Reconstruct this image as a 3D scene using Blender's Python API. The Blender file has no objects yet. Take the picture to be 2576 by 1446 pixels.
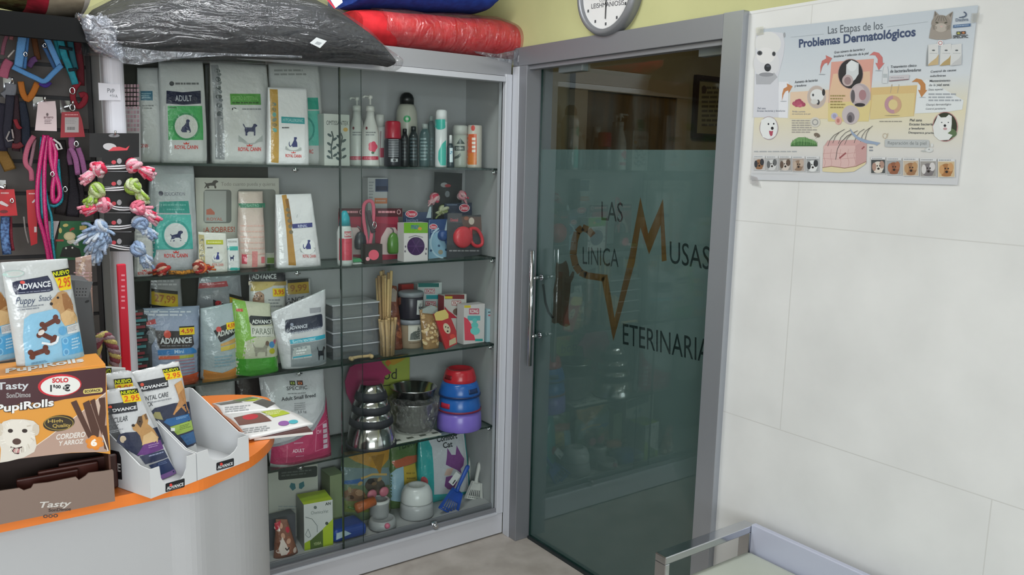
import bpy, math, random
from mathutils import Vector as Vec, noise
from mathutils.geometry import tessellate_polygon

S = bpy.context.scene
COL = S.collection
PI = math.pi
rnd = random.Random(7)

# ------------------------------------------------------------------ camera
IW, IH = 2576.0, 1446.0
FPX, YAW, PITCH, ROLL, CH = 2051.2, 0.62591, 0.153957, -0.0231216, 1.65
_cy, _sy, _cp, _sp = math.cos(YAW), math.sin(YAW), math.cos(PITCH), math.sin(PITCH)
FW = Vec((_sy * _cp, _cy * _cp, -_sp))
_rt = Vec((_cy, -_sy, 0.0))
_dn = FW.cross(_rt)
RT = _rt * math.cos(ROLL) + _dn * math.sin(ROLL)
DN = -_rt * math.sin(ROLL) + _dn * math.cos(ROLL)
CAM = Vec((0, 0, CH))
cam_data = bpy.data.cameras.new('camera')
cam = bpy.data.objects.new('camera', cam_data)
COL.objects.link(cam)
from mathutils import Matrix
_m = Matrix((RT, -DN, -FW)).transposed().to_4x4()
_m.translation = CAM
cam.matrix_world = _m
cam_data.sensor_width = 36.0
cam_data.lens = FPX / IW * 36.0
cam_data.clip_start = 0.05
S.camera = cam

# ------------------------------------------------------------------ world, lights, exposure
S.view_settings.view_transform = 'Standard'
S.view_settings.look = 'None'
S.view_settings.gamma = 1.0
S.view_settings.use_curve_mapping = False
S.view_settings.exposure = 0.06
wd = bpy.data.worlds.new('world')
S.world = wd
wd.use_nodes = True
wd.node_tree.nodes['Background'].inputs[0].default_value = (0.75, 0.85, 1.0, 1)
wd.node_tree.nodes['Background'].inputs[1].default_value = 0.25


def area(name, loc, sx, sy, power, col, rot=(0, 0, 0)):
    l = bpy.data.lights.new(name, 'AREA')
    l.shape = 'RECTANGLE'
    l.size, l.size_y, l.energy, l.color = sx, sy, power, col
    o = bpy.data.objects.new(name, l)
    o.location, o.rotation_euler = loc, rot
    COL.objects.link(o)
    return o


CEIL = 2.75
area('ceiling_lamp', (0.75, 2.15, CEIL - 0.04), 1.2, 0.30, 25, (0.97, 0.99, 1.0))
area('ceiling_lamp', (-0.9, 0.5, CEIL - 0.04), 0.3, 1.2, 14, (0.97, 0.99, 1.0))
area('ceiling_lamp', (0.9, -0.6, CEIL - 0.04), 1.2, 0.3, 14, (0.97, 0.99, 1.0))
area('hall_fill', (3.2, 2.2, CEIL - 0.04), 0.6, 0.6, 6.5, (1.0, 0.84, 0.60))  # added weak fill for the hall, no lamp known there
# shop window behind the camera: daylight
area('shop_window_light', (-1.0, -2.55, 1.5), 2.6, 1.7, 120, (0.90, 0.95, 1.0), (PI / 2, 0, 0))


# ------------------------------------------------------------------ pixel rays and helpers


def ray(p):
    return RT * ((p[0] - IW / 2) / FPX) + DN * ((p[1] - IH / 2) / FPX) + FW


def AY(p, y):
    d = ray(p)
    return CAM + d * (y / d.y)


def AX(p, x):
    d = ray(p)
    return CAM + d * (x / d.x)


def AZ(p, z):
    d = ray(p)
    return CAM + d * ((z - CH) / d.z)


def lin(c):
    c /= 255.0
    return c / 12.92 if c <= 0.04045 else ((c + 0.055) / 1.055) ** 2.4


def rgb(h):
    h = h.lstrip('#')
    if len(h) == 3:
        h = ''.join(c * 2 for c in h)
    return tuple(lin(int(h[i:i + 2], 16)) for i in (0, 2, 4)) + (1.0,)


MATS = {}


def mat(h, rough=0.5, metal=0.0, spec=0.4, bump=None, coat=0.0, alpha=1.0):
    key = (h, rough, metal, spec, bump, coat, alpha)
    if key in MATS:
        return MATS[key]
    m = bpy.data.materials.new('paint_' + h.strip('#'))
    m.use_nodes = True
    nt = m.node_tree
    b = nt.nodes['Principled BSDF']
    b.inputs['Base Color'].default_value = rgb(h)
    b.inputs['Roughness'].default_value = rough
    b.inputs['Metallic'].default_value = metal
    b.inputs['Specular IOR Level'].default_value = spec
    b.inputs['Coat Weight'].default_value = coat
    b.inputs['Coat Roughness'].default_value = 0.08
    b.inputs['Alpha'].default_value = alpha
    if bump:
        tc = nt.nodes.new('ShaderNodeTexCoord')
        n = nt.nodes.new('ShaderNodeTexNoise')
        n.inputs['Scale'].default_value = bump[0]
        n.inputs['Detail'].default_value = 3
        bp = nt.nodes.new('ShaderNodeBump')
        bp.inputs['Strength'].default_value = bump[1]
        bp.inputs['Distance'].default_value = 0.01
        nt.links.new(tc.outputs['Object'], n.inputs['Vector'])
        nt.links.new(n.outputs['Fac'], bp.inputs['Height'])
        nt.links.new(bp.outputs['Normal'], b.inputs['Normal'])
    MATS[key] = m
    return m


def foil(h):   # glossy printed plastic film with soft creases
    return mat(h, 0.2, 0.0, 0.6, (30.0, 0.5))


def noisy(name, c1, c2, scale, rough, stretch=(1, 1, 1), metal=0.0, detail=4.0, bump=0.0, spec=0.4, lo=0.35, hi=0.65):
    if name in MATS:
        return MATS[name]
    m = bpy.data.materials.new(name)
    m.use_nodes = True
    nt = m.node_tree
    b = nt.nodes['Principled BSDF']
    tc = nt.nodes.new('ShaderNodeTexCoord')
    mp = nt.nodes.new('ShaderNodeMapping')
    mp.inputs['Scale'].default_value = stretch
    n = nt.nodes.new('ShaderNodeTexNoise')
    n.inputs['Scale'].default_value = scale
    n.inputs['Detail'].default_value = detail
    r = nt.nodes.new('ShaderNodeValToRGB')
    r.color_ramp.elements[0].position, r.color_ramp.elements[1].position = lo, hi
    r.color_ramp.elements[0].color, r.color_ramp.elements[1].color = rgb(c1), rgb(c2)
    nt.links.new(tc.outputs['Object'], mp.inputs['Vector'])
    nt.links.new(mp.outputs['Vector'], n.inputs['Vector'])
    nt.links.new(n.outputs['Fac'], r.inputs['Fac'])
    nt.links.new(r.outputs['Color'], b.inputs['Base Color'])
    b.inputs['Roughness'].default_value = rough
    b.inputs['Metallic'].default_value = metal
    b.inputs['Specular IOR Level'].default_value = spec
    if bump:
        bp = nt.nodes.new('ShaderNodeBump')
        bp.inputs['Strength'].default_value = bump
        bp.inputs['Distance'].default_value = 0.01
        nt.links.new(n.outputs['Fac'], bp.inputs['Height'])
        nt.links.new(bp.outputs['Normal'], b.inputs['Normal'])
    MATS[name] = m
    return m


def clear(name, tint, refl=0.08, rough=0.02, haze=0.0, hazecol='#ffffff', bump=None, fk=0.35, stretch=None):
    """thin clear sheet: transparent + fresnel gloss (+ a little milky haze)"""
    if name in MATS:
        return MATS[name]
    m = bpy.data.materials.new(name)
    m.use_nodes = True
    nt = m.node_tree
    nt.nodes.remove(nt.nodes['Principled BSDF'])
    out = nt.nodes['Material Output']
    t = nt.nodes.new('ShaderNodeBsdfTransparent')
    t.inputs['Color'].default_value = rgb(tint)
    g = nt.nodes.new('ShaderNodeBsdfGlossy')
    g.inputs['Roughness'].default_value = rough
    d = nt.nodes.new('ShaderNodeBsdfDiffuse')
    d.inputs['Color'].default_value = rgb(hazecol)
    m1 = nt.nodes.new('ShaderNodeMixShader')
    m1.inputs[0].default_value = haze
    m2 = nt.nodes.new('ShaderNodeMixShader')
    lw = nt.nodes.new('ShaderNodeLayerWeight')
    lw.inputs['Blend'].default_value = 0.28
    mu = nt.nodes.new('ShaderNodeMath')
    mu.operation = 'MULTIPLY_ADD'
    mu.inputs[1].default_value = fk
    mu.inputs[2].default_value = refl * 0.4
    nt.links.new(lw.outputs['Fresnel'], mu.inputs[0])
    nt.links.new(mu.outputs[0], m2.inputs[0])
    nt.links.new(t.outputs[0], m1.inputs[1])
    nt.links.new(d.outputs[0], m1.inputs[2])
    nt.links.new(m1.outputs[0], m2.inputs[1])
    nt.links.new(g.outputs[0], m2.inputs[2])
    nt.links.new(m2.outputs[0], out.inputs['Surface'])
    if bump:
        tc = nt.nodes.new('ShaderNodeTexCoord')
        n = nt.nodes.new('ShaderNodeTexNoise')
        n.inputs['Scale'].default_value = bump[0]
        n.inputs['Detail'].default_value = 5
        n.inputs['Distortion'].default_value = 1.2
        bp = nt.nodes.new('ShaderNodeBump')
        bp.inputs['Strength'].default_value = bump[1]
        bp.inputs['Distance'].default_value = 0.035
        mp = nt.nodes.new('ShaderNodeMapping')
        mp.inputs['Scale'].default_value = stretch or (1, 1, 1)
        nt.links.new(tc.outputs['Object'], mp.inputs['Vector'])
        nt.links.new(mp.outputs[0], n.inputs['Vector'])
        nt.links.new(n.outputs['Fac'], bp.inputs['Height'])
        for x in (g, d):
            nt.links.new(bp.outputs['Normal'], x.inputs['Normal'])
    MATS[name] = m
    return m


# ------------------------------------------------------------------ objects
def tag(o, label=None, cat=None, group=None, kind=None):
    for k, v in (('label', label), ('category', cat), ('group', group), ('kind', kind)):
        if v:
            o[k] = v
    return o


def thing(name, label, cat, loc, group=None):
    o = bpy.data.objects.new(name, None)
    o.empty_display_size = 0.03
    o.location = loc
    COL.objects.link(o)
    return tag(o, label, cat, group)


def wloc(o):
    v = Vec((0, 0, 0))
    while o:
        v += Vec(o.location)
        o = o.parent
    return v


class MB:
    def __init__(s):
        s.v, s.f, s.m, s.sm, s.slots = [], [], [], [], []

    def mi(s, m):
        if m not in s.slots:
            s.slots.append(m)
        return s.slots.index(m)

    def face(s, idx, m, smooth=False):
        s.f.append(tuple(idx)); s.m.append(s.mi(m)); s.sm.append(smooth)

    def poly(s, pts, m, smooth=False):
        b = len(s.v)
        s.v += [Vec(p) for p in pts]
        s.face(range(b, b + len(pts)), m, smooth)

    def hexa(s, c, m, mats=None):
        """c: 8 corners, bottom ring then top ring; faces: bottom, top, front(0-1), right(1-2), back(2-3), left(3-0)"""
        b = len(s.v)
        s.v += [Vec(p) for p in c]
        for k, q in enumerate(((3, 2, 1, 0), (4, 5, 6, 7), (0, 1, 5, 4), (1, 2, 6, 5), (2, 3, 7, 6), (3, 0, 4, 7))):
            s.face([b + i for i in q], (mats or {}).get(k, m))

    def box(s, x0, x1, y0, y1, z0, z1, m, mats=None):
        s.hexa([(x0, y0, z0), (x1, y0, z0), (x1, y1, z0), (x0, y1, z0), (x0, y0, z1), (x1, y0, z1), (x1, y1, z1), (x0, y1, z1)], m, mats)

    def rings(s, rs, m, cap=True, close=True, smooth=True, mfun=None):
        b = len(s.v)
        n = len(rs[0])
        for r in rs:
            s.v += [Vec(p) for p in r]
        for i in range(len(rs) - 1):
            for j in range(n if close else n - 1):
                k = (j + 1) % n
                s.face((b + i * n + j, b + i * n + k, b + (i + 1) * n + k, b + (i + 1) * n + j), mfun(i, j) if mfun else m, smooth)
        if cap:
            s.face([b + j for j in reversed(range(n))], mfun(0, 0) if mfun else m)
            s.face([b + (len(rs) - 1) * n + j for j in range(n)], mfun(len(rs) - 2, 0) if mfun else m)

    def tube(s, pts, r, m, n=8, flat=None, up=None, closed=False, mfun=None):
        """tube along points; r number or per-point list; flat=(ra,rb) for a ribbon section"""
        pts = [Vec(p) for p in pts]
        N = len(pts)
        rs = []
        prev = None
        for i, p in enumerate(pts):
            if closed:
                t = pts[(i + 1) % N] - pts[i - 1]
            else:
                t = pts[min(i + 1, N - 1)] - pts[max(i - 1, 0)]
            t.normalize()
            if up is not None:
                a = Vec(up)
            elif prev is None:
                a = Vec((0, 0, 1)) if abs(t.z) < 0.9 else Vec((1, 0, 0))
            else:
                a = prev
            a = (a - t * a.dot(t)).normalized()
            prev = a
            c = t.cross(a)
            ri = r[i] if isinstance(r, (list, tuple)) else r
            ra, rb = flat if flat else (ri, ri)
            rs.append([p + a * (ra * math.cos(2 * PI * j / n)) + c * (rb * math.sin(2 * PI * j / n)) for j in range(n)])
        if closed:
            rs.append(rs[0])
        s.rings(rs, m, cap=not closed, mfun=mfun)

    def lathe(s, prof, at, m, n=32, mfun=None, sx=1.0, sy=1.0):
        rs = [[(at[0] + r * sx * math.cos(2 * PI * j / n), at[1] + r * sy * math.sin(2 * PI * j / n), at[2] + z) for j in range(n)] for r, z in prof]
        s.rings(rs, m, cap=True, mfun=mfun)

    def ball(s, c, r, m, n=14, sc=(1, 1, 1)):
        rs = []
        for i in range(1, n):
            a = PI * i / n
            rs.append([(c[0] + sc[0] * r * math.sin(a) * math.cos(2 * PI * j / (2 * n)), c[1] + sc[1] * r * math.sin(a) * math.sin(2 * PI * j / (2 * n)), c[2] - sc[2] * r * math.cos(a)) for j in range(2 * n)])
        s.rings(rs, m)

    def prism(s, pts, d, m, side=None):
        """extrude a planar polygon by vector d"""
        d = Vec(d)
        pts = [Vec(p) for p in pts]
        tri = tessellate_polygon([pts])
        b = len(s.v)
        n = len(pts)
        s.v += pts + [p + d for p in pts]
        for t in tri:
            s.face([b + i for i in t], m)
            s.face([b + n + i for i in reversed(t)], m)
        for i in range(n):
            k = (i + 1) % n
            s.face((b + i, b + k, b + n + k, b + n + i), side or m)

    def build(s, name, parent=None, bevel=0, seg=2, kind=None, label=None, cat=None, group=None, solid=0, origin=None):
        me = bpy.data.meshes.new(name)
        if parent is not None:
            o0 = wloc(parent)
        elif origin is not None:
            o0 = Vec(origin)
        else:
            xs, ys, zs = [p.x for p in s.v], [p.y for p in s.v], [p.z for p in s.v]
            o0 = Vec(((min(xs) + max(xs)) / 2, (min(ys) + max(ys)) / 2, min(zs)))
        me.from_pydata([p - o0 for p in s.v], [], s.f)
        for m in s.slots:
            me.materials.append(m)
        me.polygons.foreach_set('material_index', s.m)
        me.polygons.foreach_set('use_smooth', s.sm)
        me.update()
        o = bpy.data.objects.new(name, me)
        COL.objects.link(o)
        if parent is not None:
            o.parent = parent
        else:
            o.location = o0
        if bevel:
            md = o.modifiers.new('bevel', 'BEVEL')
            md.width, md.segments, md.limit_method = bevel, seg, 'ANGLE'
            md.angle_limit = 0.7
            md.use_clamp_overlap = True
        if solid:
            md = o.modifiers.new('solid', 'SOLIDIFY')
            md.thickness = solid
        return tag(o, label, cat, group, kind)


# ------------------------------------------------------------------ printed surfaces
TXT = {}


def text_tris(t, bold=0.0, shear=0.0):
    k = (t, bold, shear)
    if k in TXT:
        return TXT[k]
    c = bpy.data.curves.new('t', 'FONT')
    c.body, c.offset, c.shear, c.resolution_u = t, bold, shear, 3
    o = bpy.data.objects.new('t', c)
    me = bpy.data.meshes.new_from_object(o)
    v = [(p.co.x, p.co.y) for p in me.vertices]
    f = [tuple(p.vertices) for p in me.polygons]
    bpy.data.objects.remove(o)
    bpy.data.curves.remove(c)
    bpy.data.meshes.remove(me)
    if not v:
        v, f = [(0, 0), (1, 1)], []
    x0, x1 = min(p[0] for p in v), max(p[0] for p in v)
    y0, y1 = min(p[1] for p in v), max(p[1] for p in v)
    v = [((p[0] - x0) / max(x1 - x0, 1e-6), (p[1] - y0) / max(y1 - y0, 1e-6)) for p in v]
    TXT[k] = (v, f)
    return TXT[k]


class Surf:
    """a plane (optionally displaced) that prints can be laid on; pixel points are cast onto it"""

    def __init__(s, O, rot=0.0, lean=0.0, U=None, V=None):
        s.O = Vec(O)
        if U is None:
            s.U = Vec((math.cos(rot), math.sin(rot), 0))
            n0 = Vec((math.sin(rot), -math.cos(rot), 0))
            s.V = Vec((0, 0, 1)) * math.cos(lean) - n0 * math.sin(lean)
        else:
            s.U, s.V = Vec(U).normalized(), Vec(V).normalized()
        s.N = s.U.cross(s.V).normalized()
        s.disp = None
        s.ml = None

    def P(s, p):
        d = ray(p)
        q = CAM + d * ((s.O - CAM).dot(s.N) / d.dot(s.N)) - s.O
        return (q.dot(s.U), q.dot(s.V))

    def W(s, a, b, d=0.0):
        if s.disp:
            d += s.disp(a, b)
        return s.O + s.U * a + s.V * b + s.N * d


def split(tris, ml):
    out = []
    st = list(tris)
    while st:
        t = st.pop()
        L = [math.hypot(t[i][0] - t[(i + 1) % 3][0], t[i][1] - t[(i + 1) % 3][1]) for i in range(3)]
        i = L.index(max(L))
        if L[i] <= ml:
            out.append(t)
            continue
        a, b, c = t[i], t[(i + 1) % 3], t[(i + 2) % 3]
        m = ((a[0] + b[0]) / 2, (a[1] + b[1]) / 2)
        st += [(a, m, c), (m, b, c)]
    return out


class Print:
    """printed marks on a Surf, added to a mesh builder; coordinates are pixels of the photograph (or plane metres with pl=True)"""

    def __init__(s, mb, sf, fin=foil, eps=0.0006, step=None):
        s.mb, s.sf, s.fin, s.e, s.st = mb, sf, fin, eps, (step if step is not None else 0.00006 if sf.ml else 0.000012)

    def put(s, tris, col):
        m = s.fin(col) if isinstance(col, str) else col
        if s.sf.ml:
            tris = split(tris, s.sf.ml)
        b = len(s.mb.v)
        seen = {}
        for t in tris:
            ar = (t[1][0] - t[0][0]) * (t[2][1] - t[0][1]) - (t[1][1] - t[0][1]) * (t[2][0] - t[0][0])
            if abs(ar) < 1e-12:
                continue
            if ar < 0:
                t = (t[0], t[2], t[1])
            ix = []
            for p in t:
                k = (round(p[0], 6), round(p[1], 6))
                if k not in seen:
                    seen[k] = len(s.mb.v)
                    s.mb.v.append(s.sf.W(p[0], p[1], s.e))
                ix.append(seen[k])
            if len(set(ix)) == 3:
                s.mb.face(ix, m, True)
        s.e += s.st

    def pl(s, pts, col):
        if len(pts) == 4:
            tr = [(pts[0], pts[1], pts[2]), (pts[0], pts[2], pts[3])]
        else:
            tr = [tuple(pts[i] for i in t) for t in tessellate_polygon([[Vec((p[0], p[1], 0)) for p in pts]])]
        s.put(tr, col)

    def poly(s, pts, col):
        s.pl([s.sf.P(p) for p in pts], col)

    def polys(s, lst, col):
        for p in lst:
            s.poly(p, col)

    def rect(s, x0, y0, x1, y1, col, k=0.0):
        w = x1 - x0
        s.poly([(x0, y1), (x1, y1 + k * w), (x1, y0 + k * w), (x0, y0)], col)

    def rrect(s, x0, y0, x1, y1, r, col, k=0.0):
        pts = []
        for cx, cy, a in ((x1 - r, y1 - r, 0), (x0 + r, y1 - r, 90), (x0 + r, y0 + r, 180), (x1 - r, y0 + r, 270)):
            for i in range(5):
                t = math.radians(a + 22.5 * i)
                x = cx + r * math.cos(t)
                pts.append((x, cy + r * math.sin(t) + k * (x - x0)))
        s.poly(pts, col)

    def ell(s, cx, cy, rx, ry, col, n=26, rot=0.0, a0=0.0, a1=360.0):
        pts = []
        for i in range(n + (0 if a1 - a0 >= 360 else 1)):
            t = math.radians(a0 + (a1 - a0) * i / n)
            x, y = rx * math.cos(t), ry * math.sin(t)
            pts.append((cx + x * math.cos(rot) - y * math.sin(rot), cy + x * math.sin(rot) + y * math.cos(rot)))
        s.poly(pts, col)

    def ring(s, cx, cy, rx, ry, w, col, a0=0.0, a1=360.0, n=30):
        tr = []
        for i in range(n):
            q = []
            for t, k in ((i, 0), (i + 1, 0), (i + 1, w), (i, w)):
                a = math.radians(a0 + (a1 - a0) * t / n)
                q.append(s.sf.P((cx + (rx - k) * math.cos(a), cy + (ry - k) * math.sin(a))))
            tr += [(q[0], q[1], q[2]), (q[0], q[2], q[3])]
        s.put(tr, col)

    def line(s, pts, w, col):
        tr = []
        for a, b in zip(pts[:-1], pts[1:]):
            d = math.hypot(b[0] - a[0], b[1] - a[1]) or 1
            nx, ny = -(b[1] - a[1]) / d * w / 2, (b[0] - a[0]) / d * w / 2
            q = [s.sf.P(p) for p in ((a[0] + nx, a[1] + ny), (b[0] + nx, b[1] + ny), (b[0] - nx, b[1] - ny), (a[0] - nx, a[1] - ny))]
            tr += [(q[0], q[1], q[2]), (q[0], q[2], q[3])]
        s.put(tr, col)

    def text(s, t, x0, y0, x1, y1, col, k=0.0, bold=0.0, shear=0.0, v=(0, -1)):
        """text box: x0,y0 top left .. x1,y1 bottom right at k=0; k = slope of the baseline (dy/dx)"""
        w = x1 - x0
        A = s.sf.P((x0, y1)); B = s.sf.P((x1, y1 + k * w)); C = s.sf.P((x0, y0))
        vv, ff = text_tris(t, bold, shear)
        f = [(A[0] + p[0] * (B[0] - A[0]) + p[1] * (C[0] - A[0]), A[1] + p[0] * (B[1] - A[1]) + p[1] * (C[1] - A[1])) for p in vv]
        tr = []
        for q in ff:
            for i in range(1, len(q) - 1):
                tr.append((f[q[0]], f[q[i]], f[q[i + 1]]))
        s.put(tr, col)

    def fine(s, x0, y0, x1, y1, n, col, k=0.0, seed=1):
        """small illegible print: broken bars"""
        r = random.Random(seed)
        h = (y1 - y0) / n
        tr = []
        for i in range(n):
            x = x0
            e = x1 - r.random() * 0.3 * (x1 - x0) * (n > 1)
            while x < e:
                w = min(e - x, (0.08 + 0.14 * r.random()) * (x1 - x0))
                y = y0 + i * h + h * 0.25
                q = [s.sf.P(p) for p in ((x, y + h * .5 + k * (x - x0)), (x + w, y + h * .5 + k * (x + w - x0)), (x + w, y + k * (x + w - x0)), (x, y + k * (x - x0)))]
                tr += [(q[0], q[1], q[2]), (q[0], q[2], q[3])]
                x += w + 0.025 * (x1 - x0)
        s.put(tr, col)

    def shape(s, kind, x0, y0, x1, y1, col, k=0.0):
        for pl in SHAPES[kind]:
            s.poly([(x0 + p[0] * (x1 - x0), y0 + p[1] * (y1 - y0) + k * p[0] * (x1 - x0)) for p in pl], col)


SHAPES = {
    'dog_stand': [[(0, .02), (.05, 0), (.17, .3), (.6, .32), (.7, .16), (.74, .02), (.86, 0), (1, .14), (.98, .22), (.88, .27), (.84, .42), (.85, .62), (.83, 1), (.73, 1), (.73, .68), (.38, .66), (.28, .76), (.27, 1), (.15, 1), (.15, .72), (.1, .55), (.12, .35), (.02, .14)]],
    'dog_walk': [[(0, .3), (.05, .26), (.16, .38), (.55, .3), (.66, .05), (.84, 0), (1, .12), (.98, .26), (.84, .34), (.8, .58), (.86, .8), (.84, 1), (.74, .98), (.7, .68), (.42, .66), (.3, .74), (.36, .92), (.3, 1), (.2, .96), (.18, .74), (.08, .9), (.04, 1), (0, .92), (.1, .6), (.1, .46)]],
    'dog_sit': [[(.62, 0), (.86, .02), (.92, .14), (.82, .24), (.84, .5), (.98, .9), (.96, 1), (.78, 1), (.7, .78), (.62, .98), (.4, 1), (.1, .98), (0, .86), (.14, .6), (.4, .42), (.55, .24), (.54, .1)]],
    'cat_sit': [[(.62, .06), (.68, 0), (.74, .06), (.86, 0), (.96, .1), (.94, .2), (.84, .3), (.98, .6), (1, .98), (.44, 1), (.38, .86), (.2, .98), (.06, .92), (0, .7), (.05, .5), (.14, .46), (.1, .62), (.14, .84), (.28, .86), (.44, .6), (.62, .3)]],
    'bone': [[(.12, .32), (.1, .12), (.22, 0), (.34, .12), (.36, .28), (.66, .28), (.7, .1), (.82, .02), (.92, .14), (.9, .3), (1, .44), (.94, .64), (.8, .62), (.68, .7), (.34, .72), (.26, .92), (.12, 1), (.02, .84), (.1, .66), (0, .5)]],
    'arrow_up': [[(0, 1), (.02, .6), (.15, .3), (.5, .18), (.46, 0), (1, .16), (.62, .56), (.6, .4), (.35, .45), (.15, .65)]],
    'arrow_down': [[(0, .2), (.3, 0), (.62, .06), (.86, .3), (.88, .62), (1, .6), (.62, 1), (.4, .6), (.54, .62), (.56, .4), (.4, .2), (.2, .18)]],
}
SKIN = None

# ------------------------------------------------------------------ shaped goods
def invq(c, a, b):
    u, v = 0.5, 0.5
    for _ in range(6):
        x = [(1 - u) * (1 - v) * c[0][i] + u * (1 - v) * c[1][i] + u * v * c[2][i] + (1 - u) * v * c[3][i] for i in (0, 1)]
        du = [(1 - v) * (c[1][i] - c[0][i]) + v * (c[2][i] - c[3][i]) for i in (0, 1)]
        dv = [(1 - u) * (c[3][i] - c[0][i]) + u * (c[2][i] - c[1][i]) for i in (0, 1)]
        d = du[0] * dv[1] - du[1] * dv[0]
        if abs(d) < 1e-12:
            break
        e0, e1 = a - x[0], b - x[1]
        u += (e0 * dv[1] - e1 * dv[0]) / d
        v += (du[0] * e1 - du[1] * e0) / d
    return min(max(u, 0.0), 1.0), min(max(v, 0.0), 1.0)


def clampf(x):
    return min(max(x, 0.0), 1.0)


def bag(name, label, cat, q, y, depth, base, zb=None, rot=0.0, lean=0.0, block=False, prints=None, group=None, parts=(), wr=0.0035, bands=None, nu=24, nv=32, fin=foil, top=0.7, body='pouch', tnotch=0.0):
    O = AY(q[0], y)
    if zb is not None:
        O.z = zb
    sf = Surf(O, rot, lean)
    c = [sf.P(p) for p in q]
    if zb is not None:
        c[0], c[1] = (c[0][0], 0.0), (c[1][0], 0.0)
    D = depth
    sd = sum(ord(ch) for ch in label) * 0.37

    def ts(u, v):
        t = D / 2 * clampf((1.0 - v) / top) ** 0.6
        if v < 0.07:
            t *= 0.86 + 2.0 * v
        w = abs(2 * u - 1)
        s = max((1 - w ** 9) ** 0.5, 0.72) if block else max((1 - w ** 2.6) ** 0.5, 0.06)
        return max(t * s, 0.0012)

    def disp(a, b):
        u, v = invq(c, a, b)
        n = noise.noise((a * 14, b * 14, sd)) + 0.35 * noise.noise((a * 28, b * 28, sd + 9))
        f = wr * n * (0.4 + 0.6 * v)
        return -D / 2 + ts(u, v) + f

    G = [[disp(*[(1 - j / nu) * (1 - i / nv) * c[0][k] + j / nu * (1 - i / nv) * c[1][k] + j / nu * i / nv * c[2][k] + (1 - j / nu) * i / nv * c[3][k] for k in (0, 1)]) for j in range(nu + 1)] for i in range(nv + 1)]

    def gdisp(a, b):
        u, v = invq(c, a, b)
        x, y = u * nu, v * nv
        j, i = min(int(x), nu - 1), min(int(y), nv - 1)
        x, y = x - j, y - i
        return (G[i][j] * (1 - x) + G[i][j + 1] * x) * (1 - y) + (G[i + 1][j] * (1 - x) + G[i + 1][j + 1] * x) * y

    sf.disp, sf.ml = gdisp, 0.011
    mb = MB()
    rs = []
    for i in range(nv + 1):
        v = i / nv
        fr, bk = [], []
        for j in range(nu + 1):
            u = j / nu
            a, b = [(1 - u) * (1 - v) * c[0][k] + u * (1 - v) * c[1][k] + u * v * c[2][k] + (1 - u) * v * c[3][k] for k in (0, 1)]
            if i == nv and tnotch:
                b -= tnotch * (0.5 + 0.5 * noise.noise((u * 9, sd, 0)))
            fr.append(sf.W(a, b))
            bk.append(sf.O + sf.U * a + sf.V * b + sf.N * (-D / 2 - ts(u, v)))
        rs.append(fr + bk[::-1])
    bm = fin(base)
    if bands:
        bl = [(vv, fin(h)) for vv, h in bands]

        def mf(i, j):
            for vv, m in bl:
                if (i + 0.5) / nv < vv:
                    return m
            return bm
    else:
        mf = None
    mb.rings(rs, bm, mfun=mf)
    if prints:
        prints(Print(mb, sf))
    base_pt = sf.W((c[0][0] + c[1][0]) / 2, 0) - sf.N * (D / 2)
    if not parts:
        o = mb.build(name, label=label, cat=cat, group=group, origin=base_pt)
        return o
    t = thing(name, label, cat, base_pt, group)
    mb.build(body, t)
    for i, (pn, fn) in enumerate(parts):
        m2 = MB()
        fn(Print(m2, sf, lambda h: mat(h, 0.35), eps=0.0022, step=0.0002))
        m2.build(pn, t)
    return t


def sticker(x0, y0, x1, y1, price, k=0.0, head=None, ytop=0.3, yellow='#e8c81e', red='#c8412a', hc='#1b1c18'):
    """yellow shelf sticker with a dark header"""
    def fn(P):
        hy = y0 + (y1 - y0) * ytop if head is not None else y0
        P.rect(x0, y0, x1, y1, yellow, k)
        if head is not None:
            P.rect(x0, y0, x1, hy, hc, k)
            if head:
                P.text(head, x0 + 2, y0 + 2, x1 - 2, hy - 2, '#c9cf1c', k, bold=0.03)
        P.text(price, x0 + (x1 - x0) * .1, hy + (y1 - hy) * .16, x1 - (x1 - x0) * .1, y1 - (y1 - hy) * .16, red, k, bold=0.02)
    return ('price_sticker', fn)


def carton(name, label, cat, q, y, depth, col, zb=None, rot=0.0, lean=0.0, prints=None, side=None, top=None, parts=(), group=None, fin=None, bevel=0.0012, sideprints=None, ret=False):
    """closed box; q = (bl, br, top) pixels of its front face"""
    fin = fin or (lambda h: mat(h, 0.42))
    O = AY(q[0], y)
    if zb is not None:
        O.z = zb
    sf = Surf(O, rot, lean)
    a0, a1 = sf.P(q[0])[0], sf.P(q[1])[0]
    b0 = 0.0 if zb is not None else sf.P(q[0])[1]
    b1 = sf.P(q[2])[1]
    mb = MB()
    f = [sf.W(a0, b0), sf.W(a1, b0), sf.W(a1, b1), sf.W(a0, b1)]
    n = sf.N * (-depth)
    mm = {}
    if side:
        mm[3] = mm[5] = fin(side)
    if top:
        mm[1] = fin(top)
    mb.hexa([f[0], f[1], f[1] + n, f[0] + n, f[3], f[2], f[2] + n, f[3] + n], fin(col), mm)
    if prints:
        prints(Print(mb, sf, fin))
    if sideprints:
        ls = Surf(f[0], U=-n, V=sf.V)
        ls = Surf(f[0] + n, U=-n, V=sf.V)
        sideprints(Print(mb, ls, fin))
    bp = (f[0] + f[1] + n) / 2
    if not parts:
        o = mb.build(name, label=label, cat=cat, group=group, origin=bp)
        return (o, sf) if ret else o
    t = thing(name, label, cat, bp, group)
    mb.build('box_body', t)
    for pn, fn in parts:
        m2 = MB()
        fn(Print(m2, sf, lambda h: mat(h, 0.35), eps=0.0016))
        m2.build(pn, t)
    return (t, sf) if ret else t


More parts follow.
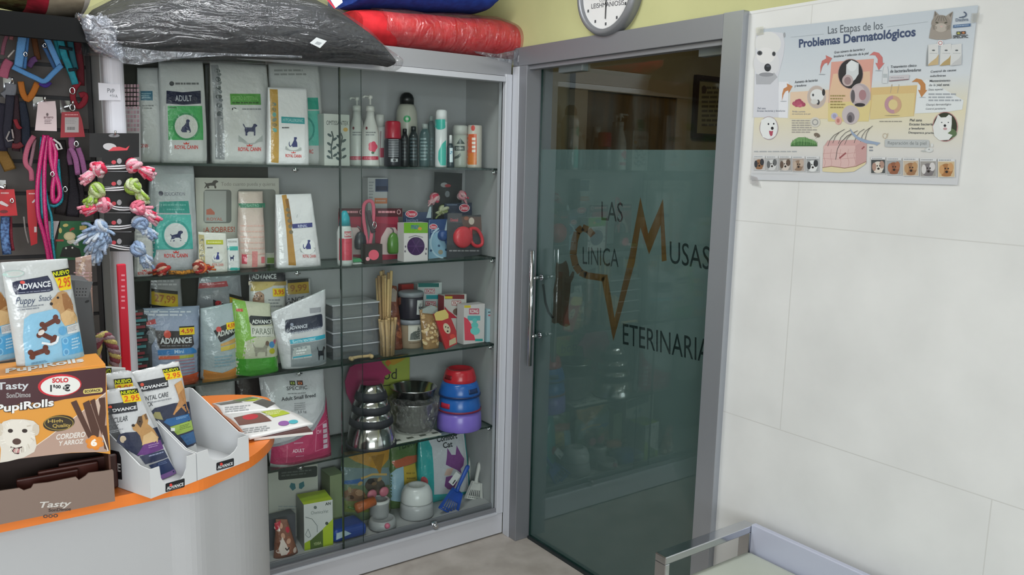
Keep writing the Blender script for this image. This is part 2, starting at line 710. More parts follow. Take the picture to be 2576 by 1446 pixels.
def card(name, label, cat, q, y, col, zb=None, rot=0.0, lean=0.0, th=0.003, prints=None, parts=None, group=None):
    """flat backing card (thick board) with arbitrary polygon outline in pixels; parts(root, surf)"""
    O = AY(q[0], y)
    sf = Surf(O, rot, lean)
    pts = [sf.P(p) for p in q]
    if zb is not None:
        mn = min(p[1] for p in pts)
        sh = (zb - sf.O.z) / sf.V.z - mn
        sf.O = sf.O + sf.V * sh
    mb = MB()
    mb.prism([sf.W(a, b, -th) for a, b in pts], sf.N * th, mat(col, 0.4))
    if prints:
        prints(Print(mb, sf, lambda h: mat(h, 0.4)))
    lo = min(p[1] for p in pts)
    bp = sf.W(sum(p[0] for p in pts) / len(pts), lo, -th / 2)
    if not parts:
        return mb.build(name, label=label, cat=cat, group=group, origin=bp)
    t = thing(name, label, cat, bp, group)
    mb.build('backing_card', t)
    parts(t, sf)
    return t


def vessel(name, label, cat, cx, y, segs, zb, prints=None, group=None, n=28, sy=1.0, fin=None, extra=None):
    """turned bottle, can or jar; segs = [(part, [(py, half width px), ...] bottom to top, colour)]; first pixel row sits on zb"""
    fin = fin or (lambda h: mat(h, 0.28))
    p0 = segs[0][1][0][0]
    C = AY((cx, p0), y)
    r = math.hypot(C.x, C.y)
    rot = math.atan2(C.x, C.y)
    sf = Surf((C.x, C.y, C.z), -rot)
    rad, zz = {}, {}

    def conv(pt):
        b = sf.P((cx, pt[0]))[1]
        w = sf.P((cx + pt[1], pt[0]))[0] - sf.P((cx, pt[0]))[0]
        return (abs(w), b)
    allp = [[conv(p) for p in s[1]] for s in segs]
    prof = [p for s in allp for p in s]
    R0 = max(p[0] for p in prof)

    def Rb(b):
        for (r0, b0), (r1, b1) in zip(prof[:-1], prof[1:]):
            if b0 <= b <= b1:
                return r0 + (r1 - r0) * (b - b0) / max(b1 - b0, 1e-6)
        return prof[0][0] if b < prof[0][1] else prof[-1][0]
    s2 = Surf(Vec((C.x, C.y, zb)) + sf.N * R0, -rot)
    s2.disp = lambda a, b: sy * math.sqrt(max(Rb(b) ** 2 - a * a, 0)) - R0
    s2.ml = 0.008
    t = thing(name, label, cat, (C.x, C.y, zb), group) if len(segs) > 1 or extra else None
    o = None
    for (pn, _, col), pr in zip(segs, allp):
        mb = MB()
        mb.lathe([(max(r_, 0.0005), b_) for r_, b_ in pr], (C.x, C.y, zb), fin(col) if isinstance(col, str) else col, n)
        if prints and pn == segs[0][0]:
            prints(Print(mb, s2, fin))
        if t is None:
            return mb.build(name, label=label, cat=cat, group=group, origin=(C.x, C.y, zb))
        mb.build(pn, t)
    if extra:
        extra(t, s2, Vec((C.x, C.y, zb)))
    return t


def fluff(mb, c, r, cols, seed, n=9, th=0.33):
    """a knotted ball of yarn: rings of cord wound round each other"""
    rr = random.Random(seed)
    for k in range(n):
        ax = Vec((rr.uniform(-1, 1), rr.uniform(-1, 1), rr.uniform(-1, 1))).normalized()
        a = ax.orthogonal().normalized()
        b = ax.cross(a)
        o = Vec((rr.uniform(-1, 1), rr.uniform(-1, 1), rr.uniform(-1, 1))) * r * 0.22
        R = r * rr.uniform(0.55, 0.72)
        pts = [Vec(c) + o + a * R * math.cos(2 * PI * i / 14) + b * R * math.sin(2 * PI * i / 14) + ax * 0.1 * r * math.sin(4 * PI * i / 14) for i in range(14)]
        mb.tube(pts, r * th * rr.uniform(0.7, 1.0), mat(rr.choice(cols), 0.9, bump=(220, 0.5)), 7, closed=True)


def tassel(mb, c, d, L, spread, r, cols, n, seed):
    """frayed cord ends fanning from c along d"""
    rr = random.Random(seed)
    d = Vec(d).normalized()
    for k in range(n):
        s = Vec((rr.gauss(0, 1), rr.gauss(0, 1) * 0.6, rr.gauss(0, 1))) * spread
        e = Vec(c) + d * L * rr.uniform(0.7, 1.05) + s * L
        m = Vec(c) + d * L * 0.45 + s * L * 0.75
        pts = []
        for i in range(6):
            t = i / 5
            p = Vec(c) * (1 - t) ** 2 + m * 2 * t * (1 - t) + e * t * t
            pts.append(p + Vec((rr.uniform(-1, 1), rr.uniform(-1, 1), rr.uniform(-1, 1))) * r * 0.4)
        q = rr.choice(cols)
        mb.tube(pts, [r * (1.0 - 0.15 * i / 5) for i in range(6)], mat(q, 0.9, bump=(220, 0.5)), 6)


def smooth_path(pts, k=5):
    """Catmull-Rom through points"""
    P = [Vec(p) for p in pts]
    out = []
    for i in range(len(P) - 1):
        a, b, c, d = P[max(i - 1, 0)], P[i], P[i + 1], P[min(i + 2, len(P) - 1)]
        for j in range(k):
            t = j / k
            out.append(0.5 * ((2 * b) + (c - a) * t + (2 * a - 5 * b + 4 * c - d) * t * t + (3 * b - a - 3 * c + d) * t ** 3))
    out.append(P[-1])
    return out


def strap(mb, px, y, w, col, th=0.0025, dy=None, k=4, rough=0.75):
    """webbing along pixel points at depth y (per-point depth offsets dy); w = width in pixels"""
    sc = y / (ray(px[0]).y * FPX)
    pts = [AY(p, y + (dy[i] if dy else 0)) for i, p in enumerate(px)]
    if k > 1:
        pts = smooth_path(pts, k)
    m = mat(col, rough, bump=(320, 0.35)) if isinstance(col, str) else col
    c = sum(pts, Vec()) / len(pts)
    up = Vec((-c.x, -c.y, 0)).normalized()
    mb.tube(pts, 1, m, 8, flat=(th, w * sc / 2), up=up)


def loft(mb, st, y, ry, m, n=20, droop=None, pw=2.3, seed=0.0, wr=0.0, pad=0.0, yp=None):
    """stuffed roll lying along x: st = [(px, py_top, py_bottom)] stations"""
    rs = []
    for px, pt, pb in st:
        a, b = AY((px, pt), yp or y), AY((px, pb), yp or y)
        cz, rz, cx = (a.z + b.z) / 2, abs(a.z - b.z) / 2 + pad, (a.x + b.x) / 2
        r = []
        for j in range(n):
            t = 2 * PI * j / n
            cs, sn = math.cos(t), math.sin(t)
            dy = (ry + pad) * abs(cs) ** (2 / pw) * (1 if cs > 0 else -1) * min(1, rz / (0.02))
            dz = rz * abs(sn) ** (2 / pw) * (1 if sn > 0 else -1)
            p = Vec((cx, y + dy, cz + dz))
            if wr:
                p += Vec((noise.noise((p.x * 7, p.y * 9, p.z * 9 + seed)), noise.noise((p.x * 7 + 5, p.y * 9, p.z * 9 + seed)), noise.noise((p.x * 7, p.y * 9 + 7, p.z * 9 + seed)))) * wr
            if droop:
                p.z -= droop[1] * clampf((droop[0] - p.y) / 0.12)
            r.append(p)
        rs.append(r)
    mb.rings(rs, m)

# ================================================================== setting
XW, XF, XG = 2.03, 2.005, 2.077      # wall face, door-frame face, glass face
CY = 2.80                             # cabinet front
mFLOOR = noisy('floor_stone', '#9b948c', '#aea7a0', 9, 0.45, detail=8)
mWALL = mat('#c9c8c0', 0.7)
mCEIL = mat('#dcdcd6', 0.8)
mYEL = noisy('yellow_paint', '#b4b482', '#bbbb88', 4, 0.7)
mALU = mat('#85878c', 0.42, 0.45)
mALUW = mat('#bfc2c8', 0.38, 0.25)
mCHROME = mat('#c6c8cc', 0.12, 1.0)
mSTEEL = mat('#c9c9c9', 0.16, 1.0)


def tile_mat():
    m = bpy.data.materials.new('wall_tile')
    m.use_nodes = True
    nt = m.node_tree
    b = nt.nodes['Principled BSDF']
    tc = nt.nodes.new('ShaderNodeTexCoord')
    sp = nt.nodes.new('ShaderNodeSeparateXYZ')
    cb = nt.nodes.new('ShaderNodeCombineXYZ')
    nt.links.new(tc.outputs['Object'], sp.inputs[0])
    nt.links.new(sp.outputs['Y'], cb.inputs['X'])
    nt.links.new(sp.outputs['Z'], cb.inputs['Y'])
    mp = nt.nodes.new('ShaderNodeMapping')
    mp.inputs['Location'].default_value = (-0.225, -0.265, 0)
    nt.links.new(cb.outputs[0], mp.inputs['Vector'])
    br = nt.nodes.new('ShaderNodeTexBrick')
    br.offset, br.offset_frequency = 0.5, 3
    br.inputs['Scale'].default_value = 1.0
    br.inputs['Brick Width'].default_value = 1.2
    br.inputs['Row Height'].default_value = 0.61
    br.inputs['Mortar Size'].default_value = 0.0016
    br.inputs['Mortar Smooth'].default_value = 0.3
    nt.links.new(mp.outputs[0], br.inputs['Vector'])
    n = nt.nodes.new('ShaderNodeTexNoise')
    n.inputs['Scale'].default_value = 5.0
    n.inputs['Detail'].default_value = 6
    nt.links.new(tc.outputs['Object'], n.inputs['Vector'])
    r = nt.nodes.new('ShaderNodeValToRGB')
    r.color_ramp.elements[0].position, r.color_ramp.elements[1].position = 0.3, 0.7
    r.color_ramp.elements[0].color, r.color_ramp.elements[1].color = rgb('#cccdcc'), rgb('#d6d7d6')
    nt.links.new(n.outputs['Fac'], r.inputs['Fac'])
    nt.links.new(r.outputs['Color'], br.inputs['Color1'])
    nt.links.new(r.outputs['Color'], br.inputs['Color2'])
    br.inputs['Mortar'].default_value = rgb('#c0c0be')
    nt.links.new(br.outputs['Color'], b.inputs['Base Color'])
    b.inputs['Roughness'].default_value = 0.38
    return m


mTILE = tile_mat()


def struct(name, m, *boxes, bevel=0):
    mb = MB()
    for bx in boxes:
        mb.box(*bx[:6], bx[6] if len(bx) > 6 else m)
    return mb.build(name, kind='structure', bevel=bevel, origin=(0, 0, 0))


struct('floor', mFLOOR, (-2.6, 4.7, -2.7, 3.5, -0.06, 0.0))
struct('ceiling', mCEIL, (-2.6, 4.7, -2.7, 3.5, CEIL, CEIL + 0.06))
DZ = 2.035
struct('wall_right', mTILE,
       (XW, XW + 0.035, -2.6, 1.70, 0, 2.104), (XW, XW + 0.035, -2.6, 3.16, 2.104, CEIL, mYEL),
       (XW, XW + 0.035, 1.70, 2.71, DZ + 0.03, 2.104), (XW, XW + 0.035, 2.80, 3.16, 0, 2.104, mYEL))
struct('wall_back', mYEL, (-2.5, XW, 3.16, 3.22, 0, CEIL))
struct('wall_left', mWALL, (-2.56, -2.5, -2.6, 3.22, 0, CEIL))
struct('wall_front', mWALL, (-2.56, 4.6, -2.66, -2.6, 0, CEIL))
struct('wall_hall', noisy('hall_paint', '#85785c', '#8d8062', 5, 0.7), (2.14, 4.6, 3.42, 3.48, 0, CEIL))
struct('wall_hall_side', mat('#7f745c', 0.7), (4.54, 4.6, -2.6, 3.42, 0, CEIL))
# door frame: post, header, right jamb
struct('trim_1', mALU, (XF, 2.14, 2.706, 2.80, 0, 2.031), bevel=0.002)
struct('trim_2', mALU, (XF, XF + 0.05, 1.715, 2.80, 2.031, 2.104), (XF + 0.012, XF + 0.045, 1.70, 2.706, 2.014, 2.031), bevel=0.0015)
mb = MB()
mb.box(XF, XW + 0.035, 1.64, 1.715, 0, 2.106, mat('#a2a6ad', .3, .6))
mb.build('trim_3', kind='structure', bevel=0.0015, origin=(0, 0, 0))
mb = MB()
mb.box(XF - 0.004, XF + 0.001, 2.755, 2.799, 0, 2.03, mALUW)
mb.build('trim_4', kind='structure', bevel=0.0015, origin=(0, 0, 0))
# hall door seen through the clear strip of the glass
pA, pB = AY((1466, 300), 3.41), AY((1690, 300), 3.41)
mb = MB()
mb.box(pA.x, pB.x, 3.385, 3.419, 0, 2.03, noisy('dark_wood', '#4a3412', '#5e4318', 30, 0.4, (1, 1, 0.1)))
d2 = mb.build('door_2', kind='structure', origin=((pA.x + pB.x) / 2, 3.4, 0))
mb = MB()
mFR = mat('#8f7c62', 0.5)
mb.box(pA.x - 0.09, pA.x, 3.375, 3.419, 0, 2.11, mFR)
mb.box(pB.x, pB.x + 0.09, 3.375, 3.419, 0, 2.11, mFR)
mb.box(pA.x - 0.09, pB.x + 0.09, 3.372, 3.419, 2.031, 2.12, mFR)
mb.build('trim_5', kind='structure', origin=(0, 0, 0))

# framed certificate in the hall
sf = Surf(AY((1745, 345), 3.40))
t = thing('certificate_frame', 'dark wooden framed certificate on the hall wall behind the glass door', 'picture frame', AY((1800, 345), 3.40))
mb = MB()
q = [sf.P(p) for p in ((1742, 345), (1900, 350), (1900, 190), (1753, 188))]
a0, a1, b0, b1 = q[0][0], q[1][0], q[0][1], q[3][1]
w = 0.025
for x0, x1, z0, z1 in ((a0, a1, b0, b0 + w), (a0, a1, b1 - w, b1), (a0, a0 + w, b0 + w, b1 - w), (a1 - w, a1, b0 + w, b1 - w)):
    mb.hexa([sf.W(x0, z0, -.015), sf.W(x1, z0, -.015), sf.W(x1, z0, .01), sf.W(x0, z0, .01), sf.W(x0, z1, -.015), sf.W(x1, z1, -.015), sf.W(x1, z1, .01), sf.W(x0, z1, .01)], mat('#2e1e18', 0.35))
mb.build('frame', t)
mb = MB()
mb.poly([sf.W(a0 + w, b0 + w, -.008), sf.W(a1 - w, b0 + w, -.008), sf.W(a1 - w, b1 - w, -.008), sf.W(a0 + w, b1 - w, -.008)], mat('#8a805e', 0.6))
s2 = Surf(sf.W(0, 0, -.0075)); P = Print(mb, s2, lambda h: mat(h, .6))
P.fine(1765, 215, 1860, 320, 9, '#5a5140', seed=4)
P.ell(1771, 225, 6, 10, '#4a3a30')
mb.build('certificate', t)

# ------------------------------------------------------------------ sliding glass door
t = tag(bpy.data.objects.new('door_1', None), kind='structure')
t.location = (XG, 2.1, 0)
COL.objects.link(t)
mGL = clear('door_glass', '#eef4f3', 0.02, 0.015, fk=.18)
mEDGE = mat('#16342f', 0.15, spec=0.6)
zt = AX((1500, 376), XG).z
mb = MB()
mb.box(XG, XG + 0.010, 1.58, 2.703, 0.012, 2.022, mGL, {0: mEDGE, 4: mEDGE, 2: mEDGE})
mb.build('glass_pane', t)
mb = MB()
mFILM = noisy('frosted_film', '#62706f', '#677574', 3.0, 0.4, spec=0.15)
mb.box(XG + 0.0105, XG + 0.0118, 1.58, 2.703, 0.012, zt, mFILM)
mb.build('frosted_film', t)
sd = Surf((XG + 0.0104, 2.7, 0), U=(0, -1, 0), V=(0, 0, 1))
inkfin = lambda h: mat(h, 0.4)
BR, DK = '#5e4322', '#1d2929'
mb = MB()
P = Print(mb, sd, inkfin, eps=0.0002, step=0.0)
K = 0.10
P.text('LAS', 1513, 506, 1567, 554, DK, 0.09)
P.text('LINICA', 1466, 620, 1556, 664, DK, 0.09)
P.text('USAS', 1685, 606, 1786, 662, DK, 0.17)
P.text('ETERINARIA', 1567, 813, 1785, 865, DK, 0.22)
P.line([(1492, 592), (1480, 578), (1465, 572), (1452, 584), (1445, 608), (1442, 640), (1448, 668), (1460, 685), (1475, 692)], 17, BR)
P.poly([(1468, 684), (1526, 691), (1518, 708), (1470, 700)], BR)
P.poly([(1513, 700), (1528, 690), (1546, 800), (1584, 640), (1611, 496), (1631, 588), (1668, 500), (1677, 655), (1665, 658), (1662, 566), (1633, 640), (1611, 572), (1597, 660), (1543, 858)], BR)
mb.build('lettering', t)
mb = MB()
P = Print(mb, sd, inkfin, eps=0.0002, step=0.0)
P.poly([(1400, 658), (1404, 664), (1415, 662), (1424, 655), (1428, 664), (1432, 682), (1432, 696), (1438, 686), (1440, 682), (1445, 684), (1443, 698), (1436, 712), (1434, 740), (1430, 770), (1430, 800), (1434, 818), (1424, 822), (1412, 818), (1404, 812), (1394, 814), (1388, 810), (1392, 770), (1392, 730), (1398, 700), (1397, 676)], '#453c31')
P.line([(1391, 800), (1380, 785), (1372, 760), (1369, 735), (1366, 715)], 6, '#2a3331')
mb.build('cat_silhouette', t)
for x0, x1, py in ((1411, 1470, 168), (1764, 1822, 122)):
    mb = MB()
    a, b = AX((x0, py), XG), AX((x1, py), XG)
    mb.box(XG - 0.012, XG + 0.02, min(b.y, 2.6), a.y, 1.995, 2.03, mat('#9aa3a4', 0.4, 0.6))
    mb.build('glass_clip', t, bevel=0.002)
hx = XG - 0.055
ha, hb = AX((1339, 630), hx), AX((1333, 920), hx)
mb = MB()
mb.tube([(hx, ha.y, hb.z), (hx, ha.y, ha.z)], 0.0105, mCHROME, 20)
for py in (700, 848):
    z = AX((1338, py), hx).z
    mb.tube([(hx, ha.y, z), (XG, ha.y, z)], 0.0075, mCHROME, 14)
    mb.tube([(XG - 0.006, ha.y, z), (XG, ha.y, z)], 0.012, mCHROME, 16)
mb.build('door_handle', t)
mb = MB()
mb.box(XG - 0.01, XG + 0.03, 1.58, 2.70, 0.0005, 0.011, mat('#20282a', 0.6))
mb.build('threshold', t)

# ------------------------------------------------------------------ wall clock
yc = AX((1532, 0), 1.985)
C = Vec((1.985, 2.24, 2.247))
t = thing('wall_clock', 'round silver-rimmed wall clock with white dial above the door', 'clock', (XW, C.y, C.z - 0.15))
mb = MB()
RC = 0.152
prof = [(RC, 0.045), (RC + .002, 0.02), (RC - .004, 0.004), (RC - .012, 0.0), (RC - .022, 0.004), (RC - .024, 0.016)]
mb.rings([[(XW - 0.045 + x, C.y - r * math.sin(2 * PI * j / 56), C.z + r * math.cos(2 * PI * j / 56)) for j in range(56)] for r, x in prof], mALU, cap=False)
mb.build('rim', t)
mb = MB()
mb.poly([(XW - 0.029, C.y - (RC - .02) * math.sin(2 * PI * j / 56), C.z + (RC - .02) * math.cos(2 * PI * j / 56)) for j in range(56)][::-1], mat('#d6d6d6', 0.5))
sc = Surf((XW - 0.029, C.y, C.z), U=(0, -1, 0), V=(0, 0, 1))
P = Print(mb, sc, lambda h: mat(h, .5))
P.text('LEISHMANIOSIS', 1488, 10, 1570, 22, '#2c2c34', -0.12)
P.text('CONTRA LA', 1508, -3, 1554, 5, '#77777c', -0.12)
for h in range(12):
    a = h * PI / 6
    x, z = 0.112 * math.sin(a), 0.112 * math.cos(a)
    P.pl([(x - .004, z - .005), (x + .004, z - .005), (x + .004, z + .005), (x - .004, z + .005)], '#44464a')
mb.build('dial', t)
mb = MB()
P = Print(mb, sc, lambda h: mat(h, .5), eps=0.003)
P.pl([(-.003, -.095), (.001, -.095), (.003, .02), (-.003, .02)], '#16181c')
P.pl([(-.06, .03), (-.062, .026), (.01, -.004), (.012, .002)], '#16181c')
mb.build('hand', t)

# ================================================================== display cabinet
SZ = [1.617, 1.240, 0.861, 0.491]      # shelf tops
FZ = 0.126                            # cabinet floor
CXL, CXR, CYB = 0.47, 2.0, 3.14
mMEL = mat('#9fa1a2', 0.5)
mSHELF = clear('shelf_glass', '#e2ece7', 0.05, 0.02, fk=.3)
mPANE = clear('pane_glass', '#fafcfb', 0.01, 0.01, haze=0.004, hazecol='#a6b0ad', fk=.16)
mDKGL = mat('#11241f', 0.12, spec=0.7)
cab = thing('display_cabinet', 'tall aluminium framed display cabinet with sliding glass doors full of pet products', 'cabinet', (1.235, 2.97, 0))
mb = MB()
mb.box(CXL, CXR, CYB - 0.018, CYB, 0.0, 2.06, mMEL)
mb.build('back_panel', cab)
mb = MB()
mb.box(CXL + .018, AY((676, 430), 3.11).x, CYB - .022, CYB - .0181, 0.10, 2.03, mat('#3b3c34', .7))  # added dark sheet over the left part of the back panel
mb.build('dark_back_sheet', cab)
for x0, x1 in ((CXL, CXL + 0.018), (CXR - 0.018, CXR)):
    mb = MB()
    mb.box(x0, x1, CY + 0.045, CYB - 0.018, 0.0, 2.06, mMEL)
    mb.build('side_panel', cab)
mb = MB()
mb.box(CXL + .018, CXR - .018, CY + 0.045, CYB - 0.018, 2.035, 2.06, mMEL)
mb.build('top_panel', cab)
mb = MB()
mb.box(CXL + .018, CXR - .018, CY + 0.05, CYB - 0.018, FZ - 0.02, FZ, mMEL)
mb.build('cabinet_floor', cab)
mb = MB()
mb.box(CXL, CXR, CY, CY + 0.02, 0.006, 0.099, mat('#b9babf', .45, .1))
mb.build('plinth', cab, bevel=0.002)
mb = MB()   # bottom rail with track lips
mb.box(CXL, CXR - 0.035, CY - 0.008, CY + 0.045, 0.099, 0.109, mALUW)
mb.box(CXL, CXR - 0.035, CY + 0.002, CY + 0.012, 0.109, 0.128, mALU)
mb.box(CXL, CXR - 0.035, CY + 0.036, CY + 0.045, 0.109, 0.139, mALU)
mb.build('bottom_rail', cab, bevel=0.0012)
mb = MB()
mb.box(CXL, CXR, CY + 0.004, CY + 0.045, 1.992, 2.06, mat('#94969a', .45, .2))
mb.box(CXL, CXR - .035, CY - 0.006, CY + 0.045, 1.968, 1.990, mALUW)
mb.build('top_rail', cab, bevel=0.0015)
mb = MB()
mb.box(CXR - 0.034, CXR, CY - 0.004, CY + 0.046, 0.10, 2.0, mALUW)
mb.build('corner_post', cab, bevel=0.003)
mb = MB()
mb.box(CXL, CXL + 0.058, CY - 0.03, CY + 0.046, 0.0, 2.03, mat('#c2c2ca', 0.45))
mb.build('corner_post', cab, bevel=0.022, seg=5)
# glass doors: the right one slides in front, its polished edge dark green
xe = AY((858, 600), CY + 0.018).x
for nm, x0, x1, y0, hz in (('front', xe, CXR - .034, CY + 0.016, 0), ('rear', CXL + .06, xe + 0.09, CY + 0.028, 0)):
    mb = MB()
    mb.box(x0, x1, y0, y0 + 0.006, 0.111 if nm == 'front' else 0.125, 1.985, mPANE, {5: mDKGL, 3: mDKGL if nm == 'front' else mEDGE})
    gd = mb.build('glass_door', cab)
    if nm == 'front':
        mb = MB()
        mb.box(x0 - 0.0035, x0 + 0.0015, y0 - 0.0012, y0 + 0.0072, 0.1105, 1.986, mDKGL)
        mb.build('polished_edge', gd)
for z in SZ:
    mb = MB()
    mb.box(CXL + .02, CXR - .022, CY + 0.058, CYB - 0.03, z - 0.008, z, mSHELF, {2: mDKGL, 4: mDKGL, 3: mEDGE, 5: mEDGE})
    sh = mb.build('shelf', cab)
    for x in (CXR - 0.03, 1.10):
        mb = MB()
        mb.tube([(x, CY + 0.072, z - 0.026), (x, CY + 0.072, z - 0.0082)], 0.005, mCHROME, 10)
        mb.tube([(x - 0.012, CY + 0.072, z - 0.018), (x + 0.012, CY + 0.072, z - 0.018)], 0.003, mCHROME, 8)
        mb.build('shelf_pin', sh)
mb = MB()
lk = AY((1094, 1322), CY)
mb.tube([(lk.x, CY + 0.013, lk.z), (lk.x, CY - 0.012, lk.z)], 0.011, mCHROME, 18)
mb.tube([(lk.x, CY - 0.012, lk.z), (lk.x, CY - 0.018, lk.z)], 0.0075, mCHROME, 18)
mb.box(lk.x - 0.012, lk.x + 0.012, CY + 0.004, CY + 0.014, lk.z - 0.02, lk.z + 0.012, mCHROME)
mb.build('lock', cab)

# ------------------------------------------------------------------ counter
CT = 1.0
pts = [(-1.3, 1.632), (0.30, 1.632), (0.36, 1.634)] + [tuple(AZ(p, CT))[:2] for p in ((499, 1208), (560, 1182), (628, 1150), (668, 1119), (688, 1090), (689, 1062), (684, 1030), (672, 1000))]
cx, cy = pts[-1]
pts += [(cx - 0.06, cy + 0.07), (cx - 0.16, cy + 0.11), (-1.3, cy + 0.11)]
sp = [Vec((p[0], p[1], 0)) for p in pts]
crv = [sp[0], sp[1]] + smooth_path(sp[2:-1], 5) + [sp[-1]]
t = thing('counter', 'shop counter with glossy orange rounded worktop and pale grey laminate front', 'counter', (-0.2, 1.95, 0))
mb = MB()
mb.prism([Vec((p.x, p.y, CT - 0.024)) for p in crv][::-1], (0, 0, 0.024), mat('#d8762f', 0.28))
mb.build('worktop', t, bevel=0.002)
mb = MB()
c0 = Vec((0.0, 1.95, 0))
ins = []
for p in crv:
    d = Vec((min(max(p.x, 0.30) - 0.30, 0.36), 0, 0))
    q = Vec((p.x, p.y, 0))
    ctr = Vec((min(p.x, 0.33), 1.97, 0))
    v = (q - ctr)
    ins.append(q - v.normalized() * 0.018 if v.length > 0.03 else q)
mb.prism([Vec((p.x, p.y, 0.002)) for p in ins][::-1], (0, 0, CT - 0.026), mat('#a3a4a6', 0.5))
mb.build('counter_body', t)

# ------------------------------------------------------------------ waiting bench
t = thing('waiting_bench', 'chrome framed waiting bench with pale grey-green padded seat against the tiled wall', 'bench', (1.76, 0.9, 0))
ya = 1.475
z1 = 0.575
xa = AY((1662, 1392), ya).x
xb = XW - 0.045
mb = MB()
mb.box(xa, xb, ya - 0.02, ya + 0.02, z1 - 0.022, z1, mCHROME)
mb.box(xa, xa + 0.018, ya - 0.02, ya + 0.02, 0.0, z1 - 0.022, mCHROME)
mb.box(xb - 0.024, xb, ya - 0.02, ya + 0.02, 0.0, z1 - 0.022, mCHROME)
mb.build('armrest', t, bevel=0.002)
mb = MB()
mb.box(xb - 0.02, xb, 0.05, ya - 0.02, 0.47, z1 + 0.006, mat('#bcc0d2', 0.35, 0.3))
mb.build('back_rail', t, bevel=0.003)
mb = MB()
mb.box(xa + 0.03, xb - 0.022, 0.05, ya - 0.015, 0.435, 0.503, noisy('grey_vinyl', '#a5aba1', '#aeb3a9', 3, 0.5, spec=.3))
mb.build('seat', t, bevel=0.025, seg=5)
mb = MB()
mb.box(xa + 0.0, xb, 0.06, 0.10, 0.40, 0.435, mCHROME)
mb.box(xa + 0.0, xb, 0.70, 0.74, 0.40, 0.435, mCHROME)
mb.box(xa + 0.02, xa + 0.05, 0.06, ya, 0.405, 0.433, mCHROME)
mb.build('seat_frame', t)
for x in (xa, xb - 0.03):
    mb = MB()
    mb.box(x, x + 0.025, 0.06, 0.10, 0.0, 0.40, mCHROME)
    mb.build('leg', t)

# ------------------------------------------------------------------ slatted display wall for leads and harnesses
SW = 2.985
t = thing('slatwall_panel', 'grey slatted display panel behind the hanging leads and harnesses', 'display panel', (0.1, SW, 0.0))
mb = MB()
ms = noisy('slat_grey', '#4c4846', '#57524f', 6, 0.6)
z = 0.02
while z < 2.0:
    mb.box(-0.6, 0.452, SW, SW + 0.018, z, min(z + 0.088, 2.0), ms)
    mb.box(-0.6, 0.452, SW + 0.01, SW + 0.024, z + 0.088, min(z + 0.10, 2.0), mat('#2a2a2c', 0.6))
    z += 0.10
mb.build('slat_board', t)
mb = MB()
mb.box(0.452, 0.466, SW + 0.0, SW + .15, 0, 2.0, mat('#2a2828', .6))  # dark board put in for the shade of the gap by the post
mb.build('gap_shade_board', t)
mb = MB()
mb.box(-0.6, 0.44, 2.66, SW + 0.15, 2.0, 2.02, mat('#0b0c0d', 0.8, 0, .15))
mb.box(-0.6, 0.44, 2.66, 2.68, 1.955, 2.0, mat('#0b0c0d', 0.8, 0, .15))
mb.build('top_shelf', t)

# ================================================================== goods on the top shelf
z = SZ[0]
RED, NAVY = '#c8352f', '#232b52'
WH = '#c3c5c4'


def royal(P, x0, y0, x1, y1, k=0.0):
    P.text('ROYAL CANIN', x0, y0, x1, y1, RED, k, bold=0.02)
    cx, h = (x0 + x1) / 2, (y1 - y0)
    P.polys([[(cx - h * .6, y0 - 2), (cx + h * .6, y0 - 2), (cx + h * .8, y0 - h * .7), (cx + h * .3, y0 - h * .4), (cx, y0 - h * .85), (cx - h * .3, y0 - h * .4), (cx - h * .8, y0 - h * .7)]], RED)


def pr(P):
    P.rect(357, 228, 387, 252, '#3f6f86')
    P.fine(359, 232, 385, 248, 3, '#8fb0bb', seed=3)
    P.fine(360, 262, 395, 275, 2, '#8a8c8c', seed=5)
    P.text('CANIN', 354, 362, 372, 371, RED, bold=.02)


bag('pet_food_bag', 'narrow white pet food bag with small blue band on the top shelf', 'pet food bag', ((350, 400), (410, 402), (408, 168), (352, 168)), 2.99, 0.09, WH, z, prints=pr, block=True)


def pr(P):
    P.ell(437, 209, 6, 6, '#4a4c4e')
    P.fine(446, 204, 506, 214, 1, '#6d6f70', seed=2)
    P.poly([(421, 260), (423, 227), (465, 231), (510, 227), (509, 260), (465, 263)], '#22263f')
    P.text('ADULT', 444, 239, 486, 254, '#b9bcc4', bold=.01)
    P.rect(424, 266, 512, 352, '#43a35c')
    P.fine(428, 268, 446, 273, 1, '#1f4a2c', seed=3)
    P.ring(469, 318, 34, 35, 5, '#27864c')
    P.ell(469, 318, 29, 30, '#c4c7c0')
    P.shape('dog_sit', 455, 300, 481, 333, NAVY)
    royal(P, 439, 365, 498, 375)


bag('pet_food_bag', 'tall white pet food bag with green square and sitting dog silhouette', 'pet food bag', ((413, 404), (524, 406), (520, 152), (408, 152)), 2.95, 0.11, WH, z, prints=pr, block=True)


def pr(P):
    P.rect(526, 170, 545, 395, '#55585a')
    P.ell(534, 236, 4, 8, '#c26a3c')


bag('pet_food_bag', 'dark grey pet food bag turned sideways between the green square bag and standing dog bag', 'pet food bag', ((524, 404), (546, 405), (544, 160), (522, 160)), 3.04, 0.06, '#63666a', z, prints=pr, block=True)


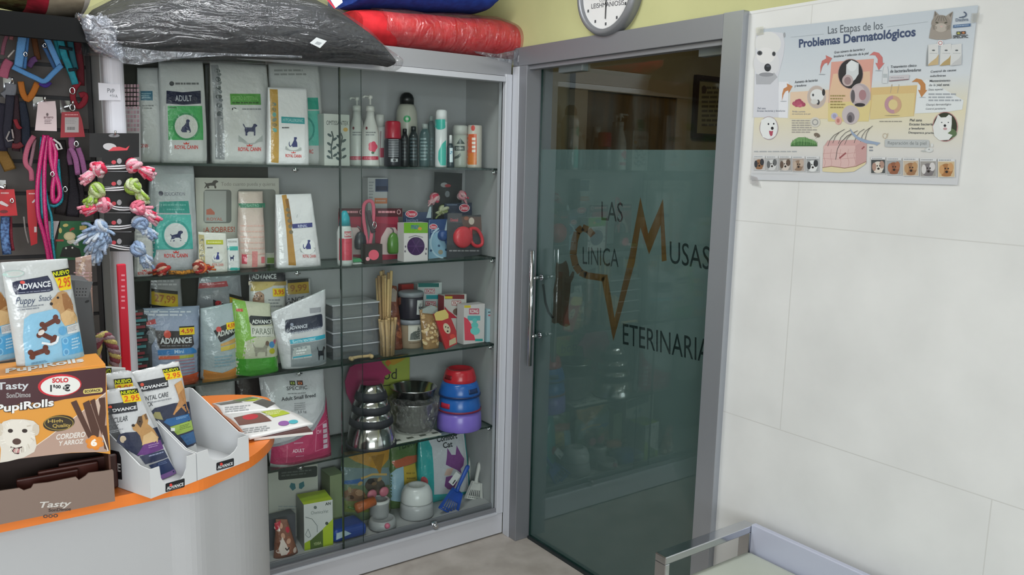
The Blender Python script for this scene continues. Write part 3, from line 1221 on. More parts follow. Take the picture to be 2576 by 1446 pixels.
def pr(P):
    P.poly([(545, 400), (566, 402), (560, 160), (541, 160)], '#8e9194')
    for i, y in enumerate(range(176, 300, 22)):
        P.ell(556, y, 7, 6, '#4b5254', rot=i)
        P.ell(560, y + 9, 5, 4, '#6d7476', rot=-i)
    P.rect(583, 235, 661, 263, '#4b8f3c')
    P.text('GASTRO INTESTINAL', 588, 241, 655, 252, '#7fb46a', bold=.01)
    P.fine(588, 255, 655, 261, 1, '#27481f', seed=7)
    P.ell(592, 274, 6, 4, '#2b2f33')
    P.poly([(590, 271), (604, 277), (598, 281), (588, 280)], '#d8dad8')
    P.fine(612, 270, 660, 278, 1, '#8b8e8f', seed=8)
    P.ring(630, 330, 34, 33, 3, '#a0a4a4', 30, 150)
    P.shape('dog_stand', 612, 311, 648, 341, NAVY)
    P.poly([(600, 340), (606, 352), (622, 358), (600, 356)], '#9aa09e')
    P.poly([(660, 340), (654, 352), (640, 358), (660, 356)], '#9aa09e')
    royal(P, 599, 370, 656, 380)


bag('pet_food_bag', 'wide white pet food bag with short green band and standing dog silhouette', 'pet food bag', ((545, 404), (682, 408), (684, 160), (540, 152)), 2.93, 0.12, WH, z, prints=pr, block=True, wr=.006)


def pr(P):
    P.rect(778, 245, 806, 275, '#1f9a86')
    P.rect(776, 278, 808, 366, '#59b6a6')
    P.ring(766, 325, 27, 33, 5, '#2c8f84')
    P.text('RC', 778, 376, 788, 386, RED, bold=.02)
    P.fine(700, 170, 800, 190, 2, '#9a9d9b', seed=2)


bag('pet_food_bag', 'tall white pet food bag with turquoise panel behind the small gold striped bag', 'pet food bag', ((690, 408), (818, 412), (814, 156), (688, 156)), 2.99, 0.11, WH, z, prints=pr, block=True)


def gold(P, st, marks, band, label, lc, cat, ry):
    P.poly(st, '#b8934a')
    for x, y in marks:
        P.ell(x, y, 5, 4, '#6f6a52', rot=x)
        P.ell(x + 1, y + 7, 4, 3, '#5f8f92', rot=y)


def pr(P):
    P.poly([(683, 408), (701, 410), (703, 224), (683, 223)], '#b08a3e')
    for i in range(6):
        P.ell(692, 262 + i * 13, 6, 4.5, ('#6e7a6c', '#7d6c3c', '#5a9a94')[i % 3], rot=i * .8)
    P.rect(709, 293, 768, 309, '#1f8d92', .05)
    P.text('HYPOALLERGENIC', 713, 297, 764, 305, '#8fc4c4', .05, bold=.01)
    P.fine(710, 318, 728, 324, 1, '#43464c', seed=2)
    P.poly([(718, 368), (758, 371), (758, 378), (748, 380), (728, 379), (718, 376)], '#a3a8a6')
    P.ell(738, 366, 17, 12, '#cfd2d0')
    P.shape('cat_sit', 726, 344, 748, 370, '#262f66')
    royal(P, 718, 387, 758, 395, .04)


bag('pet_food_bag', 'small white bag with gold side stripe and sitting cat on the top shelf', 'pet food bag', ((676, 411), (779, 420), (777, 222), (679, 218)), 2.885, 0.045, '#d5d6d8', z, prints=pr, block=True, wr=.002)


def pr(P):
    P.text('OMTISSANTEX', 821, 303, 876, 314, '#3c4042', .02)
    for x, h in ((835, 0), (858, 4)):
        P.line([(x, 400), (x - 2, 370), (x + 3, 345), (x - 1, 330 + h)], 3.5, '#44504f')
        for i, (dx, dy) in enumerate(((-6, 340), (7, 350), (-7, 362), (6, 372), (-5, 382), (8, 390), (-8, 395))):
            P.ell(x + dx, dy + h, 6.5, 3.2, '#49585a', rot=.6 * (-1) ** i)
    P.ell(869, 326, 6, 5, '#c8a25a')


carton('carton', 'white carton with dark flower sprigs standing across the sliding door edge', 'box', ((816, 413), (880, 415), (878, 289)), 2.94, 0.07, '#c0c5c0', z, prints=pr)


def pump(label, cx, y, top, flower, group=None):
    def pr(P):
        P.rect(cx - 22, 393, cx + 20, 402, '#b8344e')
        P.text('HEALTH', cx - 16, 395, cx + 12, 400, '#d98c98', bold=.02)
        P.ell(cx - 10, 322, 2.5, 4, '#7a3a44')
        P.fine(cx - 12, 330, cx + 16, 342, 2, '#7d8284', seed=4)
        if flower:
            for i in range(5):
                P.ell(cx + 6 + 6 * math.cos(i * 1.26), 369 + 7 * math.sin(i * 1.26), 6, 7, '#cf4460')
            P.ell(cx + 6, 384, 4, 3, '#4c6a50')

    def ex(t, sf, base):
        m = mat('#cdcfca', 0.35)
        mb = MB()
        zt = sf.P((cx, top + 16))[1]
        zz = base.z + zt
        mb.lathe([(.004, 0), (.004, .022), (.009, .024), (.009, .034), (.003, .036)], (base.x, base.y, zz), m, 16)
        mb.tube([(base.x, base.y, zz + .03), (base.x - .03, base.y - .012, zz + .03), (base.x - .036, base.y - .014, zz + .024)], .004, m, 8)
        mb.build('pump', t)
    vessel('pump_bottle', label, 'bottle', cx, y, [('bottle_body', [(412, 22), (408, 23), (330, 22), (310, 17), (290, 11), (275, 10)], '#c9ccc8'), ('collar', [(275, 11), (262, 11), (260, 6)], '#c4c7c2')], z, prints=pr, extra=ex)


pump('white pump bottle with pink flower print and red foot band', 932, 2.94, 246, True)
pump('white pump bottle half hidden behind its flower printed twin', 899, 3.0, 250, False)


def pr(P):
    P.rect(955, 372, 967, 396, '#b8344e')
    P.line([(958, 330), (957, 372)], 2, '#6a3f46')


vessel('shampoo_bottle', 'short white flip top bottle behind the flower printed pump bottle', 'bottle', 955, 3.02, [('bottle_body', [(412, 15), (408, 16), (318, 16), (312, 12)], '#c9ccc8'), ('cap', [(312, 12), (284, 12), (282, 10)], '#c6c9c4')], z, prints=pr)


def pr(P):
    for i in range(11):
        P.rect(977, 350 + i * 4.2, 1003, 352.4 + i * 4.2, '#7f8389')
    P.rect(983, 399, 1001, 407, '#9fa3a6')
    P.ell(992, 403, 4, 3.5, '#2a2c30')


vessel('spray_can', 'black spray can with dark red cap', 'spray can', 988, 2.94, [('can_body', [(416, 21), (412, 22), (352, 22), (346, 20)], '#24252b'), ('cap', [(346, 20.5), (343, 21), (306, 20), (302, 17)], '#9c1f33')], z, prints=pr)


def pr(P):
    P.ell(1024, 299, 9, 9, '#1f9a5a')
    P.ell(1024, 299, 4, 4, '#b9c8b6')


vessel('shampoo_bottle', 'large pale rounded bottle with black dome cap and green dot', 'bottle', 1023, 3.05, [('bottle_body', [(412, 26), (405, 27), (300, 27), (275, 26), (262, 22), (256, 18)], '#b3b4a8'), ('cap', [(256, 18), (240, 18), (231, 14), (226, 7)], '#0f1214')], z, prints=pr)

for i, (cx, y, hw, tp, lb) in enumerate(((1018, 2.94, 9, 318, 'dark brown glass bottle next to the black spray can'), (1040, 2.97, 11, 312, 'dark green bottle in the middle of the dark bottle row'), (1068, 2.95, 13, 305, 'dark green bottle with milky label beside the turquoise aerosol'), (1084, 3.02, 9, 285, 'slim clear bottle behind the dark green bottles'))):
    def pr(P, cx=cx, hw=hw, i=i):
        P.fine(cx - hw * .8, 345, cx + hw * .8, 405, 7, ('#3a4144', '#46555a', '#6e8688', '#6f8a8c')[i], seed=i)
    vessel('dark_bottle' if i < 3 else 'clear_bottle', lb, 'bottle', cx, y, [('bottle_body', [(413, hw), (410, hw + 1), (tp + 26, hw + 1), (tp + 12, hw * .6)], ('#1d1f22', '#20292b', '#3a5052', '#5a6c6c')[i]), ('cap', [(tp + 12, hw * .6), (tp, hw * .6), (tp - 1, hw * .4)], ('#15171a', '#1d2426', '#8c9694', '#98a3a0')[i])], z, prints=pr)


def pr(P):
    P.ell(1107, 318, 14, 8, '#2f9e92')
    P.rect(1094, 300, 1120, 318, '#2f9e92')
    P.poly([(1122, 352), (1112, 362), (1103, 380), (1102, 400), (1108, 416), (1122, 416)], '#3bab9d')


vessel('aerosol_can', 'tall white aerosol with turquoise swooshes', 'spray can', 1109, 2.92, [('can_body', [(417, 14.5), (413, 15), (302, 15)], '#c6cacb'), ('cap', [(302, 15), (276, 14.5), (272, 12)], '#d0d3d4')], z, prints=pr)


def pr(P):
    P.rect(1131, 372, 1139, 408, '#c4d4d8')
    P.rect(1132, 380, 1138, 388, '#3f7fa0')


vessel('dropper_bottle', 'tiny dark bottle with white label and white dropper between the aerosols', 'bottle', 1133, 2.90, [('bottle_body', [(417, 9), (412, 10), (365, 9), (356, 4)], '#23343a'), ('cap', [(356, 4), (337, 3.5), (335, 2)], '#c8cccc')], z, prints=pr)


def pr(P):
    P.poly([(1148, 362), (1158, 347), (1170, 362)], '#4a5551')
    P.rect(1143, 367, 1169, 379, '#454f4c')
    P.text('DERMA', 1147, 370, 1166, 376, '#a9b0a8', bold=.02)
    P.poly([(1143, 395), (1152, 390), (1158, 384), (1160, 391), (1152, 398), (1143, 400)], '#4f5a55')


def pc(P):
    pass


vessel('powder_tin', 'pale grey tin with dark tent print and white red-dotted cap', 'tin', 1156, 2.98, [('tin_body', [(417, 18), (413, 19), (336, 19)], '#a3aaa0'), ('cap', [(336, 19), (314, 19), (311, 17)], '#b7bab4')], z, prints=pr)


def pr(P):
    P.rect(1174, 337, 1199, 414, '#c4542a')
    P.rect(1174, 385, 1199, 414, '#cf7a2c')
    for i in range(4):
        P.rect(1187, 346 + i * 10, 1196, 353 + i * 10, '#d8cfc4')
    P.ell(1190, 322, 5, 7, '#c4453f')


vessel('spray_can', 'pale spray can with orange front and red drop on its cap', 'spray can', 1193, 2.95, [('can_body', [(417, 18.5), (413, 19), (313, 18.5), (310, 17)], '#b7b2a8')], z, prints=pr)


def parts(t, sf):
    mb = MB()
    a, b = sf.P((1241, 416)), sf.P((1241, 362))
    w = 0.011
    P = Print(mb, sf, lambda h: mat(h, .4))
    c = sf.W(a[0], a[1] + .004, w * .9)
    mb.lathe([(w * .8, 0), (w, .004), (w, (b[1] - a[1]) * .85), (w * .4, b[1] - a[1])], c, mat('#c5c7cc', .35), 16)
    mb.build('tube', t)


def pr(P):
    P.rect(1236, 318, 1255, 336, '#3d4540')
    P.fine(1239, 322, 1252, 330, 2, '#a6aca8', seed=5)


card('blister_pack', 'clear blister card with dark top holding a white tube', 'blister pack', ((1232, 418), (1254, 418), (1256, 317), (1235, 316)), 2.93, '#8f9396', z, prints=pr, parts=parts)

# ================================================================== second shelf
z = SZ[1]


def pr(P):
    P.poly([(372, 540), (396, 520), (392, 640), (384, 660), (372, 660)], '#3f8f8a')
    P.ell(409, 487, 6, 6, '#4a4a5a')
    P.text('EDUCATION', 418, 484, 470, 493, '#7a7a86', bold=.01)
    P.poly([(404, 508), (478, 506), (480, 537), (402, 536)], '#2f8f86')
    P.fine(414, 512, 470, 520, 1, '#68b0a8', seed=3)
    P.fine(422, 524, 466, 531, 1, '#68b0a8', seed=4)
    P.poly([(396, 540), (482, 540), (486, 626), (390, 628)], '#4ba89f')
    P.ring(443, 592, 36, 37, 5, '#338f88')
    P.ell(443, 592, 30, 31, '#c4c8c8')
    P.shape('dog_walk', 428, 582, 461, 608, NAVY, -.08)
    royal(P, 413, 638, 472, 648, -.02)


bag('pet_food_bag', 'grey pinched top pet food bag with turquoise panel and walking dog silhouette', 'pet food bag', ((374, 692), (500, 684), (496, 416), (386, 412)), 2.95, 0.11, '#b3b6ba', z, prints=pr, block=True, wr=.006)


def pr(P):
    royal(P, 347, 684, 380, 692, -.1)
    P.fine(345, 570, 382, 600, 3, '#9a9da0', seed=6)


bag('pet_food_bag', 'narrow white pet food bag on the second shelf behind the hanging rope toys', 'pet food bag', ((340, 700), (386, 696), (386, 560), (342, 560)), 2.90, 0.05, '#b9bbb9', z, prints=pr, block=True)


def pr(P):
    P.shape('dog_walk', 514, 453, 549, 474, '#4a4640')
    P.text('Todo cuanto pueda y quieras', 556, 458, 692, 470, '#8a857c', .0)
    P.rrect(512, 477, 582, 561, 8, '#6f716c')
    P.rect(514, 480, 569, 558, '#a4a6a2')
    P.poly([(519, 540), (519, 527), (530, 524), (540, 534), (540, 540)], '#b46a58')
    P.text('ROYAL', 520, 547, 560, 555, '#b46a5c', bold=.02)
    P.rrect(597, 476, 693, 636, 8, '#84867f')
    P.text('¡A SOBRES!', 512, 571, 590, 588, '#b4553f', -.02, bold=.01)
    P.rect(502, 650, 600, 668, '#b5b7ae')
    P.rect(672, 640, 702, 648, '#b9bea8')
    P.rect(672, 648, 702, 662, '#6b8a3e')


carton('display_carton', 'tall white display carton with two rounded windows and red lettering', 'display box', ((499, 676), (706, 664), (700, 448)), 3.045, 0.05, '#bdbcb2', z, prints=pr)


def pr(P):
    P.rect(606, 512, 674, 523, '#3f7a62')
    P.text('GASTRO', 624, 514, 656, 521, '#7fae98', bold=.02)
    for i in range(6):
        P.fine(608, 565 + i * 14, 668, 572 + i * 14, 1, '#c9a79c', seed=i)
    P.rect(610, 640, 622, 664, '#c04a5a')
    P.rect(634, 632, 648, 672, '#c07a78')
    P.rect(658, 646, 668, 662, '#c66a70')


bag('measuring_pouch', 'translucent pinkish pouch with green band leaning in the right window of the white display carton', 'pouch', ((602, 678), (676, 672), (668, 482), (606, 482)), 2.96, 0.06, '#c4b3aa', z, prints=pr, wr=.004)


def pr(P):
    P.poly([(502, 684), (516, 684), (516, 592), (502, 590)], '#a59a6c')
    for i in range(5):
        P.ell(509, 604 + i * 13, 5, 4, '#5c5a4c', rot=i)
    P.rect(520, 604, 563, 615, '#a8ac2c')
    P.fine(524, 607, 558, 612, 1, '#d6d98c', seed=3)
    P.fine(522, 620, 536, 626, 1, '#5a5c60', seed=4)
    P.poly([(533, 652), (560, 652), (558, 659), (535, 659)], '#a9aeb0')
    P.ell(547, 648, 13, 11, '#ced0cc')
    P.shape('cat_sit', 538, 634, 552, 653, '#28327a')
    P.text('ROYAL CANIN', 534, 662, 562, 669, '#c07a72', bold=.02)


bag('pet_food_bag', 'small white bag with yellow-green band and gold side on the second shelf', 'pet food bag', ((502, 686), (574, 682), (572, 588), (502, 584)), 2.90, 0.035, '#c6c7c0', z, prints=pr, block=True, wr=.0015)


def pr(P):
    P.rect(574, 620, 600, 630, '#2f9c94')
    P.shape('dog_stand', 578, 642, 590, 656, '#2c3258')
    P.rect(574, 673, 604, 680, '#2f9c94')
    P.fine(576, 604, 598, 612, 1, '#9a9d9c', seed=9)


bag('pet_food_bag', 'tiny white and turquoise pouch beside the yellow-green banded bag', 'pet food bag', ((573, 684), (604, 682), (602, 600), (573, 602)), 2.915, 0.03, '#c4c8c8', z, prints=pr, block=True, wr=.001)


def pr(P):
    P.poly([(726, 667), (745, 668), (738, 590), (727, 490), (715, 492), (722, 570)], '#a37a3a')
    P.poly([(733, 570), (739, 570), (731, 500), (723, 502)], '#7a5526')
    for i in range(5):
        P.ell(728 + i * 1.6, 528 + i * 14, 5, 5, '#6d6450', rot=i)
    P.rect(738, 564, 789, 575, '#2e3470', -.07)
    P.text('RENAL', 752, 566, 776, 573, '#b3b8d2', -.07, bold=.02)
    P.line([(750, 548), (752, 540)], 1, '#9a9da0')
    P.poly([(755, 625), (795, 622), (793, 632), (757, 634)], '#9ba0a0')
    P.ell(775, 620, 19, 20, '#d4d6d6')
    P.shape('cat_sit', 763, 603, 783, 627, '#2c3570')
    P.text('ROYAL CANIN', 762, 640, 795, 648, '#c0605c', bold=.02)


bag('pet_food_bag', 'white bag with gold side stripe and navy band on the second shelf', 'pet food bag', ((702, 672), (810, 664), (790, 488), (700, 490)), 2.895, 0.06, '#cbccce', z, prints=pr, block=True, wr=.003, top=.95)

# rope toy lying on the shelf
t = thing('rope_toy', 'red and orange knotted rope toy lying along the second shelf edge', 'dog toy', AY((453, 690), 2.885))
yy = 2.883
mb = MB()
p0, p1 = AY((424, 678), yy), AY((490, 676), yy)
p0.z = p1.z = z + 0.012
mb.tube([p0, (p0 + p1) / 2 + Vec((0, 0, -.004)), p1], 0.007, noisy('orange_rope', '#3a2414', '#d08a2a', 160, .9), 8)
mb.build('rope', t)
for i, (c, ddx) in enumerate(((p0, -1), (p1, 1))):
    mb = MB()
    q = Vec((c.x + ddx * .016, c.y, z + .024))
    fluff(mb, q, .024, ['#b8332f', '#d06a3a', '#c94a44', '#8f2a22', '#d8b09a'], 11 + i, 9)
    tassel(mb, q, (ddx, 0, -.15), .035, .25, .004, ['#b8332f', '#c9622c', '#7a2a1c'], 9, 31 + i)
    for p in mb.v:
        p.z = max(p.z, z + .0005)
        p.y = max(p.y, 2.862)
    mb.build('knot', t)


def pr(P):
    P.rect(853, 600, 886, 655, '#c63a50')
    P.ell(874, 622, 12, 20, '#d8485e')
    P.rect(866, 582, 884, 597, '#b8626c')
    P.text('KONG', 867, 585, 883, 594, '#d9d4d0', bold=.04)


vessel('spray_bottle', 'white bottle with turquoise cap and red label at the sliding door edge', 'bottle', 868, 2.89, [('bottle_body', [(668, 19), (660, 20), (585, 20), (574, 17), (568, 14)], '#c7cccb'), ('cap', [(568, 15), (548, 13), (538, 9), (531, 5)], '#2aa0b0')], z, prints=pr)


def wastecard(label, q, y, egg, exy, seed):
    def pr(P):
        x0, x1 = q[0][0], q[1][0]
        P.rect(x0, 524, x1, 545, '#4a1f26')
        P.fine(x0 + 6, 528, x1 - 18, 538, 1, '#c98a92', seed=seed)
        P.ring(x1 - 9, 533, 5, 6, 1.5, '#c9a5a6')
        P.poly([(x0, 560), (x1, 566), (x1, 640), (x0, 640)], '#7e2438')
        P.poly([(x0 + 6, 640), (x0 + 14, 596), (x0 + 28, 572), (x1 - 18, 572), (x1 - 4, 596), (x1, 640)], '#b9a6a4')

    def parts(t, sf):
        ex, ey, hw, hh = exy
        a, b = sf.P((ex, ey)), sf.P((ex + hw, ey - hh))
        r, h = b[0] - a[0], b[1] - a[1]
        c = sf.W(a[0], a[1], r * .7)
        mb = MB()
        mb.lathe([(r * .75, -h), (r * .95, -h * .8), (r, -h * .1), (r * .85, h * .45), (r * .5, h * .85), (r * .1, h)], c, mat(egg, .25), 18, sy=.7)
        mb.build('bag_dispenser', t)
        mb = MB()
        mb.tube(smooth_path([c + Vec((0, 0, h)), c + Vec((-.004, -.004, h + .012)), c + Vec((-.014, 0, h + .02))]), .0025, mat('#6b6f72', .3, .8), 6)
        mb.build('clip', t)
    card('toy_card', label, 'carded accessory', q, y, '#8f2c40', z, prints=pr, parts=parts)


wastecard('dark red card with black egg-shaped bag dispenser beside the turquoise capped bottle', ((852, 650), (918, 648), (916, 522), (852, 524)), 2.965, '#2b2f36', (902, 603, 15, 23), 3)
wastecard('dark red card with green egg-shaped bag dispenser', ((945, 642), (1012, 636), (1000, 522), (944, 524)), 2.965, '#46702f', (984, 610, 15, 27), 5)


def pr(P):
    P.rect(944, 450, 976, 482, '#3d4a66')
    P.rect(946, 468, 974, 479, '#20273e')
    P.fine(928, 455, 941, 500, 6, '#8d9194', seed=4)
    P.rect(942, 498, 974, 512, '#c07a55')
    P.fine(945, 502, 970, 508, 1, '#b9aca0', seed=6)


carton('carton', 'tall white carton with navy block and orange stripe at the back of the second shelf', 'box', ((926, 650), (974, 648), (976, 447)), 3.06, 0.05, '#aeb1b2', z, prints=pr)

# pink lead with buckle
t = thing('dog_lead', 'coiled pink lead with dark clip standing before the red toy cards', 'dog lead', AY((930, 640), 2.93))
mb = MB()
strap(mb, [(925, 642), (922, 600), (914, 545), (916, 515), (928, 505), (938, 512), (940, 540), (936, 580), (930, 620), (928, 642)], 2.935, 9, '#b75a6c', dy=[0, .004, .01, .012, .01, .004, 0, -.004, -.004, 0])
for p in mb.v:
    p.z = max(p.z, z + .001)
mb.build('webbing', t)
mb = MB()
strap(mb, [(926, 530), (932, 560), (940, 585)], 2.925, 12, '#4a4247', th=.004)
c = AY((941, 566), 2.92)
mb.tube([c + Vec((.008 * math.cos(i * PI / 6), -.004, .013 * math.sin(i * PI / 6))) for i in range(12)], .0022, mCHROME, 6, closed=True)
mb.build('clip', t)


def pr(P):
    P.ell(940, 641, 13, 13, '#d0566a', n=24)
    P.ell(925, 651, 5, 5, '#d99aa2')


carton('toy_box', 'small black hanger box with pink ball printed on its face', 'box', ((919, 660), (962, 655), (958, 614)), 2.885, 0.04, '#2d2826', z, prints=pr)
mb = MB()
for i, (c, dz) in enumerate((('#bfc8c2', 0), ('#4f8f63', .016), ('#c9cdc8', .007))):
    pass
a = AY((898, 655), 2.89)
for i, (lb, c, zz, h) in enumerate((('flat white packet lying under the green one beside the black hanger box', '#c6cac8', 0, .008), ('flat green packet lying on the white packet by the turquoise capped bottle', '#3f8f5f', .0085, .014))):
    mb = MB()
    mb.hexa([(a.x - .028, a.y, z + zz), (a.x + .03, a.y + .004, z + zz), (a.x + .03, a.y + .07, z + zz), (a.x - .028, a.y + .07, z + zz), (a.x - .02, a.y + .006, z + zz + h), (a.x + .02, a.y + .01, z + zz + h), (a.x + .022, a.y + .06, z + zz + h), (a.x - .02, a.y + .06, z + zz + h)], foil(c))
    mb.build('flat_packet', bevel=.003, label=lb, cat='packet')


def oval(P, cx, cy, rx, ry, k=0.0):
    P.ell(cx, cy, rx + 1.5, ry + 1.5, '#c9b9bd')
    P.ell(cx, cy, rx, ry, '#b4354a')
    P.text('Dental', cx - rx * .7, cy - ry * .5, cx + rx * .7, cy + ry * .5, '#d6c2c6', k, bold=.02)


def pr(P):
    oval(P, 1035, 538, 14, 8)
    P.text('Instinct', 1022, 549, 1052, 559, '#8d9fb8')
    P.poly([(1072, 548), (1080, 520), (1085, 520), (1084, 548)], '#9fb0b6')


card('toy_card', 'navy card with red oval logo behind the green and purple ball box', 'carded accessory', ((1015, 640), (1086, 634), (1086, 522), (1015, 522)), 2.97, '#2b3a56', z, prints=pr)


def pr(P):
    P.rect(1016, 560, 1076, 586, '#6aa02a')
    P.text('max', 1034, 566, 1054, 576, '#3f5f8a', bold=.03)
    P.ell(1056, 575, 5, 4, '#c58a3a')
    P.line([(1028, 597), (1045, 592), (1064, 597)], 2, '#7f7a80')
    P.ell(1046, 619, 22, 23, '#3a1f4c')
    for i in range(6):
        P.line([(1046, 619), (1046 + 20 * math.cos(i * 1.05), 619 + 21 * math.sin(i * 1.05))], 1.2, '#5a3a6c')
    for p in ((1020, 620), (1019, 632), (1072, 626), (1071, 638)):
        P.ell(p[0], p[1], 2, 3, '#6b6570')


carton('toy_box', 'white ball box with bright green band and purple ball picture', 'box', ((1016, 659), (1076, 653), (1076, 560)), 2.885, 0.055, '#c3c0c0', z, prints=pr)

# rope toy on black header card, back right
t = thing('rope_toy', 'pink rope toy on a black header card at the back of the second shelf', 'dog toy', AY((1120, 640), 3.03))
sf = Surf(AY((1085, 505), 3.03))
mb = MB()
pts = [sf.P(p) for p in ((1085, 660), (1158, 655), (1163, 436), (1094, 432))]
pts[0], pts[1] = (pts[0][0], z - sf.O.z), (pts[1][0], z - sf.O.z)
mb.prism([sf.W(a, b) for a, b in pts], (0, .003, 0), mat('#17191a', .4))
P = Print(mb, sf, lambda h: mat(h, .4), eps=.0012)
P.ell(1117, 465, 9, 6, '#8f8f8f'); P.ell(1126, 467, 8, 4, '#8f2f34')
P.ell(1125, 488, 6, 8, '#70757a')
mb.build('header_card', t)
for i, (px, py, s) in enumerate(((1095, 498, 1), (1162, 492, 1), (1116, 528, 0))):
    mb = MB()
    c = AY((px, py), 3.005)
    cc = ['#c98a94', '#c9435c', '#b9a0a2', '#d0a8ac'] if s else ['#a9ab84', '#b7b89a', '#8f9a62']
    fluff(mb, c, .021, cc, 50 + i, 8)
    tassel(mb, c, (-.6 if px < 1140 else .7, -.1, -.5), .04, .3, .004, cc, 9, 60 + i)
    mb.build('knot', t)


def pr(P):
    oval(P, 1168, 523, 12, 9)
    P.fine(1124, 512, 1150, 518, 1, '#5f6b80', seed=5)


card('toy_card', 'dark navy card with red oval logo between the rope toy and the red retractable lead', 'carded accessory', ((1118, 640), (1188, 632), (1187, 506), (1118, 508)), 2.995, '#222a40', z, prints=pr)


def leashcard(label, q, y, colr, handle, cx, cy, r, pr):
    def parts(t, sf):
        mb = MB()
        m = mat(colr, .3)
        a, b = sf.P((cx, cy)), sf.P((cx + r, cy))
        R = b[0] - a[0]
        rs = []
        for rr, d in ((R * .96, 0.0), (R, .006), (R * .98, .016), (R * .8, .024), (R * .3, .027), (.001, .027)):
            rs.append([sf.W(a[0] + rr * math.cos(2 * PI * j / 32), a[1] + rr * math.sin(2 * PI * j / 32), d) for j in range(32)])
        mb.rings(rs, m, cap=False)
        mb.build('reel_case', t)
        mb = MB()
        ring = [sf.P(p) for p in handle]
        mb.tube(smooth_path([sf.W(p[0], p[1], .012) for p in ring + ring[:1]], 4)[:-1], .0075, mat(colr, .32), 10, closed=True)
        mb.build('handle', t)
    card('lead_card', label, 'carded accessory', q, y, '#3a3c40' if colr != '#1f3f74' else '#7fa3b8', z, prints=pr, parts=parts)


def pr(P):
    P.poly([(1080, 602), (1080, 552), (1138, 550), (1132, 600), (1110, 580), (1096, 584)], '#22406e')
    oval(P, 1090, 570, 9, 6)
    P.text('Dental', 1084, 578, 1106, 585, '#a8bac8')
    P.poly([(1118, 580), (1124, 552), (1128, 552), (1124, 582)], '#b3c4cc')
    P.ring(1115, 610, 34, 40, 4, '#a5bfcc', 90, 250)
    for x, y in ((1084, 630), (1104, 618), (1122, 628)):
        P.ell(x, y, 3, 3, '#2f4a66')
    P.ell(1108, 634, 6, 6, '#8f8a78')


leashcard('light blue card with dark blue retractable lead', ((1078, 650), (1142, 643), (1140, 550), (1080, 552)), 2.93, '#1f3f74', ((1122, 582), (1132, 588), (1137, 606), (1130, 620), (1122, 612), (1118, 596)), 1112, 592, 12, pr)


def pr(P):
    P.rect(1126, 536, 1162, 560, '#4b4a4e')
    P.text('Dental', 1133, 549, 1152, 557, '#b4555e', bold=.02)
    P.poly([(1160, 545), (1210, 545), (1212, 580), (1190, 590), (1165, 570)], '#5c4a44')
    P.ell(1186, 556, 7, 9, '#b5ab9e'); P.ell(1173, 549, 6, 5, '#8a5a48')
    P.fine(1130, 627, 1205, 634, 1, '#8b8a8c', seed=4)


leashcard('grey card with bright red retractable lead', ((1124, 645), (1212, 634), (1210, 534), (1126, 538)), 2.90, '#b8323c', ((1180, 574), (1196, 576), (1208, 596), (1208, 614), (1194, 618), (1182, 606)), 1162, 596, 23, pr)

# ================================================================== third shelf
z = SZ[2]
ADV = '#1c1f28'


def adv(P, x0, y0, x1, y1, k=0.0, dot=True, t='ADVANCE'):
    P.rrect(x0, y0, x1, y1, (y1 - y0) * .14, ADV, k)
    w, h = x1 - x0, y1 - y0
    P.text(t, x0 + w * .1, y0 + h * .48, x1 - w * .06, y0 + h * .76, '#cfd2d4', k, bold=.035)
    P.fine(x0 + w * .12, y0 + h * .8, x1 - w * .08, y0 + h * .92, 1, '#6a6d72', k, seed=2)
    if dot:
        P.ell(x0 + w * .24, y0 + h * .26 + k * w * .24, h * .16, h * .16, '#d04a38')


# stack of slim packets by the red strip
pa, pb = AY((322, 905), 2.90), AY((372, 902), 2.90)
mp = None
for i in range(12):
    z0 = z + i * 0.0225
    mb = MB()
    x0, x1 = pa.x + 0.006 * math.sin(i * 2.1), pb.x + 0.006 * math.sin(i * 2.1)
    mb.box(x0, x1, 2.90, 3.03, z0 + .0004, z0 + .0218, mat('#2e3437', .4))
    mb.box(x0 + .002, x1 - .004, 2.8985, 2.90, z0 + .003, z0 + .012, mat(('#4f8f96', '#8f3a44')[i % 2], .4))
    mb.box(x0 + .003, x1 - .02, 2.8985, 2.90, z0 + .014, z0 + .019, mat(('#8f3a44', '#7fa3a5')[i % 2], .4))
    mb.build('slim_packet', label='slim turquoise and red packet in the tall stack at the cabinet corner post', cat='packet', group='stack of slim packets on the third shelf')


def pr(P):
    P.fine(385, 705, 460, 722, 2, '#d4d6d8', seed=6)
    P.poly([(382, 785), (380, 768), (470, 776), (470, 790)], '#24262c')


bag('pet_food_bag', 'grey bag with large yellow price label at the back of the third shelf', 'pet food bag', ((372, 900), (476, 890), (460, 698), (384, 700)), 3.0, 0.07, '#a4a6a8', z, prints=pr, wr=.004, parts=[sticker(385, 728, 451, 768, '27,99', .1, '', .2, '#c9a91e', '#a8641e')])


def pr(P):
    P.poly([(505, 729), (509, 716), (576, 709), (579, 722)], '#a8454c')
    P.fine(515, 716, 570, 722, 1, '#c98a8e', -.08, seed=5)
    P.poly([(540, 780), (538, 754), (565, 765), (560, 790)], '#2a2326')
    P.ell(551, 764, 8, 7, '#c4333a')


bag('pet_food_bag', 'crumpled silver bag with red oval and tilted yellow label on the third shelf', 'pet food bag', ((485, 900), (625, 885), (612, 694), (508, 698)), 3.02, 0.07, '#8f9399', z, prints=pr, wr=.014, parts=[sticker(580, 740, 625, 765, '6', .28, '', .3, '#c9a91e', '#b5541e')])


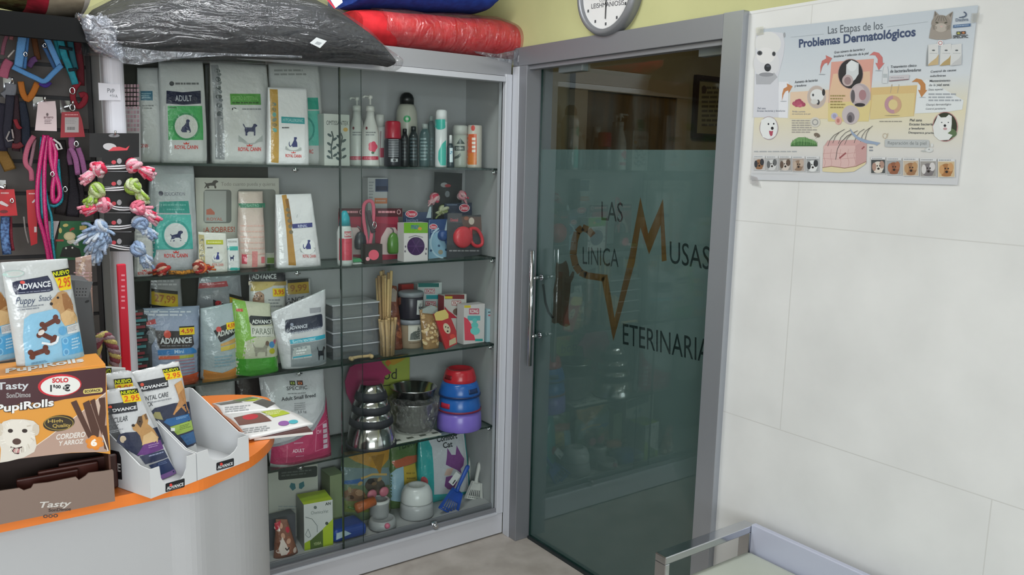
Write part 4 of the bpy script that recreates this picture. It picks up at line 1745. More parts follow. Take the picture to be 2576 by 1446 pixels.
def pr(P):
    P.rect(634, 684, 726, 710, '#23252b')
    P.text('ADVANCE', 640, 692, 702, 705, '#c2c4c4', -.02, bold=.03)
    P.ell(653, 686, 5, 4, '#b83a3c')
    P.rect(632, 710, 728, 720, '#a08a4e')
    P.poly([(636, 735), (640, 712), (700, 712), (690, 722), (664, 732)], '#c4ad6a')
    P.poly([(642, 782), (640, 755), (646, 738), (658, 734), (668, 742), (668, 780)], '#8f6a55')
    P.ell(656, 748, 11, 12, '#a5826a'); P.ell(655, 753, 3, 3, '#3a2822'); P.ell(650, 746, 1.6, 2, '#2a1c18'); P.ell(661, 746, 1.6, 2, '#2a1c18')
    P.fine(678, 752, 715, 775, 3, '#8d8f90', seed=5)


bag('pet_food_bag', 'white bag with black header, gold band and small dog photo behind the green bag', 'pet food bag', ((634, 890), (730, 880), (724, 684), (634, 688)), 2.985, 0.07, '#c2c2bf', z, prints=pr, wr=.005, parts=[sticker(690, 727, 723, 747, '3,95', 0, None)])


def pr(P):
    P.text('ANCE', 724, 752, 768, 766, '#3c3e46', -.15, bold=.03)
    P.fine(700, 790, 770, 800, 1, '#8f9194', seed=5)


bag('pet_food_bag', 'white bag with large golden price label behind the white gastro bag', 'pet food bag', ((718, 880), (800, 872), (786, 702), (722, 706)), 3.06, 0.05, '#a9abac', z, prints=pr, wr=.005, parts=[sticker(728, 706, 781, 742, '9,99', -.08, '', .22, '#a88a22', '#8a5a1e')])


def pr(P):
    P.poly([(352, 826), (352, 818), (396, 806), (398, 818)], '#b5454c')
    P.poly([(362, 930), (358, 850), (366, 830), (376, 822), (396, 830), (396, 850), (384, 872), (386, 940)], '#54585e')
    P.ell(373, 840, 9, 14, '#2c2e34')
    P.ell(382, 850, 10, 16, '#8b9098')
    P.fine(360, 785, 500, 800, 2, '#c9cfdc', seed=3)
    P.poly([(395, 834), (488, 836), (492, 868), (484, 876), (404, 878), (398, 868)], '#2a2326')
    P.ell(424, 843, 9, 10, '#c94a3c')
    P.text('ADVANCE', 405, 852, 486, 867, '#cfd2d6', -.03, bold=.035)
    P.fine(408, 869, 480, 873, 1, '#7c7e84', seed=3)
    P.poly([(399, 894), (398, 882), (488, 876), (499, 884), (499, 890)], '#2f78b8')
    P.text('Mini', 440, 881, 464, 890, '#a9c8e2', -.05, bold=.02)
    P.rect(400, 897, 452, 905, '#c4593a', -.04)
    P.rect(452, 895, 490, 902, '#a7a83a', -.06)
    for i in range(5):
        P.line([(440, 908 + i * 8), (492, 904 + i * 8)], 1.4, '#b9646c')
    P.poly([(450, 972), (455, 946), (506, 938), (509, 962)], '#c4512c')
    P.rect(502, 880, 511, 940, '#4a5662')


bag('pet_food_bag', 'large silver blue bag with black logo plate, blue Mini stripe and red foot', 'pet food bag', ((372, 976), (510, 962), (512, 774), (346, 782)), 2.89, 0.10, '#8f9bb4', z, prints=pr, wr=.006, parts=[sticker(455, 824, 494, 845, '4,59', -.04, '', .16)])


def pr(P):
    P.poly([(540, 834), (560, 822), (602, 808), (604, 838), (556, 862)], '#2a2a2c')
    P.ell(553, 830, 7, 7, '#c94a48')
    P.text('ADANCE', 548, 836, 603, 850, '#c9ccc8', -.26, bold=.035)
    P.poly([(556, 872), (556, 866), (602, 850), (602, 862)], '#c49a5a')
    P.poly([(556, 884), (556, 874), (602, 864), (602, 876)], '#c9b24a')
    P.fine(540, 895, 596, 925, 4, '#7fa0ae', -.1, seed=5)
    P.poly([(514, 968), (516, 932), (560, 938), (604, 922), (606, 950)], '#c4813c')


bag('pet_food_bag', 'grey bag with tilted black logo plate and orange foot between the Mini and green bags', 'pet food bag', ((512, 970), (605, 952), (598, 764), (512, 780)), 2.885, 0.075, '#9fadb3', z, prints=pr, wr=.006, parts=[sticker(573, 814, 598, 831, '4,59', -.1, None)])


def pr(P):
    P.poly([(593, 945), (600, 904), (708, 898), (710, 935), (640, 948)], '#3f8f2c')
    P.poly([(597, 904), (594, 756), (626, 762), (634, 830), (650, 836), (652, 856), (620, 872), (616, 904)], '#7fb04c')
    P.poly([(612, 900), (618, 860), (650, 848), (706, 846), (708, 898)], '#b7b9a4')
    P.rect(602, 780, 618, 787, '#b8453a')
    P.poly([(632, 800), (636, 796), (690, 800), (694, 818), (640, 820), (632, 812)], '#23282c')
    P.text('ADVANCE', 638, 806, 692, 816, '#d2d5d2', .02, bold=.035)
    P.rect(634, 822, 700, 848, '#c9cbc2', .02)
    P.text('PARASIT', 638, 827, 696, 842, '#4f5a4e', .02)
    P.fine(638, 846, 690, 849, 1, '#8a9184', seed=5)
    P.shape('dog_stand', 635, 864, 680, 896, '#8e8d7e')
    P.ell(674, 864, 5, 6, '#6d5a4e')
    P.ell(687, 868, 8, 8, '#4a86b8'); P.ell(697, 862, 6, 6, '#b0486c'); P.ell(687, 884, 8, 7, '#a7a52c')


bag('pet_food_bag', 'cream and green bag with standing dog outline and green foot', 'pet food bag', ((594, 950), (711, 938), (690, 768), (596, 758)), 2.875, 0.09, '#b9bba6', z, prints=pr, wr=.006)


def pr(P):
    P.rect(784, 777, 813, 790, '#8b8d94', -.1)
    P.rrect(722, 807, 817, 840, 6, '#272d3e', -.17)
    P.ell(738, 818, 4, 4, '#8f97a8')
    P.text('ADVANCE', 732, 823, 776, 832, '#c6cad4', -.17, bold=.03)
    P.text('VETERINARY DIETS', 734, 835, 812, 842, '#7f8698', -.17, bold=.01)
    P.poly([(732, 866), (731, 856), (822, 842), (823, 852)], '#2f9fb8')
    P.text('GASTROENTERIC', 738, 858, 795, 864, '#bfe0e6', -.15, bold=.02)
    P.poly([(734, 924), (732, 868), (823, 854), (826, 912), (800, 920)], '#7e868a')
    P.poly([(736, 905), (738, 876), (780, 868), (784, 898)], '#aab2b2')
    P.poly([(738, 902), (738, 898), (784, 890), (784, 894)], '#3a97ac')
    P.shape('dog_stand', 798, 872, 822, 906, '#23272c')
    P.fine(746, 880, 776, 893, 2, '#dfe4e4', -.15, seed=5)


bag('pet_food_bag', 'white bag with navy logo plate and turquoise gastro band by the sliding door edge', 'pet food bag', ((718, 934), (830, 916), (828, 730), (690, 790)), 2.875, 0.07, '#bfc1c5', z, prints=pr, wr=.006)

# clear storage trays with chews
ya_ = 2.93
for i, (pb_, pt_, lb) in enumerate(((902, 868, 'bottom'), (868, 822, 'second from bottom'), (822, 790, 'second from top'), (790, 757, 'topmost'))):
    a, b = AY((838, 905), ya_), AY((952, 890), ya_)
    z0 = z + i * 0.055 + .0005
    t = thing('storage_tray', 'clear plastic tray of pale chews, %s of its stack' % lb, 'storage box', ((a.x + b.x) / 2, ya_ + .07, z0), 'clear trays stacked on the third shelf')
    mb = MB()
    w = .003
    mt = clear('tray_plastic', '#e6e9ea', .25, .1, haze=.22, hazecol='#a9aeb4')
    mb.box(a.x, b.x, ya_, ya_ + w, z0, z0 + .05, mt)
    mb.box(a.x, b.x, ya_ + .13, ya_ + .13 + w, z0, z0 + .05, mt)
    mb.box(a.x, a.x + w, ya_ + w, ya_ + .13, z0, z0 + .05, mt)
    mb.box(b.x - w, b.x, ya_ + w, ya_ + .13, z0, z0 + .05, mt)
    mb.box(a.x + w, b.x - w, ya_ + w, ya_ + .13, z0, z0 + w, mt)
    mb.build('tray_body', t)
    mb = MB()
    mb.box(a.x - .004, b.x + .004, ya_ - .004, ya_ + .137, z0 + .0502, z0 + .054, mat('#b6b8be', .35))
    mb.build('lid', t)
    mb = MB()
    for k in range(5):
        zz = z0 + .016 + .008 * (k % 2)
        yy = ya_ + .02 + .024 * k
        mb.tube([(a.x + .015, yy, zz), (b.x - .02 - .008 * (k % 3), yy + .004, zz)], .012, mat(('#b9a58c', '#a8927a', '#9a8d86')[(i + k) % 3], .7), 8)
    mb.build('chews', t)
# rawhide bone in front
mb = MB()
a, b = AY((884, 894), 2.886), AY((928, 889), 2.886)
zz = z + .011
mb.tube([(a.x, 2.886, zz), (a.x + .03, 2.886, zz + .002), (b.x - .01, 2.888, zz), (b.x + .012, 2.889, zz)], [.007, .006, .006, .007], mat('#b39a70', .7), 10)
for c in (a.x, b.x + .01):
    for d in (-.006, .006):
        mb.ball((c, 2.888 + d, zz - .002), .0085, mat('#b39a70', .7), 8)
mb.build('rawhide_bone', label='small tan rawhide bone lying before the clear trays', cat='chew bone')

# bundles of tan chew sticks
for nm, lb, q, y, zb in (('chew_sticks', 'tall upright bundle of tan chew sticks behind the shorter bundle', (945, 985, 682, 850), 2.95, z), ('chew_sticks', 'short wrapped bundle of tan chew sticks at the third shelf edge', (951, 996, 800, 888), 2.90, z)):
    a, b = AY((q[0], q[3]), y), AY((q[1], q[3]), y)
    h = AY((q[0], q[2]), y).z - zb
    t = thing(nm, lb, 'dog chews', ((a.x + b.x) / 2, y, zb))
    R = (b.x - a.x) / 2 * .85
    r2 = random.Random(q[0])
    for k in range(14):
        ang, rr = k * 2.4, R * math.sqrt((k + .5) / 14) * .82
        x, yy = (a.x + b.x) / 2 + rr * math.cos(ang), y + rr * math.sin(ang)
        mb = MB()
        mb.tube([(x * .9 + .1 * (a.x + b.x) / 2, yy, zb + .001), (x, yy, zb + h * .5), (x + (x - (a.x + b.x) / 2) * .35, yy, zb + h * r2.uniform(.9, 1))], .0062, mat(r2.choice(('#a58a5e', '#b3976a', '#96794f', '#8a6f4c')), .7, bump=(60, .4)), 7)
        mb.build('stick', t)
    if zb == z and h < .2:
        mb = MB()
        mb.lathe([(R * .95, .002), (R * 1.06, h * .5), (R * 1.25, h * .93)], ((a.x + b.x) / 2, y, zb), clear('wrap_film', '#ffffff', .2, .08, bump=(60, .6)), 20)
        mb.build('wrapper', t)

# dried meat bag
def pr(P):
    for i in range(16):
        r = random.Random(i)
        P.ell(978 + r.random() * 34, 760 + r.random() * 100, 7, 12, r.choice(('#5e2f20', '#7a4430', '#46241c', '#94583c')), rot=r.random() * 3)
    P.poly([(978, 760), (984, 735), (996, 726), (1006, 735), (1000, 760)], '#8d8178')


bag('chew_bag', 'clear bag of reddish brown dried meat strips between chew sticks and jars', 'treat bag', ((992, 866), (1020, 862), (1006, 722), (970, 716)), 2.96, 0.06, '#6e3d2e', z, prints=pr, wr=.007)


def jar(label, cx, y, hw, pb_, pt_, zb, body, pr, content):
    return vessel('treat_jar', label, 'jar', cx, y, [('jar_body', [(pb_, hw - 2), (pb_ - 4, hw), (pt_ + 14, hw), (pt_ + 12, hw - 1)], body), ('lid', [(pt_ + 12, hw + 1), (pt_ + 3, hw + 1.5), (pt_, hw - 2)], '#7d8188')], zb, prints=pr)


def pr(P):
    P.rect(1027, 818, 1060, 858, '#b9b7ae')
    P.poly([(1031, 855), (1033, 840), (1042, 834), (1050, 832), (1052, 822), (1057, 832), (1056, 855)], '#4e534f')
    P.fine(1030, 860, 1056, 866, 1, '#6a5a48', seed=3)


jar('clear jar of tan treats with black dog label under the dark jar', 1034, 2.99, 30, 874, 803, z, '#8a7a66', pr, 0)


def pr(P):
    P.poly([(1050, 756), (1064, 758), (1064, 795), (1048, 792)], '#b9bdbb')
    P.ell(1058, 776, 5, 11, '#2c3436')


zj = z + AY((1034, 803), 2.99).z - AY((1034, 874), 2.99).z + .004
jar('clear jar of nearly black treats stacked on the tan treat jar', 1034, 2.99, 31, 801, 735, zj, '#2a2832', pr, 0)


def pr(P):
    P.rect(1052, 712, 1104, 722, '#2a6a66')
    P.rect(1068, 726, 1094, 738, '#b4626e')
    P.text('KONG', 1069, 727, 1093, 737, '#c9ccca', bold=.04)
    P.rect(1072, 742, 1106, 752, '#2f8f98')
    P.rect(1070, 758, 1096, 769, '#c04a5e')
    P.text('KONG', 1071, 759, 1095, 768, '#d4d0ce', bold=.04)
    P.ell(1084, 788, 12, 12, '#7f8a88')


carton('toy_box', 'tall white and teal toy carton behind the bag of small bone treats', 'box', ((1050, 870), (1110, 864), (1098, 711)), 3.05, 0.05, '#b9c2c1', z, prints=pr, side='#8a9694')


def pr(P):
    P.rect(1014, 715, 1040, 734, '#8f2a26')


carton('toy_box', 'dark red carton peeping over the dark treat jar', 'box', ((1010, 872), (1040, 868), (1036, 714)), 3.08, 0.03, '#8f2a26', z)


def pr(P):
    r = random.Random(3)
    for i in range(60):
        x, y = 1068 + r.random() * 38, 796 + r.random() * 70
        P.ell(x, y, 4.6, 3.0, r.choice(('#b99a6c', '#c9ae82', '#8f7048', '#a88658', '#d2bd94')), rot=r.random() * 3, n=10)
    P.poly([(1066, 788), (1068, 778), (1090, 768), (1106, 776), (1104, 792)], '#8f9794')


bag('treat_bag', 'clear bag of small tan bone-shaped treats', 'treat bag', ((1072, 874), (1110, 868), (1106, 772), (1062, 782)), 2.90, 0.045, '#937550', z, prints=pr, wr=.004)


def pr(P):
    P.poly([(1096, 806), (1092, 790), (1098, 784), (1120, 778), (1128, 790), (1128, 800), (1112, 806)], '#c9b56c')
    P.poly([(1098, 806), (1112, 806), (1132, 868), (1122, 874)], '#b02c30')
    P.ell(1124, 826, 8, 14, '#c6b9a0', rot=-.4)
    P.ell(1121, 822, 1.6, 2, '#3a2a20'); P.ell(1127, 824, 1.6, 2, '#3a2a20'); P.ell(1126, 833, 2.4, 2.4, '#2e201a')
    P.ell(1138, 846, 7, 6, '#c8453c')
    P.poly([(1130, 870), (1130, 856), (1146, 848), (1148, 862)], '#b7a888')


card('treat_box', 'tilted red and cream flat treat box with dog face', 'box', ((1122, 876), (1150, 862), (1148, 830), (1126, 776), (1092, 788), (1100, 812)), 2.872, '#a8343a', z, th=.012, prints=pr, lean=.03)


def pr(P):
    P.rect(1119, 741, 1168, 752, '#7a3436')
    P.rect(1119, 745, 1138, 751, '#c9b43c')
    P.rect(1136, 756, 1160, 768, '#a85a5e')
    P.text('KONG', 1137, 757, 1159, 767, '#ddd6d2', bold=.04)
    P.ell(1150, 784, 11, 9, '#6f5a50'); P.ell(1156, 790, 6, 8, '#7a2c30')
    P.poly([(1118, 800), (1118, 770), (1126, 780), (1140, 790), (1150, 800)], '#b02a3a')


carton('toy_box', 'white toy carton with brown top edge behind the red and cream treat box', 'box', ((1116, 860), (1172, 852), (1166, 740)), 2.98, 0.05, '#c0bcb8', z, prints=pr, side='#8f3038')


def pr(P):
    P.rect(1168, 768, 1184, 774, '#c9b43c')
    P.rect(1180, 776, 1205, 790, '#b4405a')
    P.text('KONG', 1182, 778, 1203, 788, '#d8d2d0', bold=.04)
    P.rect(1176, 794, 1208, 806, '#5aa5a8')
    P.poly([(1169, 856), (1167, 797), (1176, 802), (1186, 816), (1190, 836), (1196, 856)], '#cf4658')
    P.ell(1194, 806, 6, 6, '#62b7b2'); P.ell(1194, 818, 9, 8, '#62b7b2'); P.ell(1195, 832, 12, 10, '#6cc0ba')
    P.rect(1195, 852, 1214, 858, '#2f9a92')


carton('toy_box', 'white toy carton with pink and turquoise snowman-shaped toy picture', 'box', ((1166, 862), (1218, 855), (1216, 764)), 2.91, 0.055, '#c4c0c0', z, prints=pr)


def pr(P):
    P.fine(1228, 782, 1248, 788, 1, '#3a4a52', seed=3)
    P.rect(1228, 791, 1248, 795, '#b0656c')
    P.poly([(1234, 856), (1234, 832), (1238, 822), (1243, 832), (1243, 856)], '#dfe9ea')
    P.ell(1246, 810, 5, 4, '#3a4a50')


carton('toy_box', 'slim pale blue carton at the corner end of the third shelf', 'box', ((1224, 863), (1252, 858), (1250, 776)), 2.90, 0.05, '#9fbac2', z, prints=pr, side='#86a3ac')

# ================================================================== fourth shelf
z = SZ[3]


def specific(P, cx, y, s=1.0):
    P.rect(cx - 17 * s, y, cx - 3 * s, y + 11 * s, '#23281e')
    P.rect(cx + 1 * s, y - 1, cx + 16 * s, y + 10 * s, '#3a1a14')
    for dx, c in ((-10, '#9ab03a'), (8.5, '#d0662e')):
        P.ell(cx + dx * s, y + 5.5 * s, 5 * s, 3.2 * s, c)
        P.ell(cx + dx * s, y + 5.5 * s, 1.4 * s, 3 * s, '#1a1c14')
    P.text('SPECIFIC', cx - 26 * s, y + 14 * s, cx + 26 * s, y + 23 * s, '#2b2d30', -.06, bold=.01)


def pr(P):
    specific(P, 754, 963)
    P.fine(730, 992, 775, 996, 1, '#77797c', -.06, seed=3)
    P.text('Adult Small Breed', 713, 1003, 800, 1012, '#2c2e34', -.12, bold=.02)
    for i in range(4):
        P.fine(744, 1016 + i * 5, 772, 1020 + i * 5, 1, '#8d8f92', -.08, seed=i)
    P.text('2,5 kg', 752, 1036, 774, 1043, '#4a4c50', -.1)
    P.poly([(690, 1175), (690, 1130), (740, 1110), (790, 1082), (822, 1040), (832, 1002), (843, 1152), (800, 1158), (740, 1172)], '#b03a62')
    P.poly([(690, 1130), (740, 1110), (790, 1082), (822, 1040), (832, 1002), (831, 994), (818, 1034), (786, 1074), (738, 1103), (690, 1122)], '#8f8f96')
    P.poly([(722, 1166), (722, 1120), (724, 1120), (724, 1166)], '#c96a88')
    P.text('ADULT', 736, 1130, 765, 1139, '#dcbccb', -.1, bold=.03)
    P.fine(740, 1112, 762, 1118, 1, '#c98aa4', -.1, seed=5)
    P.fine(744, 1146, 764, 1150, 1, '#c98aa4', -.1, seed=6)
    P.line([(793, 1135), (797, 1075), (826, 1060), (830, 1125), (793, 1135)], 2, '#c96f8e')
    for i in range(5):
        P.rect(814 + i * .4, 1068 + i * 13, 826 + i * .4, 1078 + i * 13, '#c9b6c4', -.1)
    P.text('CW', 797, 1082, 810, 1092, '#d6a6ba', -.1, bold=.03)
    P.poly([(690, 1182), (690, 1174), (740, 1170), (800, 1156), (843, 1150), (843, 1156), (800, 1164)], '#c3c3c6')


bag('pet_food_bag', 'white bag with magenta foot and two small eye squares on the fourth shelf', 'pet food bag', ((690, 1186), (846, 1155), (826, 932), (662, 950)), 2.89, 0.10, '#b9bbc0', z, prints=pr, wr=.006)


def pr(P):
    specific(P, 523, 1000, .9)


bag('pet_food_bag', 'white bag with two small eye squares standing behind the curved counter end', 'pet food bag', ((505, 1215), (606, 1205), (600, 958), (500, 964)), 2.93, 0.09, '#b4b6b8', z, prints=pr, wr=.004)


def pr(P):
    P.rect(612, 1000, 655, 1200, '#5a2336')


bag('pet_food_bag', 'dark brown bag between the two white eye-square bags on the fourth shelf', 'pet food bag', ((606, 1205), (664, 1192), (664, 950), (598, 955)), 2.99, 0.06, '#2f2728', z, prints=pr)  # added dark bag shape, stands in for the shaded gap between the white bags

# pink fish-shaped placemat and food sign
sf = Surf(AY((920, 1070), 3.10))


def pr(P):
    P.line([(930, 905), (985, 898), (1026, 892)], 2, '#4a4a2a')
    P.poly([(974, 915), (984, 902), (1010, 893), (1024, 897), (1010, 908), (990, 918)], '#a8842c')
    P.poly([(968, 912), (976, 903), (984, 912), (976, 922)], '#b8642e')
    P.text('Food', 930, 930, 998, 957, '#23281c', -.06)
    P.line([(960, 971), (1028, 961)], 2, '#2c3020')


carton('food_carton', 'olive green carton lettered in black behind the steel bowls', 'box', ((920, 1062), (1030, 1050), (1028, 893)), 3.09, 0.022, '#8e9a42', z, prints=pr)


def fishcard():
    q = [(868, 960), (880, 925), (910, 908), (940, 906), (956, 900), (962, 914), (972, 925), (985, 938), (968, 946), (966, 960), (960, 985), (962, 1000), (945, 1020), (940, 1092), (890, 1098), (886, 1020), (872, 990)]
    card('pet_placemat', 'magenta fish-shaped pet placemat standing behind the steel bowl stack', 'pet placemat', q, 3.03, '#8f2352', z, th=.006)


fishcard()

# stack of steel bowls turned upside down, black rubber feet
m = mat('#c4c4c4', 0.13, 1.0)
rub = mat('#23252c', 0.6)
cx, yb = 934, 2.925
C = AY((cx, 1120), yb)
sfv = Surf((C.x, C.y, C.z), -math.atan2(C.x, C.y))
hh = lambda py: sfv.P((cx, py))[1]
ww = lambda px: px * (sfv.P((cx + 1, 1100))[0] - sfv.P((cx, 1100))[0])
rows = [(1130, 1076, 62, 54, 'widest steel bowl at the bottom of the upturned bowl stack'), (1076, 1044, 54, 47, 'second steel bowl from the bottom of the upturned stack'), (1044, 1013, 47, 40, 'third steel bowl from the bottom of the upturned stack'), (1013, 977, 40, 27, 'small steel bowl on top of the upturned bowl stack')]
b0 = hh(1130)
for i, (p0, p1, w0, w1, lb) in enumerate(rows):
    z0, z1 = hh(p0) - b0 + z + .0005, hh(p1) - b0 + z
    t = thing('steel_bowl', lb, 'pet bowl', (C.x, C.y, z0), 'upturned steel bowls on the fourth shelf')
    H = z1 - z0
    mb = MB()
    r0, r1 = ww(w0), ww(w1)
    mb.lathe([(r0, .002), (r0 * .995, .010), (r1, H * .97), (r1 * .9, H - .001), (r1 * .35, H - .001)], (C.x, C.y, z0), m, 48)
    mb.build('bowl', t)
    mb = MB()
    k = 44
    band = .012 if i == 0 else H * .52
    rs = []
    for rr, dz in ((r0 - .002, .0), (r0 + .004, .001), (r0 + .005 - (r0 - r1) * band * .9 / H, band * .9), (r0 - .001 - (r0 - r1) * band / H, band)):
        rs.append([(C.x + rr * math.cos(2 * PI * j / k), C.y + rr * math.sin(2 * PI * j / k), z0 + dz) for j in range(k)])
    mb.rings(rs, rub, cap=False)
    mb.build('rubber_ring', t)

# bagged steel bowls
C2 = AY((1040, 1075), 2.975)
s2 = Surf((C2.x, C2.y, C2.z), -math.atan2(C2.x, C2.y))
b0 = s2.P((1040, 1090))[1]
wk = s2.P((1041, 1040))[0] - s2.P((1040, 1040))[0]
bowls = ((1090, 1020, 46, 62, 'deep steel bowl wrapped in clear plastic'), (1022, 985, 58, 66, 'shallow steel bowl nested on the plastic wrapped deep bowl'))
for p0, p1, w0, w1, lb in bowls:
    z0, z1 = s2.P((1040, p0))[1] - b0 + z + .012, s2.P((1040, p1))[1] - b0 + z + .012
    H, r0, r1 = z1 - z0, w0 * wk * .85, w1 * wk * .85
    mb = MB()
    mb.lathe([(r0 * .4, 0), (r0, .004), (r1, H), (r1 + .006, H + .002), (r1 + .005, H - .002), (r1 - .003, H - .004), (r0 * .95, .012), (r0 * .3, .008)], (C2.x, C2.y, z0), m, 48)
    if p0 == 1090:
        t = thing('steel_bowl', lb, 'pet bowl', (C2.x, C2.y, z0), 'bagged steel bowls on the fourth shelf')
        mb.build('bowl', t)
        mb = MB()
        rs = []
        r_ = random.Random(4)
        for zz, rr in ((-.008, .060), (.0, .085), (.05, .100), (.10, .112), (.135, .110), (.15, .09)):
            rs.append([(C2.x + rr * (1 + .06 * noise.noise((math.cos(j) * 2, zz * 20, j * .6))) * math.cos(2 * PI * j / 40), C2.y + rr * (1 + .06 * noise.noise((j * .7, zz * 30, 2))) * math.sin(2 * PI * j / 40), z0 + zz + .01 * noise.noise((j * .5, zz * 10, 5)) * (zz > .05)) for j in range(40)])
        mb.rings(rs, clear('bowl_wrap', '#ffffff', .35, .12, haze=.02, bump=(45, 1.0)), cap=False)
        mb.build('plastic_wrap', t)
    else:
        mb.build('steel_bowl', label=lb, cat='pet bowl', group='bagged steel bowls on the fourth shelf', origin=(C2.x, C2.y, z0))
# white printed board under the bowls
a, b = AY((985, 1122), 2.87), AY((1104, 1092), 2.87)
mb = MB()
mb.box(a.x - .02, b.x + .01, 2.866, 3.10, z + .0005, z + .0075, mat('#b5b8b0', .5))
P = Print(mb, Surf((a.x, 2.866, z + .0077), U=(1, 0, 0), V=(0, 1, 0)), lambda h: mat(h, .5))
for i in range(4):
    P.pl([(.02 + i * .06, .012), (.05 + i * .06, .012), (.05 + i * .06, .03), (.02 + i * .06, .03)], '#4f544c')
mb.build('display_board', label='thin white board lying under the plastic wrapped steel bowls', cat='board')

# plastic bowl stack
C3 = AY((1155, 1070), 2.93)
s3 = Surf((C3.x, C3.y, C3.z), -math.atan2(C3.x, C3.y))
b0 = s3.P((1155, 1078))[1]
wk = s3.P((1156, 1000))[0] - s3.P((1155, 1000))[0]


def pbowl(lb, p0, p1, w0, w1, c, rim=None, marks=()):
    z0, z1 = s3.P((1155, p0))[1] - b0 + z + .0005, s3.P((1155, p1))[1] - b0 + z
    H, r0, r1 = z1 - z0, w0 * wk, w1 * wk
    t = thing('plastic_bowl', lb, 'pet bowl', (C3.x, C3.y, z0), 'stacked plastic bowls on the fourth shelf')
    mb = MB()
    mb.lathe([(r0 * .97, 0), (r0, .004), (r0 * .99, H * .3), (r1 * 1.02, H * .8), (r1 * .93, H * .98), (r1 * .8, H - .001), (r1 * .7, H - .012), (.004, H - .014)], (C3.x, C3.y, z0), mat(c, .22), 44)
    mb.build('bowl', t)
    if rim:
        mb = MB()
        rs = [[(C3.x + rr * math.cos(2 * PI * j / 44), C3.y + rr * math.sin(2 * PI * j / 44), z0 + dz) for j in range(44)] for rr, dz in ((r0 * .97, .0003), (r0 + .0025, .001), (r0 + .0025, .008), (r0 * .98, .0095))]
        mb.rings(rs, mat(rim, .4), cap=False)
        mb.build('rubber_rim', t)
    for mx, mc in marks:
        mb = MB()
        a0 = math.atan2(-C3.y, -C3.x) + mx
        rs = []
        for k in range(9):
            a = a0 + (k - 4) * .07
            for q in (0,):
                r_ = r0 * 1.005
                rs.append([(C3.x + (r_ + d) * math.cos(a), C3.y + (r_ + d) * math.sin(a), z0 + H * hh_) for d, hh_ in ((-.004, .32), (.0015, .32), (.0005 - (r0 - r1) * .4, .62), (-.006, .62))])
        mb.rings(rs, mat(mc, .35))
        mb.build('grip_mark', t)


pbowl('lilac plastic bowl at the bottom of the bowl stack', 1080, 1034, 57, 54, '#7a66c0')
pbowl('lower blue plastic bowl with red grip mark above the lilac bowl', 1034, 996, 54, 49, '#1c5cab', '#7a1f3c', ((-.75, '#b3203e'),))
pbowl('upper blue plastic bowl with dark grip mark', 998, 962, 52, 45, '#1d5aa8', '#152c5c', ((.75, '#16305e'),))
pbowl('small red plastic bowl topping the bowl stack', 964, 932, 42, 36, '#b01f2c', None, ((-.8, '#6f141c'),))

# ================================================================== cabinet floor
z = FZ


def pr(P):
    P.rrect(700, 1181, 798, 1208, 5, '#353b3a', -.1)
    P.fine(708, 1186, 790, 1200, 2, '#5a625f', -.1, seed=3)
    P.poly([(728, 1224), (732, 1214), (742, 1216), (744, 1228), (736, 1234)], '#3f6f78')
    P.poly([(752, 1228), (752, 1216), (764, 1210), (766, 1222), (758, 1230)], '#3f6f78')
    P.fine(700, 1270, 760, 1284, 2, '#9aa3a0', seed=5)


carton('carton', 'tall pale carton with black header and teal petals behind the yellow-green box', 'box', ((680, 1420), (802, 1385), (798, 1166)), 3.02, 0.08, '#b3b6ae', z, prints=pr)


def pr(P):
    P.rect(690, 1290, 745, 1400, '#5e5f66')


carton('carton', 'dark grey low carton behind the red treat bag on the cabinet floor', 'box', ((680, 1420), (745, 1400), (740, 1292)), 2.955, 0.05, '#53555c', z)


def pr(P):
    P.poly([(766, 1392), (766, 1372), (838, 1308), (838, 1375)], '#4a5f2c')
    P.poly([(766, 1392), (766, 1366), (780, 1358), (781, 1388)], '#93aa22')
    P.poly([(813, 1380), (812, 1330), (838, 1304), (838, 1374)], '#9db428')
    P.text('YERBA', 789, 1365, 808, 1372, '#b9c28f', -.2)
    P.ell(793, 1276, 4, 4, '#5f6b68')
    P.text('ChemicaVet', 782, 1286, 826, 1294, '#7d8683', -.12)
    P.line([(768, 1300), (785, 1305), (798, 1322), (798, 1338)], 1.4, '#70787a')
    P.line([(768, 1345), (775, 1330), (782, 1348), (776, 1352), (768, 1345)], 1.2, '#70787a')
    P.ell(822, 1316, 4, 4, '#3f4a44')
    P.text('AN', 818, 1264, 832, 1271, '#3f4642', -.15, bold=.03)


carton('carton', 'white carton with yellow-green lid and flank and a line-drawn paw', 'box', ((766, 1393), (838, 1374), (838, 1256)), 2.885, 0.11, '#bfc3c2', z, prints=pr, top='#a3b82c', side='#8f9490', rot=-.12)


def pr(P):
    r = random.Random(8)
    for i in range(16):
        P.ell(700 + r.random() * 45, 1325 + r.random() * 70, 7, 5, r.choice(('#b02a3c', '#6f4434', '#c0937c', '#8f5a44', '#c9b6ac')), rot=r.random() * 3)
    P.poly([(708, 1398), (702, 1382), (712, 1352), (722, 1372), (728, 1385), (722, 1394)], '#cfc3bb')
    P.line([(718, 1378), (722, 1384), (728, 1376)], 3, '#2a2020')
    P.poly([(698, 1340), (696, 1322), (712, 1314), (708, 1330)], '#b02a3c')


bag('treat_bag', 'red and brown treat bag slumped on the cabinet floor by the counter', 'treat bag', ((694, 1412), (756, 1396), (728, 1312), (700, 1312)), 2.868, 0.05, '#7a5040', z, prints=pr, wr=.01)

for i, (px, c, lb) in enumerate(((846, '#7f8c6a', 'pale green narrow carton behind the sliding door edge on the cabinet floor'),)):
    carton('carton', lb, 'box', ((832, 1378), (866, 1368), (864, 1190)), 3.0, 0.09, c, z)


